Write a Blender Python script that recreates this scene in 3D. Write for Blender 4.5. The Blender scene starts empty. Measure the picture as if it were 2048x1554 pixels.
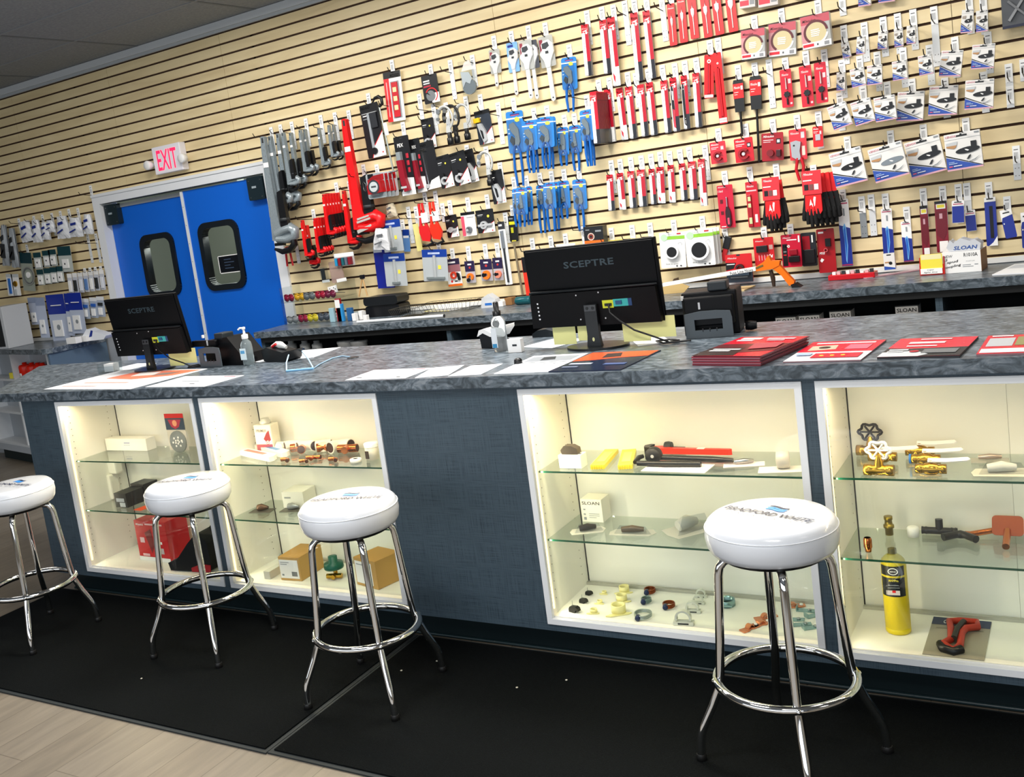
import bpy, math, random
from math import sin, cos, pi, radians, atan2, hypot
from mathutils import Vector as V, Matrix as MX
random.seed(7)
S = bpy.context.scene
COL = S.collection

# ------------------------------------------------------------------ camera, exposure, world, lights
CAM = (3.5235, -3.0659, 1.6623); YAW, PITCH, ROLL = -0.58895, -0.13745, -0.14358
FPX, PPX, PPY = 2024.18, 1024 - 166.14, 777 - 68.71
def _axes():
    cy, sy, cp, sp = cos(YAW), sin(YAW), cos(PITCH), sin(PITCH)
    f = V((sy * cp, cy * cp, sp)); r = V((cy, -sy, 0)); u = r.cross(f)
    return cos(ROLL) * r + sin(ROLL) * u, cos(ROLL) * u - sin(ROLL) * r, f
RX, UX, FX = _axes()
camd = bpy.data.cameras.new('camera'); cam = bpy.data.objects.new('camera', camd); COL.objects.link(cam)
camd.sensor_fit = 'HORIZONTAL'; camd.sensor_width = 36; camd.lens = FPX / 2048 * 36
camd.shift_x = -(PPX - 1024) / 2048; camd.shift_y = (PPY - 777) / 2048; camd.clip_start = .05
m = MX.Identity(4)
for i, a in enumerate((RX, UX, -FX)):
    for j in range(3): m[j][i] = a[j]
for j in range(3): m[j][3] = CAM[j]
cam.matrix_world = m; S.camera = cam
S.view_settings.view_transform = 'Standard'; S.view_settings.look = 'None'
S.view_settings.gamma = 1; S.view_settings.use_curve_mapping = False
S.view_settings.exposure = 0.3
W_ = bpy.data.worlds.new('world'); S.world = W_; W_.use_nodes = True
W_.node_tree.nodes['Background'].inputs[0].default_value = (.62, .68, .78, 1)
W_.node_tree.nodes['Background'].inputs[1].default_value = .16
DW = 2.5183      # y of the slatted wall
ZC = 3.205       # ceiling height
HC = 1.067       # counter height
HB = 1.032       # wall counter height
Z0 = 3.12737; PITCHZ = .0762
def area(name, loc, rot, sx, sy, power, color=(1, .97, .93), spread=pi):
    l = bpy.data.lights.new(name, 'AREA'); l.shape = 'RECTANGLE'; l.size = sx; l.size_y = sy
    l.energy = power; l.color = color; l.spread = spread
    o = bpy.data.objects.new(name, l); COL.objects.link(o); o.location = loc; o.rotation_euler = rot
    return o
# recessed ceiling troffers over the aisles
for i, (x, y, p) in enumerate(((1.3, .9, 84), (3.0, .6, 24), (-.9, 1.0, 40), (1.4, -1.7, 52), (3.6, -2.9, 40), (-2.8, .4, 12), (6.2, -1.2, 8))):
    area('troffer_light', (x, y, ZC - .03), (0, 0, 0), 1.2, .6, p, (1, .96, .9))

# added cool fill light behind the camera, brightens counter front and chrome
area('front_fill_light', (1.2, -5.8, 1.7), (radians(90), 0, 0), 11, 1.9, 130, (.86, .93, 1))

# ------------------------------------------------------------------ pixel <-> room helpers (2048 x 1554 frame)
def ray(u, v): return FX + (u - PPX) / FPX * RX - (v - PPY) / FPX * UX
def aty(u, v, y=DW):
    d = ray(u, v); return V(CAM) + d * ((y - CAM[1]) / d.y)
def atz(u, v, z=HC):
    d = ray(u, v); return V(CAM) + d * ((z - CAM[2]) / d.z)
def proj(p):
    d = V(p) - V(CAM); z = d.dot(FX); return PPX + FPX * d.dot(RX) / z, PPY - FPX * d.dot(UX) / z

# ------------------------------------------------------------------ materials
def lin(h):
    h = h.lstrip('#'); c = [int(h[i:i + 2], 16) / 255 for i in (0, 2, 4)]
    return tuple(x / 12.92 if x <= .04045 else ((x + .055) / 1.055) ** 2.4 for x in c) + (1,)
MC = {}
def M(hexc, rough=.5, metal=0., spec=.5, coat=0., emit=0., alpha=1., trans=0., ior=1.45):
    k = (hexc, rough, metal, spec, coat, emit, alpha, trans, ior)
    if k in MC: return MC[k]
    mt = bpy.data.materials.new('surface_' + hexc.strip('#')); mt.use_nodes = True
    b = mt.node_tree.nodes['Principled BSDF']
    b.inputs['Base Color'].default_value = lin(hexc); b.inputs['Roughness'].default_value = rough
    b.inputs['Metallic'].default_value = metal; b.inputs['Specular IOR Level'].default_value = spec
    b.inputs['Coat Weight'].default_value = coat; b.inputs['Alpha'].default_value = alpha
    b.inputs['Transmission Weight'].default_value = trans; b.inputs['IOR'].default_value = ior
    if emit: b.inputs['Emission Color'].default_value = lin(hexc); b.inputs['Emission Strength'].default_value = emit
    # faint procedural variation so nothing is perfectly uniform
    nt = mt.node_tree; n = nt.nodes.new('ShaderNodeTexNoise'); n.inputs['Scale'].default_value = 35
    r = nt.nodes.new('ShaderNodeMapRange'); r.inputs['To Min'].default_value = max(0, rough - .05); r.inputs['To Max'].default_value = min(1, rough + .05)
    nt.links.new(n.outputs['Fac'], r.inputs['Value']); nt.links.new(r.outputs['Result'], b.inputs['Roughness'])
    MC[k] = mt; return mt
def nodes_mat(name, fn):
    mt = bpy.data.materials.new(name); mt.use_nodes = True
    nt = mt.node_tree; b = nt.nodes['Principled BSDF']; fn(nt, b); return mt
def ramp(nt, fac, stops):
    r = nt.nodes.new('ShaderNodeValToRGB'); cr = r.color_ramp
    while len(cr.elements) < len(stops): cr.elements.new(.5)
    for e, (p, c) in zip(cr.elements, stops): e.position = p; e.color = lin(c)
    nt.links.new(fac, r.inputs['Fac']); return r.outputs['Color']
def texc(nt, scale, kind='Object'):
    t = nt.nodes.new('ShaderNodeTexCoord'); mp = nt.nodes.new('ShaderNodeMapping'); mp.inputs['Scale'].default_value = scale
    nt.links.new(t.outputs[kind], mp.inputs['Vector']); return mp.outputs['Vector']
def noise(nt, vec, scale, detail=4, rough=.5, dist=0):
    n = nt.nodes.new('ShaderNodeTexNoise'); n.inputs['Scale'].default_value = scale; n.inputs['Detail'].default_value = detail
    n.inputs['Roughness'].default_value = rough; n.inputs['Distortion'].default_value = dist
    nt.links.new(vec, n.inputs['Vector']); return n.outputs['Fac']
def bump(nt, b, h, s=.2, d=.01):
    n = nt.nodes.new('ShaderNodeBump'); n.inputs['Strength'].default_value = s; n.inputs['Distance'].default_value = d
    nt.links.new(h, n.inputs['Height']); nt.links.new(n.outputs['Normal'], b.inputs['Normal'])
def f_wood(nt, b):
    f = noise(nt, texc(nt, (.6, 1, 5)), 2.2, 5, .55, .6)
    nt.links.new(ramp(nt, f, ((.25, '#d6c093'), (.5, '#e4d0a2'), (.75, '#eedcb0'))), b.inputs['Base Color'])
    b.inputs['Roughness'].default_value = .42
def f_top(nt, b):
    f = noise(nt, texc(nt, (16, 26, 26)), 1., 6, .62, 1.6)
    nt.links.new(ramp(nt, f, ((.34, '#30383f'), (.46, '#4c565e'), (.55, '#65707a'), (.68, '#878f96'))), b.inputs['Base Color'])
    b.inputs['Roughness'].default_value = .3; b.inputs['Specular IOR Level'].default_value = .6
def f_linen(nt, b):
    v = texc(nt, (1, 1, 1))
    a = noise(nt, texc(nt, (9, 9, 420)), 1, 2); c = noise(nt, texc(nt, (420, 420, 9)), 1, 2)
    ad = nt.nodes.new('ShaderNodeMath'); ad.operation = 'ADD'; nt.links.new(a, ad.inputs[0]); nt.links.new(c, ad.inputs[1])
    nt.links.new(ramp(nt, ad.outputs[0], ((.6, '#22303a'), (.85, '#2f3f4b'), (1., '#3f505c'))), b.inputs['Base Color'])
    b.inputs['Roughness'].default_value = .5
def f_floor(nt, b):
    br = nt.nodes.new('ShaderNodeTexBrick'); br.inputs['Scale'].default_value = 1
    br.inputs['Brick Width'].default_value = 1.2; br.inputs['Row Height'].default_value = .18; br.inputs['Mortar Size'].default_value = .0018
    br.inputs['Color1'].default_value = lin('#b9b0a2'); br.inputs['Color2'].default_value = lin('#a99f90'); br.inputs['Mortar'].default_value = lin('#8d8477')
    t = nt.nodes.new('ShaderNodeTexCoord'); mp = nt.nodes.new('ShaderNodeMapping'); mp.inputs['Rotation'].default_value = (0, 0, pi / 2)
    nt.links.new(t.outputs['Object'], mp.inputs['Vector']); nt.links.new(mp.outputs['Vector'], br.inputs['Vector'])
    f = noise(nt, texc(nt, (9, 1.1, 1)), 2.4, 6, .6, .5)
    rr = ramp(nt, f, ((.3, '#6c655c'), (.55, '#8d867c'), (.75, '#a69e94')))
    mx = nt.nodes.new('ShaderNodeMix'); mx.data_type = 'RGBA'; mx.blend_type = 'MULTIPLY'; mx.inputs[0].default_value = .75
    nt.links.new(br.outputs['Color'], mx.inputs[6]); nt.links.new(rr, mx.inputs[7]); nt.links.new(mx.outputs[2], b.inputs['Base Color'])
    b.inputs['Roughness'].default_value = .38
def f_mat(nt, b):
    f = noise(nt, texc(nt, (1, 1, 1)), 260, 3, .7)
    nt.links.new(ramp(nt, f, ((.35, '#030405'), (.6, '#0a0e0f'), (.75, '#1a2224'))), b.inputs['Base Color'])
    b.inputs['Roughness'].default_value = .95; b.inputs['Specular IOR Level'].default_value = .1; bump(nt, b, f, .5, .004)
def f_ceil(nt, b):
    f = noise(nt, texc(nt, (1, 1, 1)), 60, 3)
    nt.links.new(ramp(nt, f, ((.3, '#82888e'), (.7, '#959a9f'))), b.inputs['Base Color']); b.inputs['Roughness'].default_value = .9
WOOD = nodes_mat('maple_laminate', f_wood); TOP = nodes_mat('mottled_slate_laminate', f_top); LINEN = nodes_mat('blue_grey_linen_laminate', f_linen)
FLOOR = nodes_mat('pale_plank_vinyl', f_floor); MAT = nodes_mat('black_mat_pile', f_mat); CEIL = nodes_mat('ceiling_tile', f_ceil)
def glassy(name, tint, gloss=.12, rough=.02):
    mt = bpy.data.materials.new(name); mt.use_nodes = True; nt = mt.node_tree; nt.nodes.clear()
    o = nt.nodes.new('ShaderNodeOutputMaterial'); a = nt.nodes.new('ShaderNodeBsdfTransparent'); a.inputs[0].default_value = lin(tint)
    g = nt.nodes.new('ShaderNodeBsdfGlossy'); g.inputs['Roughness'].default_value = rough
    lw = nt.nodes.new('ShaderNodeLayerWeight'); pw = nt.nodes.new('ShaderNodeMath'); pw.operation = 'POWER'; pw.inputs[1].default_value = 4.5
    mu = nt.nodes.new('ShaderNodeMath'); mu.operation = 'MULTIPLY_ADD'; mu.inputs[1].default_value = .9; mu.inputs[2].default_value = .03 + gloss; mu.use_clamp = True
    mx = nt.nodes.new('ShaderNodeMixShader'); nt.links.new(lw.outputs['Facing'], pw.inputs[0]); nt.links.new(pw.outputs[0], mu.inputs[0]); nt.links.new(mu.outputs[0], mx.inputs[0])
    nt.links.new(a.outputs[0], mx.inputs[1]); nt.links.new(g.outputs[0], mx.inputs[2]); nt.links.new(mx.outputs[0], o.inputs[0])
    return mt
PANE = glassy('clear_pane', '#fafcfb', .01); SHELF = glassy('shelf_glass', '#f3f9f5', .04)
FILM = glassy('clear_plastic_film', '#f2f5f6', .0, .2)
WHITE = M('#f2f2f0', .35); CHROME = M('#dcdcdc', .06, 1.); STEEL = M('#a9adb0', .3, 1.); BLACK = M('#0b0b0d', .45); DKG = M('#2a2e31', .5)
RED = M('#d61a1e', .4); DRED = M('#9a0f22', .35); MRED = M('#c8102e', .35); BLUE = M('#1173c4', .4); NAVY = M('#1a2f86', .4); CARD = M('#efefee', .5)
YEL = M('#f1e04a', .5); GREY = M('#8c9296', .45); LGREY = M('#c3c7c9', .45); BRASS = M('#c79a3a', .25, 1.); COPPER = M('#c8713c', .25, 1.)
ORANGE = M('#ee6a16', .4); WIRE = M('#2c2724', .4, .6); GLASSEDGE = M('#0d4a34', .15)

# ------------------------------------------------------------------ mesh building
TXT = {}
def text_geo(s, bold=.0, shear=0., sp=1.):
    k = (s, bold, shear, sp)
    if k not in TXT:
        cu = bpy.data.curves.new('t', 'FONT'); cu.body = s; cu.resolution_u = 2; cu.offset = bold; cu.shear = shear; cu.space_character = sp
        ob = bpy.data.objects.new('t', cu); me = bpy.data.meshes.new_from_object(ob)
        vs = [(v.co.x, v.co.y) for v in me.vertices]; fs = [list(p.vertices) for p in me.polygons]
        x0 = min(v[0] for v in vs); x1 = max(v[0] for v in vs); y0 = min(v[1] for v in vs); y1 = max(v[1] for v in vs)
        TXT[k] = ([((a - x0) / (x1 - x0), (b - y0) / (y1 - y0)) for a, b in vs], fs)
        bpy.data.objects.remove(ob); bpy.data.curves.remove(cu); bpy.data.meshes.remove(me)
    return TXT[k]
class MB:
    def __init__(s): s.v = []; s.f = []; s.mi = []; s.sm = []; s.ms = []; s.T = MX.Identity(4)
    def mat(s, m):
        if m not in s.ms: s.ms.append(m)
        return s.ms.index(m)
    def add(s, vs, fs, m, smooth=False):
        n = len(s.v); s.v += [tuple(s.T @ V(p)) for p in vs]; k = s.mat(m)
        for f in fs: s.f.append([n + i for i in f]); s.mi.append(k); s.sm.append(smooth)
        return s
    def box(s, x0, x1, y0, y1, z0, z1, m, taper=0):
        t = taper
        vs = [(x0, y0, z0), (x1, y0, z0), (x1, y1, z0), (x0, y1, z0), (x0 + t, y0 + t, z1), (x1 - t, y0 + t, z1), (x1 - t, y1 - t, z1), (x0 + t, y1 - t, z1)]
        return s.add(vs, [(3, 2, 1, 0), (4, 5, 6, 7), (0, 1, 5, 4), (1, 2, 6, 5), (2, 3, 7, 6), (3, 0, 4, 7)], m)
    def quad(s, a, b, c, d, m): return s.add([a, b, c, d], [(0, 1, 2, 3)], m)
    def rect(s, x0, x1, z0, z1, y, m): return s.add([(x0, y, z0), (x1, y, z0), (x1, y, z1), (x0, y, z1)], [(0, 1, 2, 3)], m)
    def poly(s, pts, y, m): return s.add([(a, y, b) for a, b in pts], [tuple(range(len(pts)))], m)
    def prism(s, pts, y0, y1, m, smooth=False):
        n = len(pts); vs = [(a, y0, b) for a, b in pts] + [(a, y1, b) for a, b in pts]
        s.add(vs, [tuple(range(n)), tuple(range(2 * n - 1, n - 1, -1))], m)
        return s.add(vs, [(i, i + n, (i + 1) % n + n, (i + 1) % n) for i in range(n)], m, smooth)
    def zprism(s, pts, z0, z1, m, smooth=False):
        n = len(pts); vs = [(a, b, z0) for a, b in pts] + [(a, b, z1) for a, b in pts]
        s.add(vs, [tuple(range(n - 1, -1, -1)), tuple(range(n, 2 * n))], m)
        return s.add(vs, [(i, (i + 1) % n, (i + 1) % n + n, i + n) for i in range(n)], m, smooth)
    def tube(s, path, r, m, seg=8, closed=False, flat=1.):
        P = [V(p) for p in path]; n = len(P); rs = r if isinstance(r, (list, tuple)) else [r] * n
        vs = []; up = None
        for i, p in enumerate(P):
            a = P[(i - 1) % n] if (closed or i) else P[0]; b = P[(i + 1) % n] if (closed or i < n - 1) else P[-1]
            t = (b - a).normalized()
            if up is None: up = t.orthogonal().normalized()
            up = (up - t * up.dot(t)); up = up.normalized() if up.length > 1e-6 else t.orthogonal().normalized()
            w = t.cross(up)
            for k in range(seg):
                q = 2 * pi * k / seg; vs.append(tuple(p + (up * cos(q) + w * sin(q) * flat) * rs[i]))
        fs = []
        for i in range(n if closed else n - 1):
            j = (i + 1) % n
            for k in range(seg): l = (k + 1) % seg; fs.append((i * seg + k, i * seg + l, j * seg + l, j * seg + k))
        s.add(vs, fs, m, True)
        if not closed: s.add(vs, [tuple(range(seg - 1, -1, -1)), tuple(range((n - 1) * seg, n * seg))], m)
        return s
    def lathe(s, prof, m, seg=24, c=(0, 0, 0), axis='z', smooth=True):
        vs = []
        for r, z in prof:
            for k in range(seg):
                q = 2 * pi * k / seg; a, b = r * cos(q), r * sin(q)
                p = (a, b, z) if axis == 'z' else (a, z, b) if axis == 'y' else (z, a, b)
                vs.append((c[0] + p[0], c[1] + p[1], c[2] + p[2]))
        n = len(prof); fs = []
        for i in range(n - 1):
            for k in range(seg): l = (k + 1) % seg; fs.append((i * seg + k, i * seg + l, (i + 1) * seg + l, (i + 1) * seg + k))
        s.add(vs, fs, m, smooth)
        caps = []
        if prof[0][0] > 1e-5: caps.append(tuple(range(seg - 1, -1, -1)))
        if prof[-1][0] > 1e-5: caps.append(tuple(range((n - 1) * seg, n * seg)))
        if caps: s.add(vs, caps, m)
        return s
    def disc(s, cx, cz, r, y0, y1, m, seg=20, sx=1.): return s.prism([(cx + r * sx * cos(2 * pi * k / seg), cz + r * sin(2 * pi * k / seg)) for k in range(seg)], y0, y1, m)
    def ring(s, cx, cz, r, w, y, m, a0=0, a1=360, seg=24, t=.001):
        pts = [(cx + (r) * cos(radians(a0 + (a1 - a0) * k / seg)), cz + r * sin(radians(a0 + (a1 - a0) * k / seg))) for k in range(seg + 1)]
        for k in range(seg):
            a, b = pts[k], pts[k + 1]; q0 = radians(a0 + (a1 - a0) * k / seg); q1 = radians(a0 + (a1 - a0) * (k + 1) / seg)
            i0 = (cx + (r - w) * cos(q0), cz + (r - w) * sin(q0)); i1 = (cx + (r - w) * cos(q1), cz + (r - w) * sin(q1))
            s.prism([a, b, i1, i0], y, y - t, m)
        return s
    def text(s, st, x, z, w, h, y, m, bold=.0, shear=0., rot=0., sp=1.):
        """lettering lying on the plane y, left-bottom corner at x,z"""
        vs, fs = text_geo(st, bold, shear, sp); c, d = cos(rot), sin(rot)
        return s.add([(x + a * w * c - b * h * d, y, z + a * w * d + b * h * c) for a, b in vs], fs, m)
    def build(s, name, parent=None, bevel=0):
        me = bpy.data.meshes.new(name); me.from_pydata(s.v, [], s.f)
        for m_ in s.ms: me.materials.append(m_)
        me.polygons.foreach_set('material_index', s.mi); me.polygons.foreach_set('use_smooth', s.sm); me.update()
        o = bpy.data.objects.new(name, me); COL.objects.link(o)
        if parent: o.parent = parent
        if bevel:
            b = o.modifiers.new('bevel', 'BEVEL'); b.width = bevel; b.segments = 2; b.limit_method = 'ANGLE'; b.angle_limit = .6
        return o
def tag(o, label=None, cat=None, group=None, kind=None):
    if label: o['label'] = label
    if cat: o['category'] = cat
    if group: o['group'] = group
    if kind: o['kind'] = kind
    return o
def thing(name, label, cat, loc=(0, 0, 0), rot=(0, 0, 0), group=None):
    o = bpy.data.objects.new(name, None); COL.objects.link(o); o.empty_display_size = .02
    o.location = loc; o.rotation_euler = rot; return tag(o, label, cat, group)
def struct(name, mb, bevel=0): return tag(mb.build(name, None, bevel), kind='structure')
def copy_tree(o, parent=None):
    c = o.copy(); COL.objects.link(c)
    if parent: c.parent = parent
    for ch in list(o.children): copy_tree(ch, c)
    return c
def arc(cx, cz, r, a0, a1, n=10): return [(cx + r * cos(radians(a0 + (a1 - a0) * i / n)), cz + r * sin(radians(a0 + (a1 - a0) * i / n))) for i in range(n + 1)]
def rrect(x0, x1, z0, z1, r, n=5):
    return arc(x1 - r, z0 + r, r, -90, 0, n) + arc(x1 - r, z1 - r, r, 0, 90, n) + arc(x0 + r, z1 - r, r, 90, 180, n) + arc(x0 + r, z0 + r, r, 180, 270, n)
ORD = ('leftmost', 'second from the left', 'third from the left', 'fourth from the left', 'fifth from the left', 'sixth from the left', 'seventh from the left', 'eighth from the left', 'ninth from the left', 'tenth from the left', 'eleventh from the left')
# ------------------------------------------------------------------ room shell
b = MB(); b.box(-9, 8, -6, DW + 3.2, -.05, 0, FLOOR); struct('floor', b)
b = MB(); b.box(-9, 8, -6, DW + .2, ZC, ZC + .05, CEIL)
for x in (-7.2, -6, -4.8, -3.6, -2.4, -1.2, 0, 1.2, 2.4, 3.6, 4.8): b.box(x - .012, x + .012, -6, DW, ZC - .004, ZC, M('#6f757b', .6))
for y in (DW - 1.22, DW - .61, DW - 2.44, DW - 3.66): b.box(-9, 8, y - .008, y + .008, ZC - .0041, ZC, M('#8b9095', .6))
struct('ceiling', b)
b = MB(); b.box(-9, 8, DW - .035, DW, ZC - .055, ZC - .003, M('#c9cdd0', .5)); b.box(-9, 8, DW - .02, DW, ZC - .075, ZC - .055, M('#aeb3b7', .5)); struct('trim_1', b)
DX0, DX1, DZ = -3.247, -1.300, 2.19      # outer edge of the door casing
GH = .0135
XS = [-9, -5.26, -4.04, -2.8204, -1.6037, .5997, 1.8032, 3.02, 4.24, 8]
b = MB()
for (xa, xb, z0, z1) in ((-9, 8, DZ, ZC - .06), (-9, DX0 + .01, 1.04, DZ), (DX1 - .01, 8, 1.04, DZ)):
    k = -1
    while True:
        top = Z0 - k * PITCHZ - GH / 2; bot = top - PITCHZ + GH; k += 1
        if top < z0: break
        a, c = min(top, z1), max(bot, z0)
        if c >= a: continue
        for i in range(len(XS) - 1):
            p, q = max(XS[i] + .0012, xa), min(XS[i + 1] - .0012, xb)
            if q > p: b.box(p, q, DW, DW + .012, c, a, WOOD)
BK = M('#3a2415', .8)
b.box(-9, DX0 + .02, DW + .011, DW + .02, 1.0, ZC, BK); b.box(DX1 - .02, 8, DW + .011, DW + .02, 1.0, ZC, BK); b.box(DX0, DX1, DW + .011, DW + .02, DZ - .02, ZC, BK)
for (p, q) in ((-9, DX0 + .02), (DX1 - .02, 8)): b.box(p, q, DW + .0, DW + .02, 0, 1.035, M('#a7abb0', .6))
struct('wall_back', b)
b = MB(); b.box(-9.1, -9, -6, DW + .2, 0, ZC, M('#b8b2a6', .7)); struct('wall_left', b)
b = MB(); b.box(8, 8.1, -6, DW + .2, 0, ZC, M('#b8b2a6', .7)); struct('wall_right', b)
b = MB(); b.box(-9, 8, -6.1, -6, 0, .6, M('#9a958c', .7)); b.box(-9, 8, -6.1, -6, 2.6, ZC, M('#9a958c', .7)); struct('wall_front', b)
b = MB()
for x in (-9, -6, -3, 0, 3, 6, 7.9): b.box(x, x + .08, -6.08, -6.0, .6, 2.6, M('#3b3f43', .4))
struct('window_1', b)
b = MB(); b.box(DX1, 8, DW - .012, DW, 1.036, 1.062, M('#e9e9e6', .4)); struct('trim_2', b)
b = MB(); b.box(-9, DX0, DW - .012, DW, 1.036, 1.066, M('#e9e9e6', .4)); struct('trim_3', b)
# door casing and swinging doors
CW = M('#e3e6ea', .4); b = MB(); cw = .082
b.box(DX0, DX0 + cw, DW - .02, DW, 0, DZ, CW); b.box(DX1 - cw, DX1, DW - .02, DW, 0, DZ, CW); b.box(DX0 + cw, DX1 - cw, DW - .02, DW, DZ - cw, DZ, CW)
b.box(DX0, DX1, DW - .028, DW - .02, DZ - .022, DZ, CW)
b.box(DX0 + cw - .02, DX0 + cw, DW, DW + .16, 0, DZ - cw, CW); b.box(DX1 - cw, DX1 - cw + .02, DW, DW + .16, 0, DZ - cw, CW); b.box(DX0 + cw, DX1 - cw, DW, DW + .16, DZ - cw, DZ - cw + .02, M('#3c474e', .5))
struct('trim_4', b)
BLU = M('#0560cc', .42); GASK = M('#0c141c', .4)
def leaf(n, x0, x1, y, label, wx0, wx1, wz0, wz1, free):
    t = tag(bpy.data.objects.new('door_%d' % n, None), kind='structure'); COL.objects.link(t); t['label'] = label
    z1 = DZ - cw - .02; b = MB()
    b.box(x0, wx0, y, y + .035, .02, z1, BLU); b.box(wx1, x1, y, y + .035, .02, z1, BLU)
    b.box(wx0, wx1, y, y + .035, .02, wz0, BLU); b.box(wx0, wx1, y, y + .035, wz1, z1, BLU)
    b.build('panel', t)
    b = MB(); o = rrect(wx0 - .028, wx1 + .028, wz0 - .028, wz1 + .028, .085, 6); i = rrect(wx0 + .016, wx1 - .016, wz0 + .016, wz1 - .016, .06, 6)
    N = len(o)
    for k in range(N):
        l = (k + 1) % N; b.prism([o[k], o[l], i[l], i[k]], y - .016, y + .05, GASK, True)
    b.build('window_gasket', t)
    b = MB(); b.box(wx0, wx1, y + .012, y + .016, wz0, wz1, PANE); b.build('pane', t)
    b = MB(); hx = x0 if free == 'r' else x1 - .15
    b.prism(rrect(hx, hx + .15, z1 - .16, z1 + .005, .012, 3), y - .05, y, M('#16262d', .35)); b.box(hx + .045, hx + .085, y - .054, y - .05, z1 - .075, z1 - .06, M('#9aa7ae', .4))
    for (sx, sz) in ((.02, .02), (.13, .02), (.02, .14), (.13, .14)): b.disc(hx + sx, z1 - .16 + sz, .004, y - .053, y - .05, STEEL, 8)
    b.build('hinge_cover', t)
    return t, z1
xm = -2.262
tl, z1 = leaf(1, DX0 + cw + .01, xm - .03, DW + .06, 'left blue swinging door leaf with dark window', -2.83, -2.50, 1.33, 1.78, 'r')
b = MB(); b.box(DX0 + cw + .03, xm - .02, DW + .05, DW + .062, z1 - .03, z1, M('#ccd3d8', .3, .6)); b.build('top_channel', tl)
blk_ = M('#05060a', .6)
tr, z1 = leaf(2, xm + .012, DX1 - cw - .01, DW + .02, 'right blue swinging door leaf with paper notice in window', -2.125, -1.765, 1.335, 1.80, 'l')
b = MB(); b.box(xm - .012, xm + .014, DW + .012, DW + .058, .02, z1, M('#d9dde0', .35))
for k in range(14): b.disc(xm, .15 + k * .14, .003, DW + .011, DW + .012, DKG, 6)
b.build('astragal', tr); b = MB(); b.box(xm - .032, xm - .012, DW + .062, DW + .07, .02, z1, blk_); b.build('dark_gap_strip', tr)  # last box is a black strip standing in for the dark gap between leaves
# notice reflected/posted in the right window
NX0, NX1, NZ0, NZ1 = -2.01, -1.775, 1.43, 1.565
b = MB(); y = DW + .030; b.box(NX0, NX1, y, y + .002, NZ0, NZ1, M('#0d1118', .2))
b.box(NX0, NX0 + .006, y - .001, y, NZ0, NZ1, WHITE); b.box(NX0, NX1, y - .001, y, NZ0, NZ0 + .006, WHITE); b.box(NX0, NX1, y - .001, y, NZ1 - .006, NZ1, WHITE)
for i, w in enumerate((.07, .1, .06, .09)): b.box(NX0 + .06, NX0 + .06 + w, y - .0012, y, NZ1 - .035 - i * .022, NZ1 - .028 - i * .022, M('#34445a', .5))
tag(b.build('window_notice'), 'small black notice with white border behind right door window', 'sign')
# stock room behind the doors
b = MB(); b.box(-5.2, .2, DW + 2.9, DW + 3.0, 0, ZC, M('#8d9286', .8)); b.box(-5.3, -5.2, DW + .2, DW + 3, 0, ZC, M('#6f746c', .8)); b.box(.1, .2, DW + .2, DW + 3, 0, ZC, M('#6f746c', .8)); b.box(-5.3, .2, DW + .2, DW + 3, ZC, ZC + .05, M('#6f746c', .8)); struct('wall_stockroom', b)
t = thing('storage_rack', 'pale metal storage rack seen through the door windows', 'rack', (-2.6, DW + 2.2, 0))
b = MB()
for x in (-1.1, 0, 1.0):
    for yy in (0, .45): b.box(x, x + .05, yy, yy + .05, 0, 2.3, M('#aab2ac', .5))
b.build('upright', t)
for i, z in enumerate((.5, 1.05, 1.55, 2.0)):
    b = MB(); b.box(-1.1, 1.05, -.02, .5, z, z + .06, M('#b9c1ba', .5)); b.build('beam', t)
area('stockroom_light', (-2.5, DW + 1.3, ZC - .1), (0, 0, 0), 1.8, 1.0, 110, (.95, 1, .92))
# exit sign
t = thing('exit_sign', 'white lit exit sign with red letters and two lamp heads', 'sign')
p = aty(334, 349); cx, cz = aty(337, 318, DW - .05).x, aty(337, 318, DW - .05).z
b = MB(); b.box(cx - .15, cx + .15, DW - .065, DW, cz - .1, cz + .105, M('#eceaf2', .4)); b.build('housing', t, .006)
b = MB(); RL = M('#ff1f4c', .5, emit=1.1); b.text('EXIT', cx - .105, cz - .075, .21, .15, DW - .0665, RL, .01); b.build('lettering', t)
for sx in (-1, 1):
    b = MB(); X = cx + sx * .185; b.tube([(cx + sx * .14, DW - .03, cz - .02), (X, DW - .05, cz - .02)], .012, M('#e9e9e9', .4))
    b.lathe([(.012, .03), (.03, .02), (.036, -.02), (.032, -.03), (.0, -.026)], M('#ececec', .35), 16, (X, DW - .08, cz - .02), 'y'); b.build('lamp_head', t)

# ------------------------------------------------------------------ floor mats
MZ = .011
def mat(x0, x1, y0, y1, label):
    t = thing('floor_mat', label, 'mat', (0, 0, 0), group=None); b = MB(); b.box(x0 + .016, x1 - .016, y0 + .016, y1 - .016, .0005, MZ, MAT); b.build('pile', t)
    b = MB(); e = M('#23292b', .7)
    for (a, c, d, f) in ((x0, x1, y0, y0 + .016), (x0, x1, y1 - .016, y1), (x0, x0 + .016, y0 + .016, y1 - .016), (x1 - .016, x1, y0 + .016, y1 - .016)): b.box(a, c, d, f, .0005, .006, e)
    b.build('rubber_border', t)
mat(-1.05, 1.2, -.875, .045, 'black carpet mat under the left stools with grey rubber edge')
mat(1.203, 4.6, -.87, .045, 'black carpet mat under the rightmost stool, right of the seam')
for i, (u, v) in enumerate(((283, 1358), (803, 1342), (874, 1323), (1133, 1361), (1034, 1376))):
    p = atz(u, v, MZ); b = MB(); b.lathe([(0, 0), (.004, .001), (.0045, .003), (0, .005)], M('#d9d4c4', .7), 7, (p.x, p.y, MZ))
    tag(b.build('debris_crumb'), 'tiny pale crumb lying on the black floor mat', 'crumb', 'crumbs on the mats')

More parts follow.
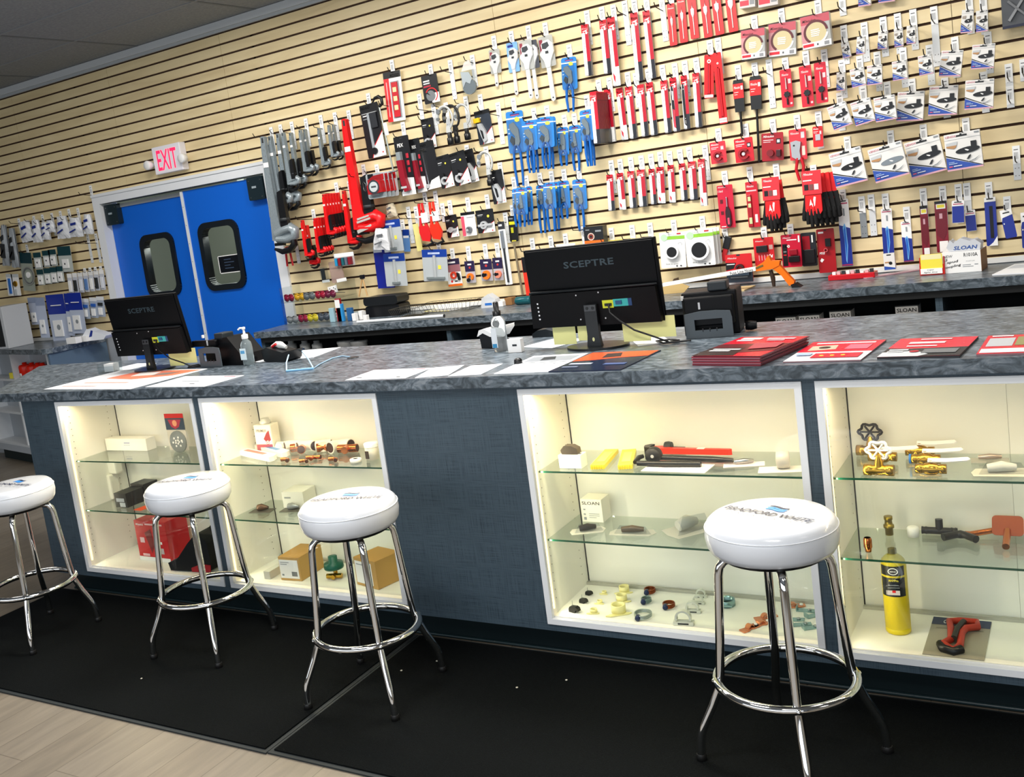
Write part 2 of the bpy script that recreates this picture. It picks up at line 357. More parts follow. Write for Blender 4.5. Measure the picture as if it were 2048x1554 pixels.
# ------------------------------------------------------------------ front counter
CX0 = -1.02
cabs = ((-.750, .207), (.244, 1.207), (1.823, 2.784), (2.822, 3.785)); FZ0, FZ1 = .141, 1.012
def cpanel(x0, x1, label):
    b = MB(); b.box(x0, x1, 0, .025, FZ0, FZ1, LINEN); b.box(x0 + .001, x1 - .001, .025, .34, FZ0, FZ1, M('#3b4247', .6)); tag(b.build('cabinet_filler'), label, 'panel')
cpanel(CX0, cabs[0][0] - .0005, 'blue grey linen panel at the left end of the service counter')
cpanel(cabs[0][1] + .0005, cabs[1][0] - .0005, 'narrow dark blue divider strip between the two left cabinets')
cpanel(cabs[1][1] + .0005, cabs[2][0] - .0005, 'wide blank blue grey linen panel in the middle of the counter')
cpanel(cabs[2][1] + .0005, cabs[3][0] - .0005, 'narrow dark blue divider strip between the two right cabinets')
b = MB(); b.box(CX0, 5.2, 0, .34, FZ1 + .0005, HC - .0425, LINEN); tag(b.build('counter_rail'), 'dark blue rail right below the front worktop edge', 'rail')
b = MB(); b.box(CX0, 5.2, 0, .34, .115, FZ0 - .0005, LINEN); tag(b.build('counter_rail'), 'dark blue rail along the bottom under the lit cabinets', 'rail')
b = MB(); b.box(CX0, CX0 + .02, .345, .80, 0, HC - .0425, LINEN); b.box(CX0 + .02, 5.2, .345, .36, .0, HC - .0425, M('#3b4247', .6)); tag(b.build('counter_carcass'), 'plain grey rear carcass of the service counter', 'counter')
b = MB(); b.box(CX0 + .05, 5.2, .068, .34, 0, .1145, M('#101c1f', .35)); b.tube([(CX0 + .05, .064, .009), (5.2, .064, .009)], .007, M('#16272b', .3)); tag(b.build('toe_kick'), 'black vinyl toe kick at the foot of the counter', 'toe kick')
WT = [(-1.22, -.03), (5.3, -.03), (5.3, .858), (-1.95, .858), (-1.98, .82), (-1.27, .02)]
b = MB(); b.zprism(WT, HC - .042, HC, TOP); tag(b.build('worktop', None, .003), 'long mottled slate grey worktop on the front service counter', 'worktop')

def cabinet(i, x0, x1, lbl, warm, pw):
    t = thing('display_cabinet', lbl, 'cabinet', group=None); f = .022
    b = MB(); WF = M('#eef0f2', .35)
    for (a, c, d, e) in ((x0, x1, FZ0, FZ0 + f), (x0, x1, FZ1 - f, FZ1), (x0, x0 + f, FZ0 + f, FZ1 - f), (x1 - f, x1, FZ0 + f, FZ1 - f)): b.box(a, c, -.006, .012, d, e, WF)
    b.build('frame', t, .001)
    IN = M('#f0eee6', .5); b = MB(); yb = .34
    b.box(x0 + .003, x0 + .018, .012, yb, FZ0, FZ1, IN); b.build('side_panel', t); b = MB(); b.box(x1 - .018, x1 - .003, .012, yb, FZ0, FZ1, IN); b.build('side_panel', t)
    b = MB(); b.box(x0 + .018, x1 - .018, .012, yb, FZ1 - .012, FZ1, IN); b.build('top_panel', t)
    b = MB(); b.box(x0 + .018, x1 - .018, .0125, yb, FZ0 + .001, FZ0 + .026, IN); b.build('base_panel', t)
    b = MB(); xm_ = x0 + .47; b.box(x0 + .022, xm_, yb - .008, yb, FZ0 + .026, FZ1 - .014, IN); b.box(xm_ + .001, x1 - .02, yb - .0125, yb - .0045, FZ0 + .026, FZ1 - .014, IN)
    b.box(x0 + .018, x1 - .018, yb - .03, yb - .014, FZ0 + .026, FZ0 + .036, M('#b9b8ae', .4, .5)); b.box(x0 + .018, x0 + .0215, yb - .010, yb, FZ0 + .026, FZ1, BLACK)
    b.build('sliding_back', t)
    b = MB()
    for side in (x0 + .0182, x1 - .0182):
        for yy in (.05, yb - .06):
            z = FZ0 + .08
            while z < FZ1 - .03:
                b.lathe([(0, .0003), (.0024, .0003)], M('#403c34', .8), 6, (side + (.0004 if side < x0 + .1 else -.001), yy, z), 'x'); z += .032
    b.build('pin_hole', t)
    for z in (.4455, .700):
        b = MB(); b.box(x0 + .02, x1 - .02, .043, yb - .02, z - .004, z + .002, SHELF); b.box(x0 + .02, x1 - .02, .040, .043, z - .004, z + .002, GLASSEDGE); b.build('glass_shelf', t)
    b = MB(); b.box(x0 + f, x1 - f, .014, .0165, FZ0 + f, FZ1 - f, PANE); b.build('glass_door', t)
    EM = M('#ffdf9a' if warm else '#f3efb8', .5, emit=2.2)
    b = MB(); b.box(x0 + .03, x1 - .03, .022, .030, FZ1 - .018, FZ1 - .014, EM); b.box(x0 + .0185, x0 + .0215, .020, .027, FZ0 + .05, FZ1 - .03, EM); b.build('light_strip', t)
    c = (1, .78, .47) if warm else (1, .9, .62)
    area('cabinet_strip_light', ((x0 + x1) / 2, .034, FZ1 - .022), (radians(-20), 0, 0), x1 - x0 - .08, .012, pw, c)
    area('cabinet_side_light', (x0 + .0285, .032, (FZ0 + FZ1) / 2), (0, radians(-90), radians(20)), FZ1 - FZ0 - .1, .010, pw * .28, (1, .90, .66))
    return t
cabinet(0, *cabs[0], 'far left lit display cabinet with white frame and glass shelves', True, 2.6)
cabinet(1, *cabs[1], 'lit display cabinet holding copper fittings, second from the left', True, 4.3)
cabinet(2, *cabs[2], 'lit display cabinet behind the front stool with wrenches and clamps', True, 4.3)
cabinet(3, *cabs[3], 'far right lit display cabinet with brass valves and yellow cylinder', True, 2.6)

# ------------------------------------------------------------------ wall counter (right of the doors) and left corner counter
b = MB(); t = thing('back_counter', 'grey wall counter base with open shelves right of the doors', 'counter'); YB = 1.99
for x in (-1.21, .28, 1.58, 2.92, 4.2): b.box(x, x + .03, YB + .02, DW, 0, HB - .04, LINEN)
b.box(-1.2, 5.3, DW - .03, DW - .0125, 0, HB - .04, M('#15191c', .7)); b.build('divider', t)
b = MB()
for z in (.1, .50, .80): b.box(-1.18, 5.3, YB + .04, DW - .03, z, z + .02, M('#3a4248', .6))
b.build('shelf', t)
b = MB(); b.box(-1.2, 5.3, YB + .01, YB + .03, HB - .075, HB - .04, M('#0d1012', .6)); b.build('apron', t)
b = MB(); b.zprism([(-1.25, YB - .0), (5.4, YB - .0), (5.4, DW - .0125), (-1.25, DW - .0125)], HB - .042, HB, TOP); tag(b.build('worktop', None, .003), 'mottled grey worktop along the slatted wall behind the monitors', 'worktop')
t = thing('corner_counter', 'grey base counter with open white shelves left of the doors', 'counter')
b = MB(); LP = [(-5.2, 2.34), (-3.475, 1.925), (-3.43, 1.935), (-3.405, 1.975), (-3.39, DW - .013), (-5.2, DW - .013)]
b.zprism(LP, HB - .042, HB, TOP); tag(b.build('worktop', None, .003), 'mottled grey worktop with rounded corner left of the blue doors', 'worktop')
t.location = (-3.492, 1.975, 0); t.rotation_euler = (0, 0, radians(-13.5))
b = MB(); b.box(-1.5, 0, .0, .02, .1, .16, M('#b9bfc6', .5)); b.build('base_rail', t); WS = M('#dcdfe2', .5)
for z in (.16, .45, .745):
    b = MB(); b.box(-1.5, -.0, .001, .16, z, z + .018, WS); b.build('shelf', t)
for x in (-1.5, -.78, -.02):
    b = MB(); b.box(x, x + .02, 0, .16, .16, HB - .042, WS); b.build('divider', t)
b = MB(); b.box(-1.5, 0, .16, .165, .1, HB - .042, M('#aeb3b8', .5)); b.build('back_board', t); b = MB(); b.box(-1.5, -.02, .05, .06, 0, .1, M('#14262a', .5)); b.build('toe_kick', t)
b = MB(); b.zprism([(-3.452, 1.955), (-3.43, 1.955), (-3.395, DW - .02), (-3.417, DW - .02)], 0, HB - .0425, M('#5a6f84', .5)); tag(b.build('end_wall_panel'), 'blue grey end board of the corner counter beside door casing', 'panel')

# ------------------------------------------------------------------ bar stools
SEATV = M('#d9dde4', .25, coat=.4)
def stool(x, y, ang, label, first=None):
    if first:
        t = copy_tree(first); t.location = (x, y, MZ); t.rotation_euler = (0, 0, ang); t['label'] = label; return t
    t = thing('bar_stool', label, 'stool', (x, y, MZ), (0, 0, ang), 'chrome bar stools along the counter')
    H = .709; b = MB(); R = .176
    b.lathe([(0, H - .098), (.146, H - .098), (.163, H - .092), (.173, H - .076), (R + .001, H - .050), (.1755, H - .028), (.169, H - .011), (.158, H - .001), (.13, H + .0025), (.06, H + .0045), (0, H + .005)], SEATV, 56)
    b.tube([(.1755 * cos(q * pi / 28), .1755 * sin(q * pi / 28), H - .024) for q in range(56)], .0012, M('#e6e9ee', .3), 6, True)
    s = b.build('seat', t)
    b = MB(); b.lathe([(.0, H - .108), (.14, H - .108), (.146, H - .098)], BLACK, 32); b.build('swivel_plate', t)
    for k in range(4):
        q = pi / 4 + k * pi / 2; c, s_ = cos(q), sin(q)
        P = [(.06, H - .112), (.108, H - .114), (.132, H - .120), (.146, H - .136), (.151, H - .158), (.166, .36), (.176, .255), (.180, .225), (.205, .165), (.232, .11), (.243, .085), (.249, .055), (.252, .008)]
        b = MB(); b.tube([(r * c, r * s_, z) for r, z in P], .0127, CHROME, 12); lg = b.build('leg', t)
        b = MB(); b.lathe([(.0135, .0), (.0155, .002), (.0155, .012), (.0135, .018)], M('#151515', .4), 12, (.252 * c, .252 * s_, 0)); b.build('rubber_foot', lg)
        b = MB(); b.lathe([(0, .012), (.006, .010), (.009, .004), (.009, 0)], CHROME, 10, (0, 0, 0), 'y')
        o = b.build('bolt', lg); o.location = (.190 * c, .190 * s_, .236); o.rotation_euler = (0, 0, q + pi / 2 + pi)
    b = MB(); b.tube([(.186 * cos(k * pi / 32), .186 * sin(k * pi / 32), .236) for k in range(64)], .0127, CHROME, 12, True); b.build('foot_ring', t)
    return t
st0 = stool(2.758, -.376, radians(-22), 'white round bar stool with chrome legs in front, nearest to the camera')
st3 = stool(1.315, -.402, radians(5), 'white bar stool before the blank blue panel, second from the right', st0)
st2 = stool(.374, -.268, radians(3), 'white bar stool in front of the two left cabinets, third from the right', st0)
st1 = stool(-.60, -.41, 0, 'white bar stool cut off by the left edge, farthest from the camera', st0)
def seat_print(st, rot):
    b = MB(); c = M('#14264e', .4); z = .7158
    b2 = MB(); b2.T = MX.Rotation(rot, 4, 'Z') @ MX.Translation((0, 0, z)) @ MX.Rotation(radians(-90), 4, 'X')
    b2.text('BRADFORD WHITE', -.134, -.019, .268, .026, 0, c, .02, .2)
    b2.text('WATER HEATERS', -.108, -.041, .216, .010, 0, M('#6f7886', .4), .0, .0, sp=1.6)
    lb = M('#2f8fe6', .4)
    for dz, cc in ((.056, c), (.044, lb), (.033, lb)):
        pts = [(-.03 + .06 * k / 10, dz + .004 * sin(k / 10 * 2 * pi)) for k in range(11)]
        b2.poly(pts + [(x_, z_ - .009) for x_, z_ in pts[::-1]], 0, cc)
    b2.build('seat_print', st)

for st, a, c in ((st0, (1435, 1012), (1630, 1045)), (st3, (617, 1000), (765, 992)), (st2, (322, 960), (425, 954)), (st1, (-40, 962), (58, 966))):
    p, q = atz(*a, .726), atz(*c, .726); seat_print(st, atan2(q.y - p.y, q.x - p.x) - st.rotation_euler.z)
# ------------------------------------------------------------------ goods on the slatted wall
BAR = M('#5c5f63', .6)
def hook(pu, pv, label, zw=None, L=.16, H=.19, grey=False, side=None):
    p = aty(pu, pv, DW - .004); t = thing('peg_hook', label, 'hook', (p.x, DW, p.z)); b = MB()
    b.box(-.0155, .0155, -.005, -.003, -H, 0, GREY if grey else M('#dcdfe1', .4)); b.box(-.0155, .0155, -.0065, -.005, -.085, 0, M('#f4f5f5', .4))
    for k, x in enumerate((-.009, -.006, -.002, .001, .006)): b.rect(x, x + (.0018 if k % 2 else .0011), -.062, -.03, -.0068, BAR)
    b.rect(-.010, .008, -.020, -.016, -.0068, BAR)
    for sx in (-.007, .007): b.disc(sx, -H + .02, .0022, -.0053, -.005, DKG, 6); b.disc(sx, -H + .055, .0022, -.0053, -.005, DKG, 6)
    b.build('barcode_plate', t)
    z = -.075 if zw is None else max(-H + .005, min(-.02, zw - p.z)); b = MB()
    b.tube([(0, -.004, z - .004), (0, -L * .5, z + .001), (0, -L, z + .008), (0, -L - .014, z + .030)], .0027, WIRE, 6); b.build('wire_prong', t)
    return t
def solve(pu, pv, u, v, lo=.012, hi=.20):
    x = aty(pu, pv).x; best = lo; e = 9
    k = lo
    while k <= hi:
        d = abs(aty(u, v, DW - k).x - x)
        if d < e: e, best = d, k
        k += .004
    return best
LAST = .05
def hang(name, label, cat, q, plate=None, off=None, group=None, hk=True, cnt=0):
    global LAST
    u, v = (q[0] + q[2]) / 2, (q[1] + q[3]) / 2
    if off is None: off = solve(plate[0], plate[1], u, v + 3) if plate else .05
    LAST = off; y = DW - off
    A, B, C = aty(q[0], q[1], y), aty(q[2], q[3], y), aty(q[4], q[5], y); e = B - A; g = C - A
    w, h = hypot(e.x, e.z), hypot(g.x, g.z); a1, a2 = atan2(e.z, e.x), atan2(g.x, -g.z)
    th = (a1 * w + a2 * h) / (w + h); c = (A + B) / 2
    t = thing(name, label, cat, (c.x, y, c.z), (0, -th, 0), group)
    if plate and hk: hook(plate[0], plate[1], 'plate behind ' + label, c.z - .006, off + .03 + cnt * .01)
    return t, w, h
def draw(b, w, h, y, shapes, dep=.0003):
    X = lambda x: (x - .5) * w
    for s in shapes:
        k = s[0]; y -= .0003
        if k == 'r': b.box(X(s[1]), X(s[3]), y - dep, y + .0002, -s[4] * h, -s[2] * h, s[5])
        elif k == 'o': b.disc(X(s[1]), -s[2] * h, s[3] * w, y - dep, y + .0002, s[4], 20, s[5] if len(s) > 5 else 1)
        elif k == 'p': b.prism([(X(a), -c * h) for a, c in s[1]], y - dep, y + .0002, s[2])
        elif k == 'g': b.ring(X(s[1]), -s[2] * h, s[3] * w, s[4] * w, y, s[7], s[5], s[6], 20, dep)
        elif k == 't': b.text(s[1], X(s[2]), -s[3] * h, s[4] * w, s[5] * h, y, s[6], s[8] if len(s) > 8 else .0, s[7] if len(s) > 7 else 0)
def pack(t, w, h, base, shapes, tool=None, tname='tool', thick=.003, dep=.012, rad=.006, blister=None, card='backing_card'):
    b = MB(); b.prism(rrect(-w / 2, w / 2, -h, 0, min(rad, w / 3)), -thick, 0, base); draw(b, w, h, -thick, [('o', .5, .035 if h > w else .06, .035, DKG, 2.2)] + shapes); b.build(card, t)
    if tool:
        b = MB(); draw(b, w, h, -thick, tool, dep); b.build(tname, t, .0015)
    if blister:
        x0, z0, x1, z1, d = blister; b = MB(); yy = -thick - d
        b.prism(rrect((x0 - .5) * w, (x1 - .5) * w, -z1 * h, -z0 * h, .01), yy, yy + .0005, FILM); b.build('clear_blister', t)
wt = M('#f5f4f2', .35); hr = M('#c40f24', .3); r2 = M('#b5122a', .3); blk = M('#101114', .35)
# ---- saw blade packs --------------------------------------------------------------------------------------------
def blade_pack(t, w, h, style=0, base=None):
    low = [M('#20222a', .3), wt, M('#20222a', .3)][style % 3]
    sh = [('r', 0, 0, 1, .16, hr), ('t', 'Milwaukee', .06, .10, .88, .045, wt, .35, .01), ('p', [(.1, .13), (.9, .105), (.75, .13), (.5, .14)], wt), ('r', .5, .17, 1, .72, r2), ('r', .5, .72, 1, 1, low), ('r', 0, .17, .5, .985, M('#c9cacd', .4))]
    sh += [('r', .60, .14, .82, .19, wt)]
    if style == 1: sh += [('p', [(.15, .80), (.42, .86), (.40, .95), (.2, .90)], hr), ('o', .8, .965, .04, blk)]
    sl = [wt, wt, blk, blk][style]
    tl = [('p', [(.14, .17), (.30, .14), (.46, .22), (.52, .95), (.18, .90), (.06, .34)], sl)]
    if style == 2: tl += [('t', 'TORCH', .16, .55, .3, .02, wt), ('p', [(.2, .24), (.4, .25), (.42, .42), (.24, .41)], wt), ('p', [(.22, .58), (.46, .60), (.48, .93), (.22, .92)], M('#e0384a', .4))]
    elif style == 3: tl += [('o', .3, .25, .07, wt), ('o', .34, .8, .06, wt), ('r', .32, .83, .40, .90, wt)]
    else: tl += [('r', .22, .28, .36, .285, BAR), ('r', .24, .46, .36, .47, BAR), ('p', [(.24, .34), (.32, .34), (.36, .44), (.28, .44)], M('#e59aa6', .5))]
    pack(t, w, h, base or M('#b9babd', .3), sh, tl, 'saw_blade', .006, .0025)
    if base: b = MB(); b.box(-w / 2 - .0004, w / 2 + .0004, -.0064, .0066, -h - .0004, -.72 * h, M('#25262f', .3)); b.build('lower_sleeve', t)
LB = [((1162.4, 49.8, 1176, 48.5, 1173.2, 151.9), (1173, 21.6), 0, 2), ((1198.9, 41.5, 1213, 39, 1210, 148), (1203, 14), 0, 2), ((1214.7, 35.7, 1229.6, 34, 1229, 172), (1226, 10), 1, 1), ((1260.4, 26.6, 1275.3, 25, 1274.5, 162), (1268, -2), 0, 1), ((1285.3, 23.2, 1299.4, 20, 1299.4, 158), (1292, -8), 0, 1)]
for i, (q, p, st, n) in enumerate(LB):
    lb = 'long saw blade pack in the top row, ' + ORD[i]
    t, w, h = hang('saw_blade_pack', lb, 'saw blade pack', q, p, cnt=n); blade_pack(t, w, h, st)
    for k in range(1, n):
        c = copy_tree(t); c.location.y += .014 * k; c['label'] = 'second pack behind the ' + lb
m_top = [(1179.8, 184.3, 1193, 183, 1190, 288), (1208, 180, 1221, 178.5, 1220, 284), (1232, 176.8, 1245.5, 175, 1245, 280), (1250.4, 174.3, 1264.5, 172.6, 1262, 277.5), (1274.5, 170.2, 1288, 168.5, 1285, 273), (1292, 166, 1306, 163.6, 1303, 271), (1321, 161.9, 1334.2, 160.2, 1331.5, 266), (1339, 156, 1352.5, 154.4, 1348.5, 263), (1361.6, 152, 1374, 150.2, 1369.5, 258.5), (1384.9, 147, 1398, 145.3, 1392.5, 255)]
m_pl = [(1173, 191), (1196.4, 159.4), (1218, 155.2), (1254.6, 145), (1271, 146), (1295, 137.8), (1324.3, 130.3), (1349, 127), (1369, 122), (1392, 116.2)]
m_st = [0, 1, 1, 0, 0, 0, 0, 2, 3, 0]
for i, q in enumerate(m_top):
    lb = 'saw blade pack in the middle row, ' + ORD[i]
    if i == 0: lb = 'front pack of the thick saw blade stack, middle row, leftmost'
    t, w, h = hang('saw_blade_pack', lb, 'saw blade pack', q, m_pl[i], off=(.19 if i == 0 else None), cnt=0); blade_pack(t, w, h, m_st[i], M('#5d1024', .35) if i == 0 else None)
    if i == 0:
        for k in range(1, 13):
            c = copy_tree(t); c.location.y += .013 * k; c['label'] = 'dark red saw blade pack pressed behind the front one of the thick stack'; c['group'] = 'packs in the thick saw blade stack'
    elif i in (1, 3, 4, 6, 9):
        c = copy_tree(t); c.location.y += .013; c['label'] = 'second pack behind the ' + lb
n_top = [(1213.3, 350, 1226, 348.5, 1218, 422), (1233.4, 346.8, 1246.5, 345, 1240, 420), (1255, 343, 1268, 341.5, 1261, 416.4), (1274, 340, 1289, 338.5, 1280, 413.5), (1297.5, 338.4, 1309, 337, 1303, 409), (1313, 334.5, 1328, 333, 1317, 407), (1335.3, 330.6, 1348, 329, 1339.5, 405.6), (1357.7, 327.5, 1370.5, 326, 1363.5, 401), (1376, 323.7, 1391, 322, 1381.5, 399.8), (1396, 319, 1409, 317, 1402, 412.5)]
n_pl = [(1221.8, 320.6), (1239.6, 318.3), (1261, 314.4), (1282, 311.3), (1301.4, 308.2), (1319.9, 303.6), (1338.4, 302.8), (1359.3, 299), (1377.8, 294.3), (1409.5, 290.5)]
n_st = [0, 1, 0, 0, 0, 1, 1, 0, 0, 1]
for i, q in enumerate(n_top):
    lb = 'short saw blade pack in the lower row, ' + ORD[i]
    t, w, h = hang('saw_blade_pack', lb, 'saw blade pack', q, n_pl[i]); blade_pack(t, w, h, n_st[i])
    if i in (2, 3, 8, 9):
        c = copy_tree(t); c.location.y += .012; c['label'] = 'second pack behind the ' + lb
# ---- spade bit packs --------------------------------------------------------------------------------------------
SB = [((1333.4, 8.3, 1348.4, 6.6, 1341.7, 91.3), (1340, -22), .2), ((1353, -6, 1369, -8, 1362, 85.5), (1358, -30), .28), ((1373, -14, 1390, -16, 1384, 77.5), (1378, -40), .34), ((1398, -20, 1415, -22, 1411, 75), (1404, -46), .42), ((1420, -26, 1438, -28, 1434, 69.5), (1428, -50), .46), ((1447, -34, 1466, -36, 1461, 63.5), (1455, -58), .5)]
for i, (q, p, r) in enumerate(SB):
    t, w, h = hang('spade_bit_pack', 'red spade bit pack at the top edge, ' + ORD[i], 'drill bit pack', q, p); s_ = .16 + .022 * i; S_ = M('#cfccca', .35, .1)
    pack(t, w, h, RED, [('t', 'Milwaukee', .1, .13, .8, .04, wt, .35), ('r', .5, .22, .54, .93, M('#7d0f18', .4))],
         [('p', [(.5 - s_, .36), (.5 - s_ * .9, .46), (.46, .54), (.47, .92), (.55, .92), (.55, .54), (.5 + s_ * .9, .46), (.5 + s_, .36), (.56, .34), (.5, .28), (.44, .34)], S_)], 'spade_bit', .002, .004)
# long red tube packs
for i, (q, p, lb) in enumerate((((1409, 110.4, 1428, 108.7, 1409, 197), (1419, 80.5), 'short wide red pack with round logo beside the longest red pack'), ((1425, 106, 1441.5, 104.5, 1441.5, 247), (1435.5, 75.5), 'longest narrow bright red pack hanging right of the saw blades'))):
    t, w, h = hang('drill_bit_pack', lb, 'drill bit pack', q, p)
    pack(t, w, h, M('#e0141a', .3), [('o', .5, .15, .12 if i else .2, wt), ('o', .5, .15, .06 if i else .1, RED), ('r', .04, .92, .96, .985, M('#f3d9da', .5)), ('t', 'SHOCKWAVE', .1, .965, .8, .025, RED)],
         [('r', .3, .22, .66, .90, M('#c8101d', .25)), ('r', .44, .2, .52, .9, M('#6d0a12', .3))], 'drill_bit', .004, .008)
# ---- hole saws in clamshells -------------------------------------------------------------------------------------
def hole_saw(q, p, lb):
    t, w, h = hang('hole_saw_pack', lb, 'hole saw pack', q, p)
    b = MB(); b.box(-w / 2, w / 2, -.002, .045, -h, 0, M('#d8cfc8', .25)); b.build('carton', t, .003)
    b = MB(); draw(b, w, h, -.002, [('r', .0, .0, 1, .26, M('#d8505f', .35)), ('t', 'Milwaukee', .06, .19, .46, .09, M('#f7e9ea', .4), .35, .01), ('r', 0, .26, .3, .82, M('#c98a90', .4)), ('o', .5, .53, .37, M('#cdbf93', .5)), ('g', .5, .53, .43, .085, 5, 235, M('#5c1f28', .35)), ('g', .5, .53, .43, .07, 250, 350, M('#e6e2e0', .35)),
        ('r', .33, .44, .62, .47, wt), ('r', .33, .50, .64, .53, wt), ('r', .33, .56, .62, .59, wt), ('r', .33, .62, .60, .65, wt), ('r', 0, .82, 1, 1, M('#e9e6e4', .4)), ('r', .02, .86, .40, .95, M('#d3142b', .4)), ('r', .76, .86, .93, .97, M('#8a8c90', .5)), ('r', .5, .88, .56, .94, BAR)]); b.build('printed_front', t)
    b = MB(); b.prism(rrect(-w / 2 - .006, w / 2 + .006, -h - .008, .006, .01), -.003, -.0022, FILM); b.build('clear_clamshell', t)
hole_saw((1482, 62.7, 1528.8, 54.4, 1483.6, 120.4), (1508, 31.8), 'smallest of the three ring hole saw packs')
hole_saw((1537.2, 50.2, 1591.5, 41, 1537.2, 115.4), (1562, 16.7), 'middle one of the three ring hole saw packs')
hole_saw((1600, 35, 1657.6, 24.3, 1609, 98.7), (1635, 0), 'largest of the three ring hole saw packs')
for i, q in enumerate(((1477.8, -34, 1509, -40, 1479, 18), (1513.7, -50, 1553, -57, 1518, 15), (1582, -62, 1622, -70, 1585, -3))): 
    t, w, h = hang('hole_saw_pack', 'hole saw pack cut by the top edge of the picture, ' + ORD[i], 'hole saw pack', q)
    b = MB(); b.box(-w / 2, w / 2, -.002, .05, -h, 0, M('#cfcac8', .3)); draw(b, w, h, -.002, [('r', .03, .72, .6, .92, M('#cf2d42', .4)), ('r', .66, .72, .95, .9, M('#8e9094', .5))]); b.build('carton', t, .003)
# black brush style tools
for q, p, e, lb in (((1467, 160.6, 1487.5, 158.9, 1473.5, 224), (1475.3, 130.5), 268, 'shorter black plumbing auger with red label'), ((1500.4, 153, 1523, 151.4, 1505, 219), (1508.7, 125.5), 322, 'longer black plumbing auger with red label')):
    t, w, h = hang('drain_auger', lb, 'tool', q, p); u, v = (q[0] + q[2]) / 2, (q[1] + q[3]) / 2
    H = aty(u, v, DW - LAST).z - aty(u + (e - v) * .115, e, DW - LAST).z
    b = MB(); b.prism([(-w * .42, 0), (w * .42, 0), (w * .5, -.1 * h), (w * .46, -h), (-w * .46, -h), (-w * .5, -.1 * h)], -.02, 0, blk); b.build('sheath', t, .003)
    b = MB(); b.box(-w * .5, w * .5, -.022, -.0202, -.58 * h, -.12 * h, RED); draw(b, w, h, -.022, [('t', 'Milwaukee', .08, .28, .6, .08, wt, .35), ('r', .1, .38, .5, .395, wt), ('r', .1, .45, .4, .465, wt), ('r', .75, .2, .95, .32, wt)]); b.build('label_sleeve', t)
    b = MB(); b.tube([(0, -.01, -h * .98), (0, -.01, -H)], .0065, blk, 8); b.build('rod', t)
# red cards with black flower shaped cutters
for i, (q, p) in enumerate((((1559, 140.5, 1581.5, 137.2, 1566.4, 215.8), (1569.8, 115.4)), ((1597.4, 133.8, 1621.6, 129.6, 1605.8, 215), (1610.8, 102)), ((1627.5, 127, 1651, 123, 1634, 207.4), (1647.6, 98.7)))):
    t, w, h = hang('step_bit_pack', 'red card with black star shaped cutter, ' + ORD[i] + ' of three', 'drill bit pack', q, p)
    pts = [(.52 + (.30 if k % 2 else .22) * cos(k * pi / 7), .66 + (.16 if k % 2 else .12) * sin(k * pi / 7) * w / h * 1.9) for k in range(14)]
    pack(t, w, h, M('#cf1530', .35), [('t', 'Milwaukee', .15, .17, .6, .06, wt, .35), ('r', .68, .26, .92, .38, M('#d9c9cb', .5)), ('r', .74, .88, .92, .93, M('#f0c9cd', .5))], [('p', [(.47, .22), (.53, .22), (.56, .52), (.46, .52)], M('#c9b9b5', .4)), ('p', pts, blk), ('r', .46, .76, .58, .93, blk)], 'cutter', .004, .01)
# red tubing cutter packs
RP = M('#d92a3a', .3)
for q, p, lb, kind in (((1419, 286, 1450, 281, 1424, 328.7), (1436, 256.8), 'small red tubing cutter pack left of the gloves area', 0), ((1467.7, 279.4, 1504.5, 272.7, 1472, 327), (1490.3, 247.6), 'red tubing cutter pack beside the long auger rod', 1), ((1523, 266.8, 1566.4, 264.3, 1526.3, 322), (1544.7, 238.4), 'dark red square pack right of the long auger rod', 2), ((1625, 253.5, 1645, 251.8, 1628.3, 294.4), (1635.9, 222.5), 'narrow red pouch with grey window beside the shears', 3)):
    t, w, h = hang('tubing_cutter_pack', lb, 'tool pack', q, p); base = (RP, M('#cc1226', .35), M('#a50d1e', .35), M('#d5141f', .35))[kind]
    tl = [('g', .5, .66, .30, .12, 40, 330, M('#9b0c18', .3)), ('o', .5, .66, .09, M('#c9c4c4', .3, .5))] if kind < 2 else ([('o', .42, .72, .16, M('#7a0a15', .3)), ('r', .7, .62, .9, .86, M('#3a0a10', .3))] if kind == 2 else [('r', .25, .38, .75, .68, M('#b9bcc4', .4))])
    pack(t, w, h, base, [('t', 'Milwaukee', .08, .16, .5, .08, wt, .35, .01), ('r', .08, .24, .55, .27, M('#f0c8cc', .5)), ('r', .08, .31, .42, .335, M('#f0c8cc', .5)), ('r', .68, .22, .88, .40, blk if kind in (1, 2) else M('#e2a3ab', .5)), ('r', .72, .26, .84, .36, wt)], tl, 'tubing_cutter', .004, .02 if kind < 3 else .003)
t, w, h = hang('pipe_shear_pack', 'red carded pipe shears with grey blade and long red handles', 'tool pack', (1577.3, 260, 1611.6, 256.8, 1582.3, 321), (1593.2, 230))
pack(t, w, h, M('#d7303c', .35), [('t', 'Milwaukee', .08, .16, .5, .07, wt, .35), ('r', .7, .1, .9, .3, M('#d3cfd2', .4)), ('r', .72, .56, .9, .86, M('#e9d8c9', .4))], [('p', [(.1, .40), (.42, .36), (.7, .42), (.6, .72), (.66, .98), (.48, 1.0), (.14, .88)], M('#a7abb0', .3, .2)), ('o', .3, .52, .06, DKG)], 'shear_blade', .004, .014)
b = MB(); b.tube([(-.004, -.012, -.93 * h), (-.014, -.012, -1.3 * h), (0, -.012, -1.68 * h)], .008, M('#c50f22', .35), 8); b.tube([(.014, -.012, -.93 * h), (.024, -.012, -1.2 * h), (.016, -.012, -1.62 * h)], .008, M('#c50f22', .35), 8); b.build('handle', t)
t, w, h = hang('screwdriver_pack', 'red card with multi bit screwdriver left of the level', 'tool pack', (1433.5, 372.2, 1464.4, 368, 1441, 457.5), (1448.5, 342))
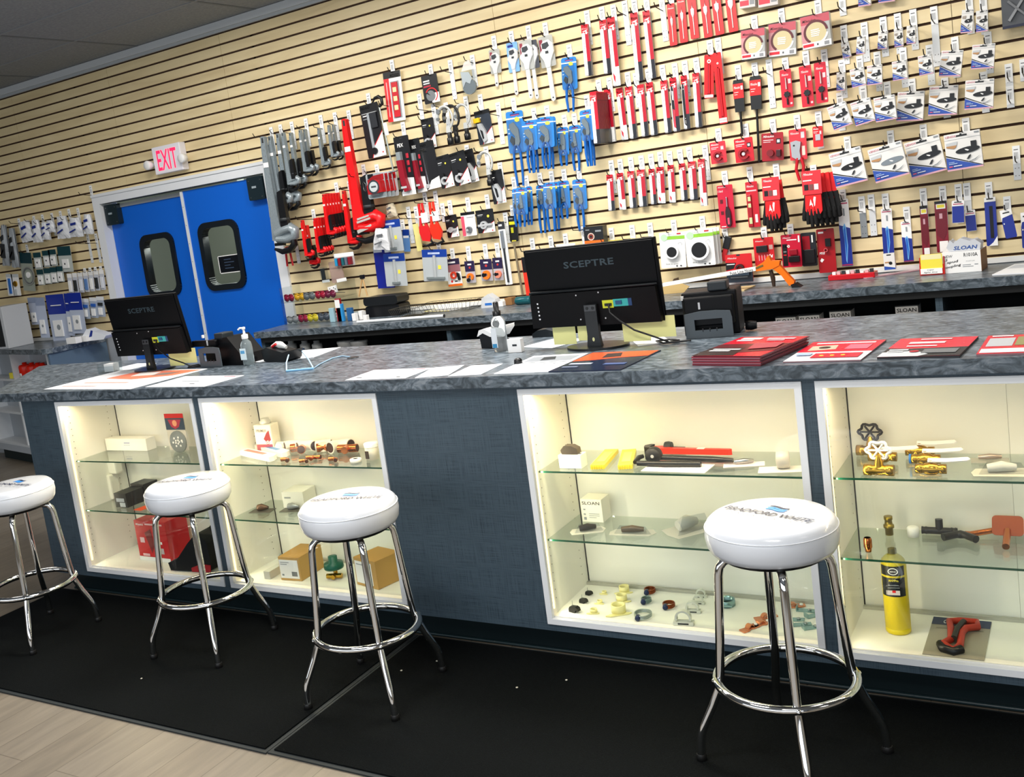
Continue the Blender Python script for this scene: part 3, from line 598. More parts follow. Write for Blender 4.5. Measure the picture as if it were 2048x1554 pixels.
pack(t, w, h, M('#cc1236', .35), [('t', 'Milwaukee', .06, .06, .5, .03, wt, .35), ('t', '11in1', .06, .16, .3, .05, wt, 0, .01), ('r', .14, .33, .32, .42, M('#5d0a1a', .4)), ('r', .14, .60, .32, .68, M('#5d0a1a', .4)), ('r', .1, .95, .4, .97, wt)], [('r', .56, .28, .63, .52, STEEL), ('p', [(.53, .5), (.66, .5), (.78, .62), (.8, .9), (.7, .97), (.54, .97), (.46, .88), (.46, .62)], M('#2a0a12', .3)), ('r', .55, .76, .70, .92, M('#d4455f', .3))], 'screwdriver', .004, .014)
t, w, h = hang('torpedo_level_pack', 'red carded torpedo level with green vials beside the gloves', 'tool pack', (1490.3, 364.7, 1513.8, 362.2, 1498.7, 455), (1498.7, 333.8))
pack(t, w, h, M('#c81428', .35), [('t', 'Milwaukee', .1, .12, .6, .05, wt, .35), ('r', .05, .18, .9, .21, M('#f0c0c4', .5)), ('r', .62, .72, .84, .9, M('#eedfe0', .5))], [('r', .08, .28, .42, .98, M('#a40f1e', .3)), ('r', .14, .32, .4, .42, M('#c7d59a', .3)), ('r', .14, .47, .4, .56, M('#c7d59a', .3)), ('r', .14, .78, .4, .92, M('#c7d59a', .3))], 'level', .004, .01)
# gloves
def gloves(q, p, lb, n, wpx):
    t, w, h = hang('work_gloves', lb, 'gloves', q, p, off=.11); g = M('#e3161c', .6); k = M('#0c0c0e', .8)
    b = MB(); b.box(-w / 2, w / 2, -.05, -.046, -h * .42, 0, M('#d8303a', .4)); draw(b, w, h, -.05, [('t', 'Milwaukee', .08, .08, .5, .04, wt, .35, .01), ('r', .05, .16, .5, .18, wt), ('r', .1, .24, .32, .34, blk), ('r', .36, .24, .58, .34, M('#7d4a4a', .5)), ('r', .62, .24, .84, .34, wt)]); b.build('header_card', t)
    b = MB(); b.prism([(-w * .38, -.3 * h), (w * .42, -.3 * h), (w * .46, -.72 * h), (w * .3, -.8 * h), (w * .1, -.76 * h), (-w * .1, -.82 * h), (-w * .3, -.76 * h), (-w * .42, -.7 * h)], -.046, -.03, g)
    draw(b, w, h, -.046, [('p', [(.3, .62), (.38, .5), (.46, .60), (.56, .46), (.66, .47), (.6, .62), (.5, .66), (.42, .60)], wt)]); b.build('front_cuff', t, .004)
    for j in range(n):
        dx = (j / max(1, n - 1)) * wpx * w - w * .12; b = MB(); y = -.03 + j * .012
        b.prism([(dx - .2 * w, -.08 * h), (dx + .2 * w, -.06 * h), (dx + .3 * w, -.45 * h), (dx - .3 * w, -.45 * h)], y - .006, y + .004, g); 
        b.prism([(dx - .32 * w, -.42 * h), (dx + .34 * w, -.40 * h), (dx + .50 * w, -.74 * h), (dx - .50 * w, -.76 * h)], y - .012, y + .006, k)
        for f in range(5):
            a = -.40 + .2 * f; L = (.88, .95, 1.0, .96, .86)[f]
            b.tube([(dx + a * w * .85, y - .004, -.68 * h), (dx + a * w * 1.0, y - .008, -.84 * h), (dx + a * w * 1.05, y - .006, -L * h)], [.013, .012, .009], k, 8)
        for f in (-.1, .12): b.tube([(dx + f * w, y - .013, -.5 * h), (dx + f * w * 1.3, y - .016, -.72 * h)], .004, g, 6)
        b.build('glove', t)
gloves((1528, 355.5, 1562, 352.2, 1536, 462), (1551.4, 327), 'bunch of black palmed red work gloves on left', 3, .45)
gloves((1607, 343.8, 1645, 337, 1612, 455), (1626, 330), 'larger bunch of black palmed red work gloves on right', 5, .95)
# ---- white pipe accessory kits at the right: boxed hole saw blades -----------------------------------------------------
PK = M('#d9a5b4', .4); LBL = M('#2a4fa8', .35); BWH = M('#e9e7e3', .4)
def lbox(q, p, lb, big=0, grey=False, dp=.03, off=None):
    t, w, h = hang('saw_blade_box', lb, 'box', q, p, off=off); b = MB(); b.box(-w / 2, w / 2, 0, dp, -h, 0, BWH); b.build('carton', t, .001); b = MB()
    tri = [(0, .62), (1, 1), (0, 1)] if not big else [(0, .64), (.95, .95), (.95, .99), (0, .99)]
    s = [('p', [(0, .56), (1, .95), (1, .97), (0, .60)], blk), ('p', tri if not big else [(0, .62), (1, .97), (0, .97)], LBL), ('r', 0, .955, 1, 1, PK), ('r', .34, .055, .64, .10, blk), ('r', .44, .02, .5, .08, blk), ('r', 0, .15, 1, .158, LGREY), ('r', .84, .03, .97, .07, GREY)]
    if w > .05: s += [('t', 'LENOX', .04, .10, .3, .055, M('#c0506e', .5), 0, .01), ('p', [(.04, .24), (.36, .22), (.33, .32), (.04, .32)], LGREY), ('p', [(.04, .32), (.33, .32), (.30, .38), (.24, .41), (.04, .36)], M('#b98a5c', .5))]
    else: s += [('p', [(.08, .28), (.4, .26), (.36, .40), (.08, .38)], M('#a89c90', .5))]
    if not big or not grey: s += [('r', .72, .27, .88, .45, blk)] if not (big and 'black disc' in lb) else []
    s += [('o', .60 if not big else .62, .47 if not big else .52, .27 if not big else .30, M('#8a949c', .4) if grey else blk)]
    s[-1] = ('p', [(.62 + .34 * cos(k * pi / 10), .49 + .085 * sin(k * pi / 10) - .02 * cos(k * pi / 10)) for k in range(20)], M('#7d878f', .4) if grey else blk)
    s += [('p', [(.54, .46), (.6, .47), (.66, .50), (.62, .52), (.56, .49)], wt), ('p', [(.56, .74), (.64, .64), (.70, .62), (.68, .68), (.62, .74)], DKG), ('p', [(.6, .80), (.78, .76), (.94, .68), (.8, .78), (.62, .82)], GREY)]
    s += [('r', .06, .76, .22, .775, M('#a9c4ea', .5)), ('r', .06, .80, .30, .82, M('#a9c4ea', .5)), ('r', .06, .87, .16, .90, M('#e05a7a', .5)), ('r', .19, .87, .42, .89, wt)]
    draw(b, w, h, 0, s); b.build('printed_front', t)
LBX = [((1680.8, 86.7, 1696.8, 82.7, 1687.8, 116.5), (1686.8, 50.8)), ((1713.7, 74.7, 1730.6, 71.7, 1710.7, 109.6), (1727.7, 44.8)), ((1756.5, 63.7, 1775.5, 60.8, 1753.6, 99.6), (1765.5, 33.9)), ((1787.4, 57.8, 1805.4, 54.8, 1789.4, 94.6), (1794.4, 26.9)), ((1813.3, 52.8, 1831.3, 48.8, 1811.3, 89.6), (1825.3, 18.9)), ((1923.9, 20.9, 1947.8, 17, 1918.9, 67.7), (1937, -15)), ((1951.8, 21.9, 1975.7, 18.9, 1952.8, 64.7), (1965, -15))]
for i, (q, p) in enumerate(LBX): lbox(q, p, 'small white and blue blade box in the upper row, ' + ORD[i], dp=.02)
LB2 = [((1672.9, 145.4, 1689.8, 143.4, 1672.9, 182.3), (1682.8, 119.5)), ((1698.8, 139.5, 1726.7, 133.5, 1705.7, 175.3), (1718.7, 111.6)), ((1733.6, 131.5, 1763.5, 128.5, 1735.6, 170.3), (1753.6, 103.6)), ((1783.4, 123.5, 1812.3, 119.5, 1787.4, 161.4), (1805.4, 95.6)), ((1835.2, 112.6, 1863, 107.6, 1840.2, 151.4), (1858, 89.6)), ((1883, 101.6, 1926.9, 99.6, 1877, 153.4), (1909, 73.7)), ((1944.8, 90.6, 1990.6, 85.7, 1940.8, 139.5), (1975, 64))]
for i, (q, p) in enumerate(LB2): lbox(q, p, 'white and blue blade box in the second row, ' + ORD[i], dp=.025)
LB3 = [((1653, 215.2, 1689.8, 202.2, 1669.9, 260), (1678.8, 185.3)), ((1699.8, 207.2, 1738.6, 194.2, 1711.7, 253), (1725.7, 171.3)), ((1746.6, 196.2, 1788.4, 189.3, 1753.6, 244), (1773.5, 163.4)), ((1795.4, 184.3, 1849.2, 181.3, 1792.4, 243), (1823.3, 157.4)), ((1859, 173.3, 1916.9, 169.3, 1856, 232), (1889, 155.4)), ((1930.9, 161.4, 1988.6, 156.4, 1928.9, 220), (1966.7, 143.4))]
for i, (q, p) in enumerate(LB3): lbox(q, p, 'white and blue blade box in the third row, ' + ORD[i])
LB4 = [((1657, 309.4, 1719.7, 291.5, 1671.9, 377), (1693.8, 272.9)), ((1734.6, 301.4, 1801.4, 280.5, 1751.6, 367), (1780.4, 261)), ((1807.3, 287.5, 1877, 267.5, 1824.3, 358), (1846, 249)), ((1887, 271.5, 1958.8, 257.6, 1895, 344.2), (1930.9, 236))]
for i, (q, p) in enumerate(LB4): lbox(q, p, ('large tilted blade box with grey disc in the bottom row', 'large tilted blade box in the bottom row, ' + ORD[i])[i != 1], 1, i == 1, .035)
for i, q in enumerate(((1716, -40, 1741, -44, 1717, 14), (1757, -46, 1790, -50, 1758, 6))): lbox(q, None, 'blue and white blade box cut by the top edge, ' + ('left', 'right')[i], dp=.03)
t, w, h = hang('tool_pack', 'dark grey blister pack with crossed tool in the top right corner', 'tool pack', (2001, -20, 2060, -30, 2008, 58), off=.06)
pack(t, w, h, M('#4a4d52', .4), [('r', 0, 0, 1, .2, NAVY), ('r', 0, .93, 1, 1, M('#1a1f38', .4))], [('p', [(.2, .80), (.28, .84), (.82, .30), (.76, .26)], M('#8b8d90', .4)), ('p', [(.2, .34), (.76, .74), (.8, .70), (.26, .30)], M('#6f7174', .4))], 'crossed_tool', .01, .015)
# ---- tall blade cards low at the right ------------------------------------------------------------------------------------
def tall(q, p, lb, kind, off=None):
    t, w, h = hang('jigsaw_blade_pack', lb, 'tool pack', q, p, off=off); N2 = M('#1b2f8e', .35)
    if kind == 0: pack(t, w, h, wt, [('r', .2, .025, .8, .04, blk), ('r', .1, .055, .9, .075, M('#c0506e', .5)), ('p', [(0, .38), (1, .44), (1, 1), (0, 1)], N2), ('r', .02, .975, .98, .99, M('#b02038', .5)), ('r', .45, .14, .6, .25, GREY)], [('p', [(.32, .42), (.5, .36), (.62, .42), (.68, .70), (.5, .96), (.42, .92), (.4, .6)], M('#6fb3ea', .35)), ('p', [(.38, .46), (.5, .40), (.56, .46), (.6, .70), (.5, .9), (.46, .8)], M('#1f63c4', .35))], 'blade', .003, .002)
    elif kind == 1: pack(t, w, h, M('#7d1028', .35), [('r', 0, 0, 1, .05, blk), ('r', .12, .055, .88, .15, wt), ('r', .2, .07, .8, .13, YEL), ('p', [(.1, .2), (.9, .2), (.9, .62), (.6, .76), (.1, .66)], M('#6a0e20', .35)), ('r', .35, .24, .6, .34, M('#c79aa4', .5)), ('r', .25, .78, .95, .99, wt)], None)
    elif kind == 2: pack(t, w, h, wt, [('r', .2, .06, .8, .10, blk), ('r', .1, .14, .9, .18, M('#c0506e', .5)), ('r', .02, .25, .98, .98, N2)], None)
    elif kind == 3: pack(t, w, h, N2, [('r', 0, 0, 1, .09, wt), ('r', .2, .02, .8, .045, blk), ('r', .4, .18, .7, .84, M('#05060c', .4)), ('p', [(1, .80), (1, 1), (.2, 1), (.6, .93)], wt)], None)
    elif kind == 4: pack(t, w, h, N2, [('p', [(0, 0), (1, 0), (1, .2), (.1, .27), (0, .4)], wt), ('r', .2, .09, .8, .13, blk), ('r', .1, .46, .2, .5, wt)], None)
tall((1674.2, 399.3, 1696, 396.4, 1684.6, 532.8), (1684.6, 378.4), 'tallest white and blue blade card beside the big gloves', 0)
tall((1761.4, 418.2, 1783.2, 415.4, 1767, 514.8), (1769.9, 387), 'tall white and blue blade card above the small box', 0)
tall((1801.2, 443.8, 1821, 441, 1807.8, 524.3), (1812.5, 413.5), 'short white and blue blade card left of the yellow card bin', 0)
tall((1839, 412.5, 1854.5, 410.6, 1846, 520), (1845.7, 376.5), 'narrow dark red blade pack behind the yellow card bin', 1, .03)
tall((1868.4, 403, 1893, 401, 1875, 505), (1884.5, 371.8), 'wide dark red blade pack behind the white carton', 1, .03)
tall((1903.5, 401, 1928, 400.2, 1906, 446), (1915.8, 368), 'short blue blade card above the torn bag', 2)
tall((1929, 421, 1950, 419, 1934, 463), (1932.8, 366), 'lower blue blade card hanging right of its twin', 2)
tall((1967.9, 395.5, 1990.6, 393.6, 1974.5, 492), (1976.4, 364.2), 'tall dark blue blade pack with black slot', 3)
tall((1999, 422, 2021.9, 416.3, 2011.5, 478), (2013.4, 392.6), 'tilted blue and white card near the right edge', 4)
tall((2040.8, 426, 2062, 423, 2044, 497), None, 'blue and white card cut by the right edge', 4, .05)
# ---- black and white carded plumbing tools ---------------------------------------------------------------------------------
def rid(q, p, lb, kind, off=None, hk=True):
    t, w, h = hang('tool_pack', lb, 'tool pack', q, p, off=off, hk=hk); G = M('#b9bcbe', .3, .15); D = M('#15161a', .35)
    base = [('r', 0, 0, 1, .12, blk), ('t', 'RIDGID', .06, .09, .5, .05, wt, .0, .015)]
    dg = [('p', [(.28, 1), (.45, .80), (1, .55), (1, 1)], wt), ('p', [(.24, 1), (.42, .79), (1, .53), (1, .55), (.45, .80), (.28, 1)], RED), ('r', .1, .2, .4, .22, wt), ('r', .1, .26, .34, .275, GREY), ('o', .85, .93, .035, RED)]
    if kind == 'bar': pack(t, w, h, D, base + dg, [('r', .36, .18, .48, .84, M('#b4bcc2', .3, .4)), ('r', .52, .18, .86, .46, M('#22262c', .4)), ('o', .44, .88, .15, blk), ('r', .1, .165, .9, .18, G)], 'ratchet_bar', .004, .012)
    elif kind == 'c': pack(t, w, h, D, base + dg + [('o', .66, .26, .06, YEL)], [('g', .4, .78, .26, .13, 30, 320, G), ('o', .3, .6, .14, blk)], 'pipe_cutter', .004, .018)
    elif kind == 'cut': pack(t, w, h, D, base + dg, [('p', [(.2, .42), (.55, .4), (.8, .6), (.75, .95), (.4, .92), (.3, .7)], G), ('p', [(.36, .5), (.55, .56), (.6, .8), (.45, .82)], blk)], 'pipe_cutter', .004, .02)
    elif kind == 'knob': pack(t, w, h, M('#2c3440', .35), base + dg, [('p', [(.15, .38), (.4, .38), (.6, .62), (.62, .9), (.4, .96), (.28, .74)], G), ('p', [(.3, .56), (.45, .62), (.48, .84), (.38, .86)], blk), ('r', -.04, .2, .34, .34, M('#f0c21c', .4))], 'pipe_cutter', .004, .02)
    elif kind == 'small': pack(t, w, h, D, base + dg + [('o', .7, .3, .07, YEL)], [('g', .42, .66, .2, .1, 0, 360, G), ('r', .1, .62, .9, .72, G)], 'mini_cutter', .004, .016)
    elif kind == 'pink': pack(t, w, h, wt, base + [('r', 0, .16, .22, .98, M('#e05068', .4)), ('r', .4, .22, .9, .24, GREY)], [('g', .52, .74, .2, .1, 0, 360, M('#7a7f84', .3, .5)), ('r', .3, .7, .5, .8, G)], 'mini_cutter', .004, .016)
    elif kind == 'strap': pack(t, w, h, D, [('r', .1, .18, .5, .23, wt), ('r', .1, .27, .5, .31, wt), ('r', .08, .36, .55, .42, M('#b0203a', .4)), ('r', .5, .66, 1, 1, wt), ('g', .52, .72, .4, .06, -60, 150, RED)], [('o', .48, .74, .28, M('#9a9da0', .25, .6)), ('p', [(.48, .74), (.24, .64), (.30, .58)], blk)], 'cutter_wheel', .004, .008)
    elif kind == 'levelpk': pack(t, w, h, wt, [('r', 0, 0, 1, .13, blk), ('t', 'RIDGID', .4, .11, .52, .055, wt, 0, .015), ('r', 0, .13, .3, 1, M('#e0282e', .4)), ('r', .12, .2, .17, .9, M('#f2b9bb', .5)), ('r', .36, .2, .86, .94, M('#9a9fa4', .4))], [('r', .44, .22, .78, .92, M('#c9202c', .35)), ('r', .5, .32, .72, .42, M('#e2e0a8', .3)), ('r', .5, .5, .72, .6, M('#e2e0a8', .3)), ('r', .5, .68, .72, .78, M('#e2e0a8', .3))], 'level', .004, .01)
    elif kind == 'torch': pack(t, w, h, D, [('t', 'PEX', .2, .18, .4, .06, wt, 0, .02), ('p', [(.3, .85), (.5, .7), (1, .72), (1, 1), (.05, 1), (.05, .94)], wt), ('r', .68, .30, .86, .38, M('#c5283a', .4)), ('r', .68, .42, .86, .50, M('#c5283a', .4)), ('r', .7, .54, .86, .62, M('#c5283a', .4))], [('r', .18, .26, .46, .40, G), ('p', [(.14, .40), (.52, .40), (.58, .74), (.72, .92), (.4, .94), (.24, .8)], M('#b80f2a', .3)), ('r', .2, .84, .6, .88, M('#e6e3e3', .3))], 'press_tool', .006, .03, blister=(.06, .22, .94, .97, .034))
    elif kind == 'rod': pack(t, w, h, D, base + [('p', [(.2, 1), (.5, .82), (1, .76), (1, 1)], wt)], [('r', .28, .14, .36, .9, CHROME), ('r', .16, .14, .5, .19, CHROME), ('o', .26, .92, .1, G)], 'ratchet_rod', .004, .01)
rid((718.7, 211.7, 754.8, 204, 740, 316.5), (735.8, 186.6), 'tall black and white card with grey bar, beside the large red wrench', 'bar')
rid((766, 145.4, 800.4, 140.5, 779.2, 243.9), (783, 120), 'white and red card with red level and three vials', 'levelpk')
rid((841.9, 152.1, 872.8, 147.3, 853.5, 207.2), (860.3, 129), 'black card with steel cutter wheel in the top row', 'strap')
rid((786.9, 274.7, 815.9, 269.9, 806.2, 391.6), (805.2, 243.9), 'large black pack with dark red press tool', 'torch', .09)
rid((818, 279, 838, 276, 838, 385), None, 'second black pack tucked right of the dark red press tool', 'torch', .05, False)
rid((831, 287, 866, 281, 853, 379), None, 'black card with long chrome rod', 'rod', .05, False)
rid((841.5, 238.6, 866, 235.2, 852.5, 297), (838, 187.9), 'small black card with cutter below the black wheel card', 'c')
rid((948, 224.5, 978, 216.8, 960.7, 290.2), (959.7, 188.8), 'dark card with yellow knob pipe cutter', 'knob')
rid((896.9, 308.5, 927.8, 299.8, 914.3, 372), (933, 290), 'front black card with round grey pipe cutter', 'c', .09)
rid((870.9, 314.3, 896.9, 308, 886, 377), None, 'left black card with round grey pipe cutter', 'c', .07, False)
rid((921, 303, 945, 297, 937, 367), None, 'rear black and white card peeking out at right of the cutters', 'cut', .04, False)
rid((977, 342.3, 1003, 338.5, 990, 408), (999.3, 325), 'black card with long grey handled cutter', 'cut')
rid((889, 431.7, 912.4, 428.8, 897.9, 475), (898.8, 400.8), 'small black cutter card, left of the white and pink one', 'small')
rid((921, 425, 949, 423, 928.8, 472.2), (934.6, 395), 'small white and pink cutter card', 'pink')
rid((951, 421, 985.7, 417.2, 958.7, 466.4), (973.2, 389), 'wide black cutter card, right of the white and pink one', 'small')
# tool bodies hanging free
def free(name, label, cat, u, v, u2, v2, plate=None, off=.08):
    """thing hung by its top point; returns (empty, length)"""
    y = DW - off; A, B = aty(u, v, y), aty(u2, v2, y); L = hypot(B.x - A.x, B.z - A.z)
    t = thing(name, label, cat, (A.x, y, A.z), (0, -atan2(B.x - A.x, A.z - B.z), 0))
    if plate: hook(plate[0], plate[1], 'plate behind ' + label, A.z, off + .04)
    return t, L
def pipe_wrench(u, v, v2, plate, lb, body, off, fat=1.):
    t, L = free('pipe_wrench', lb, 'wrench', u, v, u + (v2 - v) * .150, v2, plate, off); s = L; f = fat; th = .0175 * fat * (1 + .5 * L)
    b = MB(); P = [(-.022, -.006), (-.012, 0), (.012, 0), (.022, -.006), (.034 * f, -.66), (.04 * f, -.74), (.05 * f, -.80), (.0, -.89), (-.045 * f, -.88), (-.036 * f, -.70)]
    b.prism([(a * s, c * s) for a, c in P], -th, 0, body); b.prism([(a * s, c * s) for a, c in [(-.010, -.012), (.010, -.012), (.010, -.055), (-.010, -.055)]], -th - .0006, -th, DKG)
    for sx in (-1, 1): b.prism([(sx * .014 * s, -.07 * s), (sx * .024 * s, -.07 * s), (sx * .036 * f * s, -.68 * s), (sx * .024 * f * s, -.68 * s)], -th - .003, -th, body)
    b.build('handle', t, .003)
    b = MB(); r = .036 * f * s; b.tube([(-.01 * f * s, -th * .5, -.83 * s), (.05 * f * s, -th * .5, -.800 * s), (.12 * f * s, -th * .5, -.785 * s), (.155 * f * s, -th * .5, -.815 * s), (.15 * f * s, -th * .5, -.86 * s), (.09 * f * s, -th * .5, -.885 * s), (.0, -th * .5, -.875 * s)], [r, r, r, r, r, r, r], body, 10, flat=.8); b.prism([(a * f * s, c * s) for a, c in [(0, -.81), (.12, -.79), (.15, -.82), (.14, -.87), (.02, -.88)]], -th * .8, -th * .2, body); b.build('housing', t)
    b = MB(); b.prism([(a * f * s, c * s) for a, c in [(.058, -.48), (.105, -.46), (.118, -.80), (.05, -.80)]], -th - .004, -.002, blk)
    b.tube([(.13 * f * s, -th * .5, -.88 * s), (.135 * f * s, -th * .5, -.93 * s), (.09 * f * s, -th * .5, -.975 * s), (.02 * f * s, -th * .5, -.985 * s), (-.045 * f * s, -th * .5, -.955 * s)], [.024 * f * s, .026 * f * s, .024 * f * s, .020 * f * s, .010 * f * s], blk, 8); b.build('hook_jaw', t, .002)
    b = MB(); b.lathe([(.03 * f * s, -.012 * s), (.036 * f * s, -.008 * s), (.036 * f * s, .012 * s), (.03 * f * s, .016 * s)], DKG, 16, (.083 * f * s, -th * .55, -.715 * s)); b.build('adjusting_nut', t)
    b = MB(); b.box(-.03 * f * s, .05 * f * s, -th - .001, -.003, -.93 * s, -.905 * s, blk); b.build('heel_jaw', t)
    b = MB(); b.box(-.026 * s, .030 * s, -th - .004, -th - .003, -.26 * s, -.22 * s, wt); b.build('paper_label', t)
    return t
AL = M('#8d989e', .28, .25, coat=.3); RW = M('#e2171b', .32)
GW = [(529.5, 273, 507, (541.6, 254.4), 'longest grey aluminum pipe wrench, nearest the blue door', .15), (543, 272, 424, None, 'grey pipe wrench second from the door, in front of the longest', .11), (559, 267, 421, (560, 249), 'grey pipe wrench third from the door', .07), (569, 265, 382, None, 'grey pipe wrench fourth from the door', .11), (584, 265, 378, (582.7, 243.4), 'grey pipe wrench with white tag, fifth from the door', .06), (603, 260, 353, None, 'grey pipe wrench sixth from the door', .10), (612, 258, 352, (610.9, 236.9), 'grey pipe wrench seventh from the door', .06), (640, 256, 339, (640.6, 230.3), 'short grey pipe wrench hanging alone right of the group', .05), (660, 250, 321, None, 'front one of the two shortest grey pipe wrenches', .09), (669, 249, 320, (668.9, 224.8), 'rear one of the two shortest grey pipe wrenches', .04)]
for u, v, v2, p, lb, off in GW: pipe_wrench(u, v, v2, p, lb, AL, off, 1.25)
pipe_wrench(692.5, 238, 486, (696.4, 220.5), 'largest bright red pipe wrench with big curved jaw', RW, .09, 1.35)
BW = bpy.data.objects['pipe_wrench.010']; b = MB(); b.T = MX.Translation((0, -.004, 0)); SV = M('#c9c5c0', .3, .2)
b.prism([(-.01, -.73), (.11, -.70), (.115, -.722), (-.005, -.752)], -.05, -.02, SV); b.prism([(.0, -.672), (.11, -.655), (.112, -.668), (.0, -.686)], -.05, -.02, SV); b.prism([(.005, -.652), (.10, -.638), (.102, -.650), (.005, -.665)], -.05, -.02, SV); b.build('jaw_teeth', BW, .002)
RWS = [(690, 381, 499, (697.6, 362), 'tall slim red pipe wrench left of the largest jaw', .06), (650, 388, 478, (671.7, 365), 'front red wrench of the upper red row', .15)]
for u, v, v2, p, lb, off in RWS: pipe_wrench(u, v, v2, p, lb, RW, off, 1.3)
for k, nm in enumerate(('second', 'third', 'fourth', 'fifth', 'rear')): pipe_wrench(655.5 + 5.6 * k, 387.3 - .6 * k, 477 - 1.6 * k, None, nm + ' red wrench in the upper red row', RW, .128 - .0235 * k, 1.1)
pipe_wrench(632, 436, 513, (625.8, 418.4), 'front red wrench of the lower red row', RW, .15, 1.3)
for k, nm in enumerate(('second', 'third', 'rear')): pipe_wrench(637.5 + 5.6 * k, 435 - .6 * k, 512 - 1.6 * k, None, nm + ' red wrench in the lower red row', RW, .128 - .0235 * k, 1.1)
pipe_wrench(607, 440, 520, None, 'leftmost short red wrench below the grey wrenches', RW, .13, 1.3)
pipe_wrench(616, 450, 537, None, 'lowest red wrench, second from the left', RW, .09, 1.3)
# basin wrench, cutters
t, L = free('basin_wrench', 'basin wrench with black curved jaw and long steel shaft', 'wrench', 760, 213, 788.7, 343, (775, 173))
b = MB(); b.tube([(0, -.01, 0), (0, -.01, -L)], .006, M('#b9c2bc', .25, .6), 8); b.tube([(-.03, -.01, -L + .0), (.03, -.01, -L)], .005, STEEL, 8); b.build('shaft', t)
b = MB(); b.tube([(-.045, -.01, .035), (-.02, -.01, .06), (.01, -.01, .062), (.03, -.01, .045), (.028, -.01, .01), (.0, -.01, 0)], [.005, .009, .011, .012, .011, .010], blk, 8); b.build('jaw', t)
b = MB(); b.box(-.002, .03, -.014, -.012, -.19, -.11, wt); b.build('paper_label', t)
def c_cutter(u, v, v2, p, lb, col, off=.08):
    t, L = free('pipe_cutter', lb, 'pipe cutter', u, v, u + (v2 - v) * .15, v2, p, off)
    b = MB(); P = arc(0, -.32 * L, .30 * L, 200, -60, 14); b.tube([(a * .75, -.012, c) for a, c in P], [.007] + [.012] * 13 + [.008], col, 8, flat=.6)
    b.prism([(.02 * L, -.52 * L), (.12 * L, -.52 * L), (.14 * L, -.68 * L), (0, -.68 * L)], -.02, -.004, col); b.build('frame', t)
    b = MB(); b.lathe([(.010, -.68 * L), (.014, -.70 * L), (.014, -.80 * L), (.02, -.82 * L), (.02, -.98 * L), (.012, -1.0 * L)], blk, 14, (.07 * L, -.012, 0)); b.build('grip', t)
    b = MB(); b.disc(-.16 * L, -.12 * L, .014, -.022, -.004, STEEL, 14); b.disc(-.20 * L, -.30 * L, .010, -.022, -.004, STEEL, 14); b.build('cutter_wheel', t)
c_cutter(888, 212, 291, (866, 208), 'front grey tubing cutter with black grip', M('#c6c8c6', .3, .2), .15)
c_cutter(901, 210, 288, (891, 205), 'second tubing cutter with black frame behind the front one', M('#1c1d1f', .35), .10)
c_cutter(923, 208, 281, (930.7, 192.7), 'grey curved tubing cutter with black knob', M('#c6c8c6', .3, .2), .09)
c_cutter(969, 303, 372, (971.3, 293), 'silver tubing cutter on the lower right of the group', M('#c6c8c6', .3, .2), .1)
# bag with scissor wheel
t, w, h = hang('tool_bag', 'clear bag holding round grey pipe wrench strap', 'bag', (922, 124, 948, 119, 932, 190), (944, 110))
b = MB(); b.disc(.0, -h * .78, w * .5, -.02, -.005, M('#8f9498', .3, .3), 24); b.build('grey_disc', t)
b = MB(); b.prism([(-w * .5, -.3 * h), (w * .1, -.35 * h), (w * .3, -.55 * h), (w * .1, -.7 * h), (-w * .2, -.62 * h), (-w * .45, -.78 * h)], -.024, -.018, M('#dfe0e2', .3, .3)); b.build('jaw', t)
b = MB(); b.prism([(-w * .6, 0), (w * .5, 0), (w * .6, -h), (-w * .5, -h)], -.028, -.027, FILM); b.prism([(-.1 * w, -.05 * h), (.3 * w, 0), (.5 * w, -.3 * h), (-.4 * w, -.3 * h)], -.03, -.029, M('#ece6e2', .4, alpha=.55)); b.build('plastic_bag', t)
# tape measures
for k in range(4):
    y = .13 - k * .025; lb = ('front red tape measure in clear pack', 'second red tape measure pack behind the front one', 'third red tape measure pack in the row', 'rear red tape measure pack in the row')[k]
    t, w, h = hang('tape_measure_pack', lb, 'tape measure', (731 + k * 8, 349 - k, 768 + k * 8, 343 - k, 738 + k * 8, 399 - k), ((726, 328.8), (753, 328.8), None, None)[k], off=y)
    b = MB(); b.prism(rrect(-w / 2, w / 2, -h, 0, .014), -.002, .0, M('#c9ccce', .3)); draw(b, w, h, -.002, [('r', .1, .02, .4, .2, blk), ('p', [(.05, .25), (.4, .1), (.95, .06), (.95, .3), (.5, .34), (.1, .45)], RED), ('r', .05, .8, .6, .88, wt)]); b.build('backing_card', t)
    b = MB(); b.prism([((a - .5) * w, -c * h) for a, c in [(.12, .5), (.24, .3), (.6, .26), (.86, .34), (.9, .78), (.14, .82)]], -.03, -.002, RED); b.disc(.0, -.54 * h, .30 * w, -.034, -.03, CHROME); b.disc(0, -.54 * h, .22 * w, -.036, -.034, wt); b.box(-.12 * w, .14 * w, -.037, -.036, -.57 * h, -.5 * h, M('#55595c', .4)); b.build('tape_measure', t, .002)
    b = MB(); b.prism(rrect(-w * .48, w * .48, -h * .98, -.02 * h, .014), -.040, -.0395, FILM); b.build('clear_blister', t)
    b = MB(); b.tube([(-.55 * w, -.02, -.28 * h), (-.62 * w, -.02, -.34 * h), (-.60 * w, -.02, -.62 * h), (-.5 * w, -.02, -.66 * h), (-.46 * w, -.02, -.4 * h)], .002, STEEL, 6, True); b.build('clip', t)
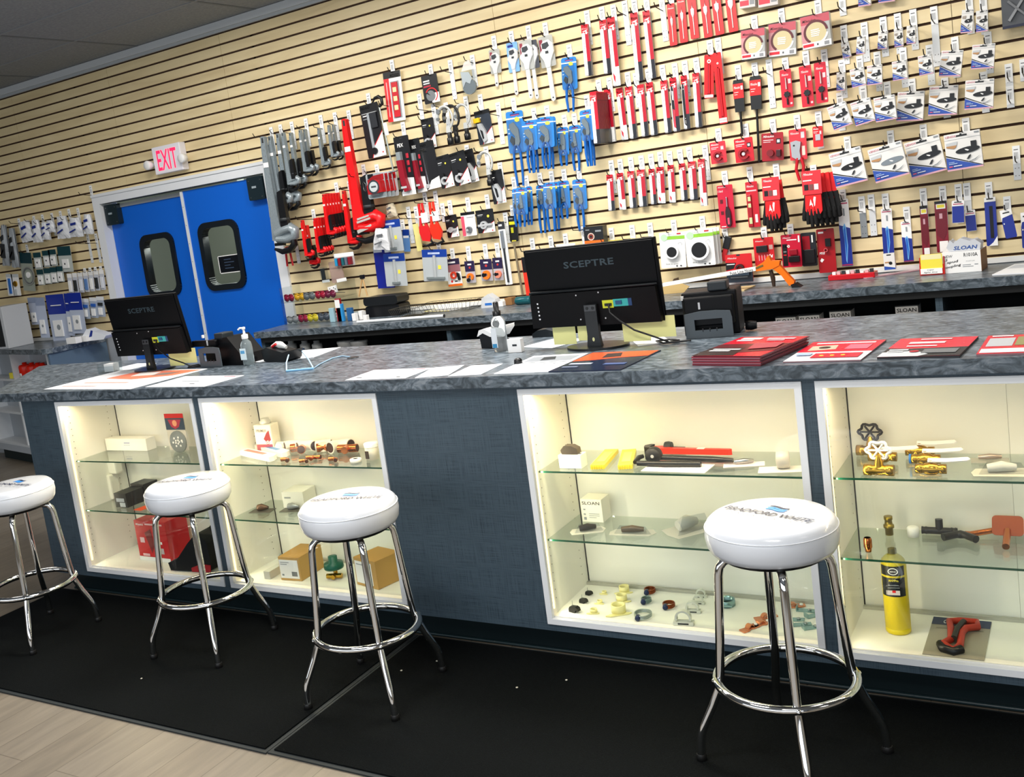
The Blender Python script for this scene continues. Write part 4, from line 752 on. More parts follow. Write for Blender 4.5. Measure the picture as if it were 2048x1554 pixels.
# adjustable wrenches
def adj(q, p, lb, tail, colr):
    t, w, h = hang('adjustable_wrench', lb, 'wrench', q, p); H = aty(q[0], q[1], DW - LAST).z - aty(tail[0], tail[1], DW - LAST).z
    b = MB(); b.prism(rrect(-w / 2, w / 2, -h, 0, .008), -.001, 0, colr); draw(b, w, h, -.001, [('r', .08, .1, .3, .5, M('#8c3040', .5)) if colr != M('#7fb2e6', .35) else ('r', .1, .08, .6, .16, NAVY), ('r', .42, .22, .68, .36, YEL)]); b.build('backing_card', t)
    b = MB(); z = -.42 * h; s = w * 1.25; C = M('#e3e5e5', .2, .2, coat=.5)
    b.prism([((a) * s, z + c * s) for a, c in [(-.36, -.22), (-.18, -.02), (-.22, .22), (-.05, .38), (.22, .40), (.42, .18), (.42, -.2), (.2, -.6), (.12, -.9), (-.1, -.9), (-.16, -.56)]], -.016, -.002, C)
    b.prism([(-.1 * s, z - .8 * s), (.12 * s, z - .8 * s), (.13 * s, -H + .01), (.02 * s, -H), (-.09 * s, -H + .01)], -.012, -.004, C); b.build('handle', t, .003)
    b = MB(); b.disc(.02 * s, -H + .022, .005, -.0125, -.012, DKG, 10); b.prism([(-.16 * s, z + .26 * s), (.16 * s, z + .30 * s), (.22 * s, z + .10 * s), (.02 * s, z - .02 * s), (-.16 * s, z + .02 * s)], -.0168, -.016, M('#34383d', .5)); b.box(-.02 * s, .14 * s, -.018, -.0165, z - .24 * s, z - .12 * s, DKG); b.build('adjusting_screw', t)
CP = M('#c4c6c2', .3, alpha=.6); CB = M('#7fb2e6', .35)
adj((977, 100.3, 998.5, 97, 983, 148), (987, 71.7), 'smallest chrome adjustable wrench, leftmost of the four cards', (997.5, 172.9), CP)
adj((1011.8, 86.3, 1034, 83.3, 1020, 145), (1021.8, 62.4), 'chrome adjustable wrench on blue card', (1033.4, 189.9), CB)
adj((1035.7, 83.3, 1062, 75.5, 1042, 143), (1055.8, 51.6), 'chrome adjustable wrench on white card, third card', (1058, 199.9), CP)
adj((1049, 84, 1073, 78, 1056, 140), None, 'rear chrome adjustable wrench with dark card', (1071, 199.9), M('#4a4d55', .4))
adj((1074.3, 75.5, 1103.7, 67.8, 1084, 137), (1089.8, 45.4), 'largest chrome adjustable wrench, rightmost card', (1104.4, 203.8), CP)
# blue pliers
PB = M('#2f80cc', .3); HB_ = M('#0a5fb4', .3); JG = M('#868e92', .3, .2)
def pliers(q, p, lb, bot, kind=0, off=None, hk=True):
    t, w, h = hang('pliers_pack', lb, 'pliers', q, p, off=off, hk=hk); H = aty(q[0], q[1], DW - LAST).z - aty(bot[0], bot[1], DW - LAST).z
    pack(t, w, h, PB, [('r', 0, .155, 1, .19, M('#dfeaf5', .4)), ('r', .25, .06, .8, .10, M('#2a3f86', .4)), ('r', .3, .09, .76, .11, M('#c04a66', .4)), ('p', [(.5, .17), (.62, .14), (.76, .17), (.78, .25), (.62, .27), (.5, .24)], YEL), ('r', .06, .4, .16, .43, M('#d4e6f8', .4)), ('r', .06, .5, .16, .53, M('#d4e6f8', .4)), ('r', .3, .9, .5, .93, M('#d4e6f8', .4))], None, rad=.014)
    b = MB(); J = {0: [(-.30, .30), (-.06, .26), (.20, .44), (.24, .74), (.12, .84), (-.06, .82), (-.02, .60), (-.22, .48), (-.32, .38)], 1: [(-.1, .28), (.04, .26), (.1, .5), (.16, .74), (-.14, .76), (-.12, .5)], 2: [(-.16, .24), (.1, .2), (.24, .46), (.2, .78), (-.02, .82), (-.2, .6)]}[kind]
    b.prism([(a * w, -c * h) for a, c in J], -.016, -.004, JG); b.prism([(-.34 * w, -.7 * h), (-.22 * w, -.58 * h), (-.05 * w, -.66 * h), (-.12 * w, -.84 * h)], -.018, -.006, M('#3f464c', .35, .2)); b.disc(.06 * w, -.6 * h, .004, -.018, -.016, STEEL, 10); b.build('jaws', t, .002)
    for s in (-1, 1):
        a = .16 + .03 * kind; b = MB(); b.tube([(s * .06 * w, -.011, -.80 * h), (s * a * w * 1.2, -.011, -.9 * h - .1 * (H - h)), (s * (a + .06) * w, -.011, -h - .45 * (H - h)), (s * a * w + .02 * w, -.011, -H)], [.007, .008, .0085, .0065], HB_, 8, flat=.75); b.build('handle', t)
    b = MB(); b.prism(rrect(-w * .44, w * .44, -.99 * h, -.2 * h, .014), -.022, -.0215, FILM); b.build('clear_blister', t)
pliers((1122.2, 115.7, 1152.3, 113.4, 1127.6, 179.8), (1137.7, 89.4), 'blue pliers hanging alone above the others', (1148, 221))
pliers((1011.2, 225, 1045, 219.3, 1019, 308), (1026.3, 196.5), 'largest blue grip pliers at the left of the upper row', (1040, 371.8))
pliers((1044, 243.4, 1073, 239.6, 1047.9, 302.3), (1067, 216.4), 'second blue pliers card in the upper row', (1070, 344), 0, .12)
pliers((1050, 242, 1078, 238, 1055, 301), None, 'blue pliers right behind the second card of the upper row', (1079, 344), 0, .07, False)
pliers((1074, 235.7, 1106.8, 231.9, 1076.9, 296.5), (1093, 211.6), 'third blue pliers card in the upper row', (1092, 337), 0, .12)
pliers((1080, 236, 1111, 232, 1084, 296), None, 'blue pliers right behind the third card of the upper row', (1105, 337), 0, .07, False)
pliers((1114.5, 256, 1135.8, 253, 1117.4, 312), (1128, 230), 'smallest blue pliers of the upper row, fourth card', (1132, 331), 2)
pliers((1137.7, 252, 1160.8, 249.2, 1141.5, 307), (1148, 227), 'long nose blue pliers, fifth card of the upper row', (1158, 340), 1)
pliers((1158.9, 222.2, 1183, 218.3, 1164.7, 283), (1171, 193), 'blue pliers beside the thick saw blade stack', (1182, 332), 0, .13, False)
pliers((1164, 221, 1188, 217, 1170, 282), None, 'blue pliers right behind the ones beside the blade stack', (1189, 331), 0, .08, False)
pliers((1024, 378, 1042, 376.5, 1027.5, 428), (1026.7, 354), 'narrow blue pliers at the left end of the lower row', (1043, 452), 2, .07)
pliers((1031.5, 375.7, 1053.7, 374.7, 1034.4, 429.7), None, 'front blue pliers card of the lower left cluster', (1050, 452), 1, .14)
pliers((1051, 373, 1064, 372, 1054, 424), (1051.8, 351.5), 'narrow blue pliers right of the lower left cluster', (1065, 449), 2, .07)
pliers((1072, 370.8, 1090, 369.9, 1076, 418), (1078.8, 345.8), 'blue pliers with round jaws in the lower row', (1090, 465), 2)
pliers((1086.5, 366, 1109.7, 364, 1091, 419), (1102, 341.9), 'blue lineman pliers in the lower row', (1109, 461), 2, .11)
pliers((1100, 365, 1118, 363, 1104, 417), None, 'blue pliers partly hidden in the middle of the lower row', (1117, 458), 0, .05, False)
pliers((1113.6, 363, 1137.7, 360.2, 1117.4, 418), (1127, 338), 'blue pliers with dark pointed jaws in the lower row', (1130, 437), 1)
pliers((1144.4, 360, 1171.5, 357.3, 1148.3, 420), (1157, 335), 'rightmost blue pliers of the lower row with wide handles', (1168, 461), 0)
# blue header cards with faucet tools
def tee(q, p, lb, wide, off=.08):
    t, w, h = hang('flange_wrench_pack', lb, 'tool pack', q, p, off=off)
    pack(t, w, h, M('#b4babd', .35), [('r', 0, 0, 1, .24, M('#123a94', .35)), ('r', .24, .09, .72, .15, M('#b9c6e6', .4)), ('r', .62, .5, .74, .62, YEL)], [('r', .47, .18, .55, .88, M('#c9cdce', .2, .3)), ('r', .5 - .16 * wide, .86, .5 + .18 * wide, .93, M('#8a9394', .25, .3))], 'faucet_wrench', .003, .014, .003)
tee((760.8, 442.3, 799.4, 437.5, 770.5, 505), None, 'upper grey card with blue header and steel tee tool', 1)
tee((766.6, 508, 809, 506, 774.3, 572.6), None, 'lower grey card with blue header and steel tee tool', 1)
tee((843.8, 501.2, 893, 496.4, 845.8, 564), (876.6, 484.8), 'grey card with blue header and wide footed tool', 2.1)
t, w, h = hang('display_board', 'dark blue backing board behind the tee tool cards', 'board', (746, 494, 770, 492, 757, 577), off=.03)
b = MB(); b.box(-w / 2, w * .9, -.002, 0, -h, 0, M('#10218f', .4)); draw(b, w, h, -.002, [('r', 0, 0, .7, .14, M('#ccd2dc', .4))]); b.build('board', t)
t, w, h = hang('tool_pouch', 'small blue and white pouch beside the tee tool card', 'pouch', (805, 460, 818, 458, 807, 504), (804, 439))
pack(t, w, h, M('#5d8cc8', .3), [('r', 0, 0, 1, .26, M('#123a94', .35)), ('r', .1, .28, .9, .38, wt)], None)
for i, (q, p, lb) in enumerate((((890, 519.5, 918, 515.7, 897.9, 573.6), (903.7, 496.4), 'white and orange card with red cutter, leftmost of the orange row'), ((928.8, 522.4, 948, 521.5, 934.6, 565.9), (935.5, 492.5), 'orange mini cutter card, second in the orange row'), ((959.7, 518.6, 982.8, 517.6, 964.5, 562), (969.3, 487.7), 'orange mini cutter card, third in the orange row'), ((984.7, 515.7, 1004, 514.7, 989.6, 561), (993.4, 485.8), 'pale orange mini cutter card, last in the orange row'))):
    t, w, h = hang('mini_cutter_pack', lb, 'tool pack', q, p); OC = M('#f07a22' if i < 3 else '#ef8a72', .35)
    if i == 0: pack(t, w, h, wt, [('r', 0, 0, 1, .22, M('#2b2140', .4)), ('r', 0, .22, 1, .48, M('#a06a72', .4)), ('r', .2, .1, .7, .16, wt), ('r', 0, .92, 1, 1, ORANGE), ('o', .3, .82, .07, RED), ('r', .5, .8, .7, .84, blk)], [('g', .5, .6, .22, .1, 0, 360, M('#d63c20', .35)), ('p', [(.74, .5), (.9, .56), (.94, .78), (.8, .8)], blk)], 'mini_cutter', .003, .012)
    else: pack(t, w, h, M('#b8b4bb', .35), [('r', 0, 0, 1, .48, M('#2b2348', .35)), ('r', .3, .12, .7, .19, wt), ('o', .5, .3, .1, M('#c23a3a', .4))], [('g', .5, .72, .34, .2, -150 if i > 1 else -60, 150 if i > 1 else 200, OC), ('o', .3, .86 if i == 1 else .72, .16, blk)], 'mini_cutter', .003, .014)
t, w, h = hang('basin_tool_pack', 'tall narrow white pack with dark telescoping tool', 'tool pack', (995.4, 444.2, 1008.9, 442.3, 1012.7, 569.7), (1010, 425))
pack(t, w, h, M('#eceded', .35), [('r', 0, 0, 1, .12, M('#2c2d33', .35)), ('r', .1, .04, .6, .07, wt), ('o', .3, .2, .16, YEL)], [('r', .3, .14, .72, .42, M('#8a8f96', .3, .5)), ('r', .42, .42, .62, .96, M('#22252c', .35))], 'telescoping_tool', .006, .012)
t, w, h = hang('hex_key_pack', 'black and yellow pack beside the tall white one', 'tool pack', (1015.6, 432.7, 1032, 430.7, 1020.5, 483.8), (1024, 410))
pack(t, w, h, blk, [('r', .1, .22, .9, .34, M('#d7d21c', .4)), ('r', .25, .45, .55, .66, M('#c8c81c', .4)), ('r', .25, .95, .75, .99, YEL), ('r', .15, .08, .6, .13, GREY)], None)
t, L = free('threaded_rod', 'long dull brass rod hanging below the black and yellow pack', 'rod', 1028, 487, 1045.6, 590, None, .05)
b = MB(); b.tube([(0, 0, 0), (0, 0, -L)], .0075, M('#9a8c72', .35, .6), 8); b.build('rod', t)
t, L = free('pocket_tool', 'red and black pocket tool beside the left edge of big monitor', 'tool', 1047, 514, 1058, 590, None, .04)
b = MB(); b.box(-.012, .012, -.012, 0, -L, -.015, M('#e23320', .4)); b.box(-.01, .02, -.013, -.012, -L * .4, 0, blk); b.build('body', t)
# red small pliers below the grey wrenches and shut off pliers
t, L = free('crimping_pliers', 'small red handled pliers hanging below the grey wrenches', 'pliers', 574, 493, 580, 530, (590, 474), .08)
for s in (-1, 1):
    b = MB(); b.tube([(0, 0, -.02), (s * .020, 0, -.05), (s * .026, 0, -L * 1.05)], [.006, .008, .007], M('#c01522', .35), 8); b.build('handle', t)
b = MB(); b.prism([(-.014, .0), (.014, .0), (.016, -.03), (-.016, -.03)], -.006, .006, RED); b.build('head', t)
for u, v, u2, v2, p, lb, c in ((842, 406.6, 855, 488, (848.7, 384.8), 'left red carded pipe pliers with white tag', RED), (864, 403.7, 876, 484, (869.9, 381.9), 'right orange red pipe pliers with white tag', M('#ea2d14', .35))):
    t, L = free('pipe_pliers', lb, 'pliers', u, v, u2, v2, p, .09)
    b = MB()
    for s in (-1, 1): b.tube([(s * .012, -.01, 0), (s * .014, -.01, -L * .35), (s * .022, -.01, -L * .6)], [.009, .009, .012], c, 8)
    b.build('handle', t); b = MB(); b.prism([(-.03, -.55 * L), (.03, -.55 * L), (.05, -.75 * L), (.036, -.95 * L), (-.02, -.9 * L), (-.034, -.7 * L)], -.022, -.002, c); b.build('head', t, .004)
    b = MB(); b.tube([(.034, -.01, -.9 * L), (.05, -.01, -1.0 * L), (.0, -.01, -1.04 * L), (-.03, -.01, -.98 * L)], [.008, .01, .008, .004], blk, 8); b.build('jaw', t)
    b = MB(); b.box(.0, .05, -.026, -.024, -.48 * L, -.24 * L, wt); b.box(-.016, .018, -.022, -.0195, -.34 * L, -.3 * L, wt); b.build('paper_tag', t)
# bags
def bag(q, p, lb, ink=NAVY, off=None, tone='#e4e6ea', seed=0, inner=None):
    t, w, h = hang('parts_bag', lb, 'bag', q, p, off=off); rnd = random.Random(seed); b = MB(); n = 6; vs = []
    for j in range(n + 1):
        for i in range(n + 1):
            x, z = i / n, j / n; pinch = 1 - .35 * (1 - z) ** 2
            vs.append(((x - .5) * w * pinch + rnd.uniform(-.02, .02) * w, -.004 - .022 * sin(pi * x) * sin(pi * min(1, z * .9 + .1)) - rnd.uniform(0, .006), -z * h + rnd.uniform(-.02, .02) * h))
    N = len(vs); vs += [(a, .004, c) for a, _, c in vs]
    fs = [(j * (n + 1) + i, (j + 1) * (n + 1) + i, (j + 1) * (n + 1) + i + 1, j * (n + 1) + i + 1) for j in range(n) for i in range(n)]
    fs2 = [tuple(N + k for k in f[::-1]) for f in fs]; m_ = M(tone, .28)
    b.add(vs, fs + fs2, m_); b.build('plastic_bag', t)
    b = MB(); y = -.034
    b.prism([(-.16 * w, -.28 * h), (.2 * w, -.22 * h), (.22 * w, -.34 * h), (-.14 * w, -.40 * h)], y, y + .006, ink); b.prism([(-.3 * w, -.72 * h), (.14 * w, -.56 * h), (.16 * w, -.62 * h), (-.28 * w, -.78 * h)], y, y + .006, ink)
    if inner: b.box(-.25 * w, .25 * w, y, y + .01, -.8 * h, -.45 * h, inner)
    b.build('printed_label', t)
bag((770, 410, 790, 406, 777, 436), None, 'tiny clear bag above the upper tee tool card', BAR, .04, '#d6cab0', 3)
bag((748, 462, 778, 452, 740, 502), None, 'crumpled clear bag below the largest red wrench jaw', BAR, .16, '#dcdde0', 4)
for i, (q, p) in enumerate((((37, 444, 61, 441, 48, 484), (37, 437)), ((62, 442, 80, 438, 66, 486), (67, 432)), ((82, 446, 97, 443, 86, 481), (84, 429)), ((92, 442, 109, 439, 94, 466), (103, 426)), ((111, 434, 136, 431, 117, 478), (120, 422)), ((136, 437, 163, 434, 140, 475), (137, 418)), ((166, 430, 184, 427, 168, 469), (155, 416)))):
    bag(q, p, 'white parts bag with blue print in the left row, ' + ORD[i], seed=10 + i, off=.06)
for i, (u0, v0, u1, v1, u2, v2) in enumerate(((0, 452, 14, 449, 4, 532), (16, 457, 30, 454, 24, 536))): bag((u0, v0, u1, v1, u2, v2), None, 'long clear bag of dark parts at the left edge, ' + ('left', 'right')[i], DKG, .05, '#9aa0a5', 30 + i, DKG)
t, w, h = hang('supply_hose_pack', 'coiled grey supply hose on dark green card', 'hose pack', (39, 507, 62, 503, 46, 583), (53, 489))
pack(t, w, h, M('#9aa094', .4), [('r', 0, 0, 1, .28, M('#12343c', .4))], [('g', .62, .6, .5, .06, 0, 360, M('#a9aca6', .3, .4)), ('g', .62, .6, .42, .04, 0, 360, M('#85898a', .3, .4)), ('o', .6, .58, .16, wt), ('t', 'S', .5, .62, .2, .09, blk, 0, .04)], 'coiled_hose', .004, .01)
def card(q, p, lb, base, hdr, hh, tool, cat='parts card', name='parts_card', off=None, hk=True):
    t, w, h = hang(name, lb, cat, q, p, off=off, hk=hk); pack(t, w, h, base, [('r', 0, 0, 1, hh, hdr)], tool, 'part', .003, .01); return t
TE = M('#0f3b42', .4); PA = M('#b9bfba', .35)
for i, (u, v) in enumerate(((66, 506), (84, 502), (96, 500))): card((u, v, u + 15, v - 2, u + 5, v + 33), None, 'green headed parts card in the upper left cluster, ' + ORD[i], PA, TE, .3, [('r', .25, .4, .8, .9, wt), ('o', .5, .6, .08, DKG)], hk=False, off=.05)
card((114, 494, 140, 491, 121, 545), None, 'wide green headed parts card right of the upper cluster', PA, TE, .36, [('r', .3, .5, .75, .85, wt), ('o', .5, .68, .05, DKG)], hk=False, off=.06)
for i, (u, v) in enumerate(((73, 540), (87, 537.5), (100, 535.5), (112, 533.5))): card((u, v, u + 13, v - 2, u + 4, v + 31), None, 'green headed parts card in the lower cluster, ' + ORD[i], PA, TE, .32, [('r', .2, .4, .8, .95, wt), ('o', .5, .7, .09, DKG)], hk=False, off=.07)
for i in range(7):
    u, v = 134 + i * 10.6, 548 - i * 1.3; card((u, v, u + 9, v - 1.2, u + 5, v + 40), (u + 3, v - 8) if i > 2 else None, 'narrow white carded part in the row by the door, ' + ORD[i], M('#c6c9d2', .35), wt, .2, [('r', .2, .35, .75, .9, (wt, DKG, M('#dfe2ea', .4), M('#5d83bb', .4))[i % 4])], off=.05)
for i, (q, c) in enumerate((((55, 596, 72, 594, 64, 650), 0), ((70, 596, 88, 594, 82, 676), 0), ((91, 591, 126, 587, 107, 683), 1), ((128, 588, 140, 586, 137, 672), 1), ((134, 587, 161, 584, 146, 668), 1))):
    card(q, None, ('white fittings pack left of the blue cards', 'long clear fittings pack left of the blue cards', 'largest deep blue topped card with white lower half', 'narrow blue topped card between the wide ones', 'second wide blue topped card')[i], M('#b9c2d6', .35), (M('#8f9bb5', .4), M('#0b2a94', .3))[c], (.2, .42)[c], [('r', .2, .55, .7, .9, wt), ('o', .5, .7, .1, GREY)] + ([('r', .25, .22, .8, .24, wt)] if c else []), hk=False, off=.05 + .01 * i)
for i, (u, v) in enumerate(((163, 598), (179, 596), (193, 594))): card((u, v, u + 14, v - 2, u + 3, v + 40), None, 'clear parts card low beside the door casing, ' + ORD[i], M('#aab4c4', .35), M('#e2e4e8', .4), .18, [('r', .2, .3, .8, .45, (M('#2c5fb4', .4), M('#2c5fb4', .4), DKG)[i]), ('r', .2, .55, .7, .9, wt)], hk=False, off=.06)
card((12, 549, 24, 547, 16, 592), None, 'white card with blue brush at the far left', wt, LGREY, .15, [('p', [(.35, .2), (.65, .2), (.7, .9), (.4, .9)], M('#2f6fbf', .4))], hk=False, off=.04)
card((22, 549, 36, 547, 28, 592), None, 'white card with brass part at the far left', wt, LGREY, .15, [('o', .5, .45, .25, BRASS), ('r', .2, .7, .6, .95, LGREY)], hk=False, off=.04)
# ring shaped black knob packs right of the monitor
def knob(q, p, lb, r, off, hk=True):
    t, w, h = hang('sink_strainer_pack', lb, 'strainer pack', q, p, off=off, hk=hk)
    pack(t, w, h, M('#e3e4e4', .35), [('r', 0, 0, 1, .10, wt), ('r', .2, .11, 1, .20, M('#8cc63a', .4)), ('o', .19, .14, .13, M('#b9dfb8', .3)), ('t', 'DANCO', .30, .08, .3, .035, GREY), ('r', .7, .03, .86, .07, M('#c0303a', .4)), ('t', 'Sink Strainer', .2, .90, .5, .03, DKG), ('r', .6, .93, .66, .96, blk), ('r', .76, .93, .82, .96, blk), ('g', .8, .34, .08, .015, -40, 200, LGREY)],
         [('o', .5, .55, r * 1.3, M('#e6e8e8', .3)), ('o', .5, .55, r, M('#0e1013', .5))], 'strainer_plug', .006, .02, .008)
knob((1318.6, 467, 1369, 461.4, 1322, 537.8), (1346.7, 440), 'white and green pack with small round black plug', .20, .10)
knob((1369, 463.7, 1425.3, 454.7, 1373.7, 535.6), (1404, 432.2), 'white and green pack with large round black plug', .27, .11)
for k in (1, 2): knob((1371 + 5 * k, 463 - k, 1427 + 5.5 * k, 454 - k, 1375.7 + 5 * k, 535 - k), None, ('second', 'third')[k - 1] + ' white and green pack behind the large black plug', .27, .11 - .035 * k, False)
# carded goods low in the centre
t, w, h = hang('utility_knife', 'red and black utility knife dangling from its hook', 'knife', (1452, 471, 1465, 474, 1440, 520), (1449, 455)); b = MB()
b.box(-w * .35, w * .35, -.014, 0, -h, -h * .45, M('#c5232a', .4)); b.box(-w * .5, w * .5, -.018, 0, -h * .5, 0, blk); b.build('body', t, .003)
RC = M('#cf1a22', .35)
t, w, h = hang('bit_set_pack', 'red and dark blister pack standing left of orange tool', 'tool pack', (1450.6, 510.5, 1503, 505.5, 1454.8, 566), None, off=.06); pack(t, w, h, RC, [('t', 'Milwaukee', .08, .16, .35, .06, wt, .35), ('p', [(0, .28), (.4, .3), (.3, .5), (0, .55)], blk), ('r', .05, .33, .35, .36, wt), ('r', 0, .58, 1, 1, M('#1d2733', .35)), ('r', .15, .8, .8, .84, GREY)], [('g', .55, .5, .16, .07, 0, 180, M('#3a1418', .4)), ('r', .1, .62, .9, .76, M('#2c3a48', .3))], 'bit_case', .008, .02)
t, w, h = hang('bit_set_pack', 'red card with row of black sockets', 'tool pack', (1506, 476.4, 1546, 474, 1513, 531), (1527, 454)); pack(t, w, h, RC, [('t', 'Milwaukee', .1, .14, .4, .05, wt, .35), ('r', .76, .28, .95, .44, M('#c9a49a', .5)), ('p', [(.7, .66), (.8, .6), (.84, .68), (.92, .62), (.9, .74), (.74, .74)], wt)] + [('r', .22 + .14 * k, .62, .25 + .14 * k, .82, M('#f0b9bd', .5)) for k in range(4)], [('r', .15, .28, .7, .52, blk)], 'socket_rail', .004, .016)
t, w, h = hang('bit_set_pack', 'square red and black bit set, front of the pair', 'tool pack', (1561.9, 469.8, 1600.9, 467.3, 1567.7, 534.6), (1580, 448), off=.10); pack(t, w, h, M('#c01032', .3), [('t', 'Milwaukee', .1, .12, .4, .05, wt, .35), ('r', .3, .15, .8, .18, wt), ('r', .05, .28, .3, .95, blk), ('t', '100', .12, .4, .32, .09, wt, 0, .02), ('r', .88, .05, .96, .25, wt), ('r', .1, .5, .25, .53, GREY), ('r', .1, .6, .25, .63, RED)], [('r', .42, .46, .82, .62, M('#8e0d22', .3)), ('r', .36, .66, .92, .84, blk)], 'bit_case', .012, .016)
t, w, h = hang('bit_set_pack', 'square red and black bit set, rear of the pair', 'tool pack', (1601.7, 466.5, 1631, 463.2, 1606, 533), None, off=.06); pack(t, w, h, M('#23262c', .3), [('r', .1, .1, .6, .5, M('#9a0d20', .3)), ('r', .72, .08, .82, .3, wt)], [('r', .2, .5, .9, .9, blk)], 'bit_case', .012, .016)
t, w, h = hang('bit_set_pack', 'tall dark red blister pack right of the bit sets', 'tool pack', (1632.4, 459.8, 1667.3, 454.9, 1638, 547), None, off=.05); pack(t, w, h, M('#a5121c', .35), [('r', .1, .06, .4, .1, wt), ('t', 'M18', .1, .58, .3, .06, wt, .2, .02), ('p', [(.1, .72), (.2, .66), (.34, .7), (.2, .76)], wt)], [('r', .5, .22, .8, .4, blk), ('g', .5, .48, .12, .05, 0, 360, M('#c24a50', .4))], 'bit', .006, .018)
# behind the big monitor
t, w, h = hang('brush_pack', 'black and orange box with printed red ring', 'box', (1166.6, 454.8, 1205, 451, 1171, 510), (1166, 452), off=.12)
b = MB(); b.box(-w / 2, w / 2, 0, .06, -h, 0, blk); draw(b, w, h, 0, [('r', 0, .5, 1, 1, ORANGE), ('g', .36, .36, .18, .05, 0, 360, M('#d9b9a9', .4)), ('g', .36, .36, .11, .04, 0, 360, M('#a03a2a', .4)), ('r', .1, .1, .3, .13, GREY), ('r', .6, .14, .9, .2, GREY), ('r', .3, .6, .6, .64, RED)]); b.build('carton', t)
hook(1063.7, 476, 'barcode plate peeking above the left corner of big monitor', H=.12); hook(1100.8, 471.6, 'barcode plate second from left above big monitor', H=.12); hook(1130, 467, 'barcode plate above the white sheet behind big monitor', H=.12); hook(1222, 455.8, 'barcode plate right of the black and orange box', H=.12); hook(1263.6, 450.2, 'barcode plate above the yellow card behind big monitor', H=.12); hook(1299.5, 445.7, 'barcode plate above right corner of big monitor', H=.12)
t, w, h = hang('hand_saw_card', 'yellow card lying low behind the top of big monitor', 'card', (1198, 484, 1272, 475, 1200, 530), None, off=.05); b = MB(); b.box(-w / 2, w / 2, -.003, 0, -h, 0, YEL); b.rect(0, .02, -.014, -.006, -.0035, wt); b.build('card', t)
t, w, h = hang('paper_sheet', 'white sheet pinned behind the top of big monitor', 'paper', (1112, 490, 1150, 485, 1113, 530), None, off=.03); b = MB(); b.box(-w / 2, w / 2, -.001, 0, -h, 0, wt); b.build('sheet', t)
# bare hooks
for u, v, lb, kw in ((899.8, 120, 'long empty metal strip between black wheel card and clear bag', dict(H=.24)), (995.4, 205.2, 'long empty metal strip left of the largest blue pliers', dict(H=.25)), (1248.7, 1.7, 'long empty metal strip between long blade packs', dict(H=.24)), (1322.6, -8, 'long empty metal strip left of the spade bits', dict(H=.24)), (1537.2, 118.8, 'long empty metal strip between augers and star cutters', dict(H=.25)), (1867, 13, 'long empty metal strip among the small blade boxes', dict(H=.28)), (1722.5, 392.6, 'empty plate with dark metal strip below the large boxes', dict(H=.21, grey=True)), (1741.5, 388.8, 'empty plate with pale metal strip below the large boxes', dict(H=.21)),
    (2016.5, 127.5, 'upper plate on the bare wall near the right edge', dict(H=.14)), (2019, 172, 'lower plate on the bare wall near the right edge', dict(H=.10)), (2046, 118, 'plate cut by the right edge of the picture', dict(H=.1)), (2031.5, 291.4, 'plate on the bare wall low at the right edge', dict(H=.16)), (1683.5, -10, 'plate cut by the top edge above blade boxes', dict(H=.1)), 
    (815.8, 413.4, 'long empty strip left of the red pipe pliers', dict(H=.24)), (831, 413, 'plate with yellow sheet left of the red pipe pliers', dict(H=.2)), (884, 406.6, 'empty plate right of the red pipe pliers', dict(H=.12)), (180.5, 371, 'long pale strip at the corner of door casing', dict(H=.24)), (174.5, 468, 'left of two hanging strips beside door casing', dict(H=.24)), (191, 467, 'right of two hanging strips beside door casing', dict(H=.24))):
    hook(u, v, lb, L=.12, **kw)
# yellow folded sheet by the red pliers
t, w, h = hang('paper_sheet', 'pale yellow sheet hanging left of the red pipe pliers', 'paper', (825, 448, 836, 447, 836, 502), None, off=.04); b = MB(); b.box(-w / 2, w / 2, -.001, 0, -h, 0, M('#e8dd8a', .6)); b.build('sheet', t)
# hanging bottle brush / tags under the red wrenches, safety glasses rack
t, w, h = hang('swivel_clip_pack', 'clear pack with small red and blue parts above the glasses rack', 'parts card', (668, 508, 707, 503, 672, 534), None, off=.10)
pack(t, w, h, M('#b9b5b3', .3), [('r', 0, 0, 1, .3, wt)] , [('r', .12 + .17 * k, .34, .24 + .17 * k, .92, (M('#2a8fc0', .3), M('#8a1a2a', .3), M('#1f5f6a', .3), M('#5f6a7a', .3), M('#8a1a2a', .3))[k]) for k in range(5)], 'part', .004, .03)
# ------------------------------------------------------------------ on the front worktop
def mb_thing(b, name, label, cat, group=None, bevel=0): return tag(b.build(name, None, bevel), label, cat, group)
def sheet(name, label, cat, P, th, top, draws=None, edge=None, z=HC, rot=None):
    """flat rectangular paper / booklet; P = front-left, front-right, back-right, back-left pixels on the surface"""
    q = [atz(u, v, z) for u, v in P]; c = sum(q, V((0, 0, 0))) / 4; e = (q[1] - q[0] + q[2] - q[3]) / 2; g = (q[3] - q[0] + q[2] - q[1]) / 2
    w, h = e.length, g.length; a = atan2(e.y, e.x); t = thing(name, label, cat, (c.x, c.y, z + .0004), (0, 0, a))
    b = MB(); rd = random.Random(3)
    if th > .02:
        n = 11; d = th / n
        for k in range(n): o = rd.uniform(-.004, .004); b.box(-w / 2 + o, w / 2 + o, -h / 2 + abs(o) * .7, h / 2 - .004 + o, k * d, k * d + d * .86, M(('#8f1b2d', '#6b3340', '#a9707c')[k % 3], .35))
    else: b.box(-w / 2, w / 2, -h / 2, h / 2, 0, th, edge or top)
    b.build('stack' if th > .004 else 'sheet', t)
    b = MB(); b.T = MX.Translation((0, 0, th + .0002)) @ MX.Rotation(radians(-90), 4, 'X') @ MX.Translation((0, 0, h / 2))
    b.box(-w / 2, w / 2, -.0002, 0, -h, 0, top)
    if draws: draw(b, w, h, -.0003, draws)
    b.build('printed_page', t); return t, w, h
PW = M('#eef0f3', .45); TXT_ = [('r', .1, .12 + .07 * k, .9 - .1 * (k % 3), .135 + .07 * k, M('#b4b8be', .6)) for k in range(10)]
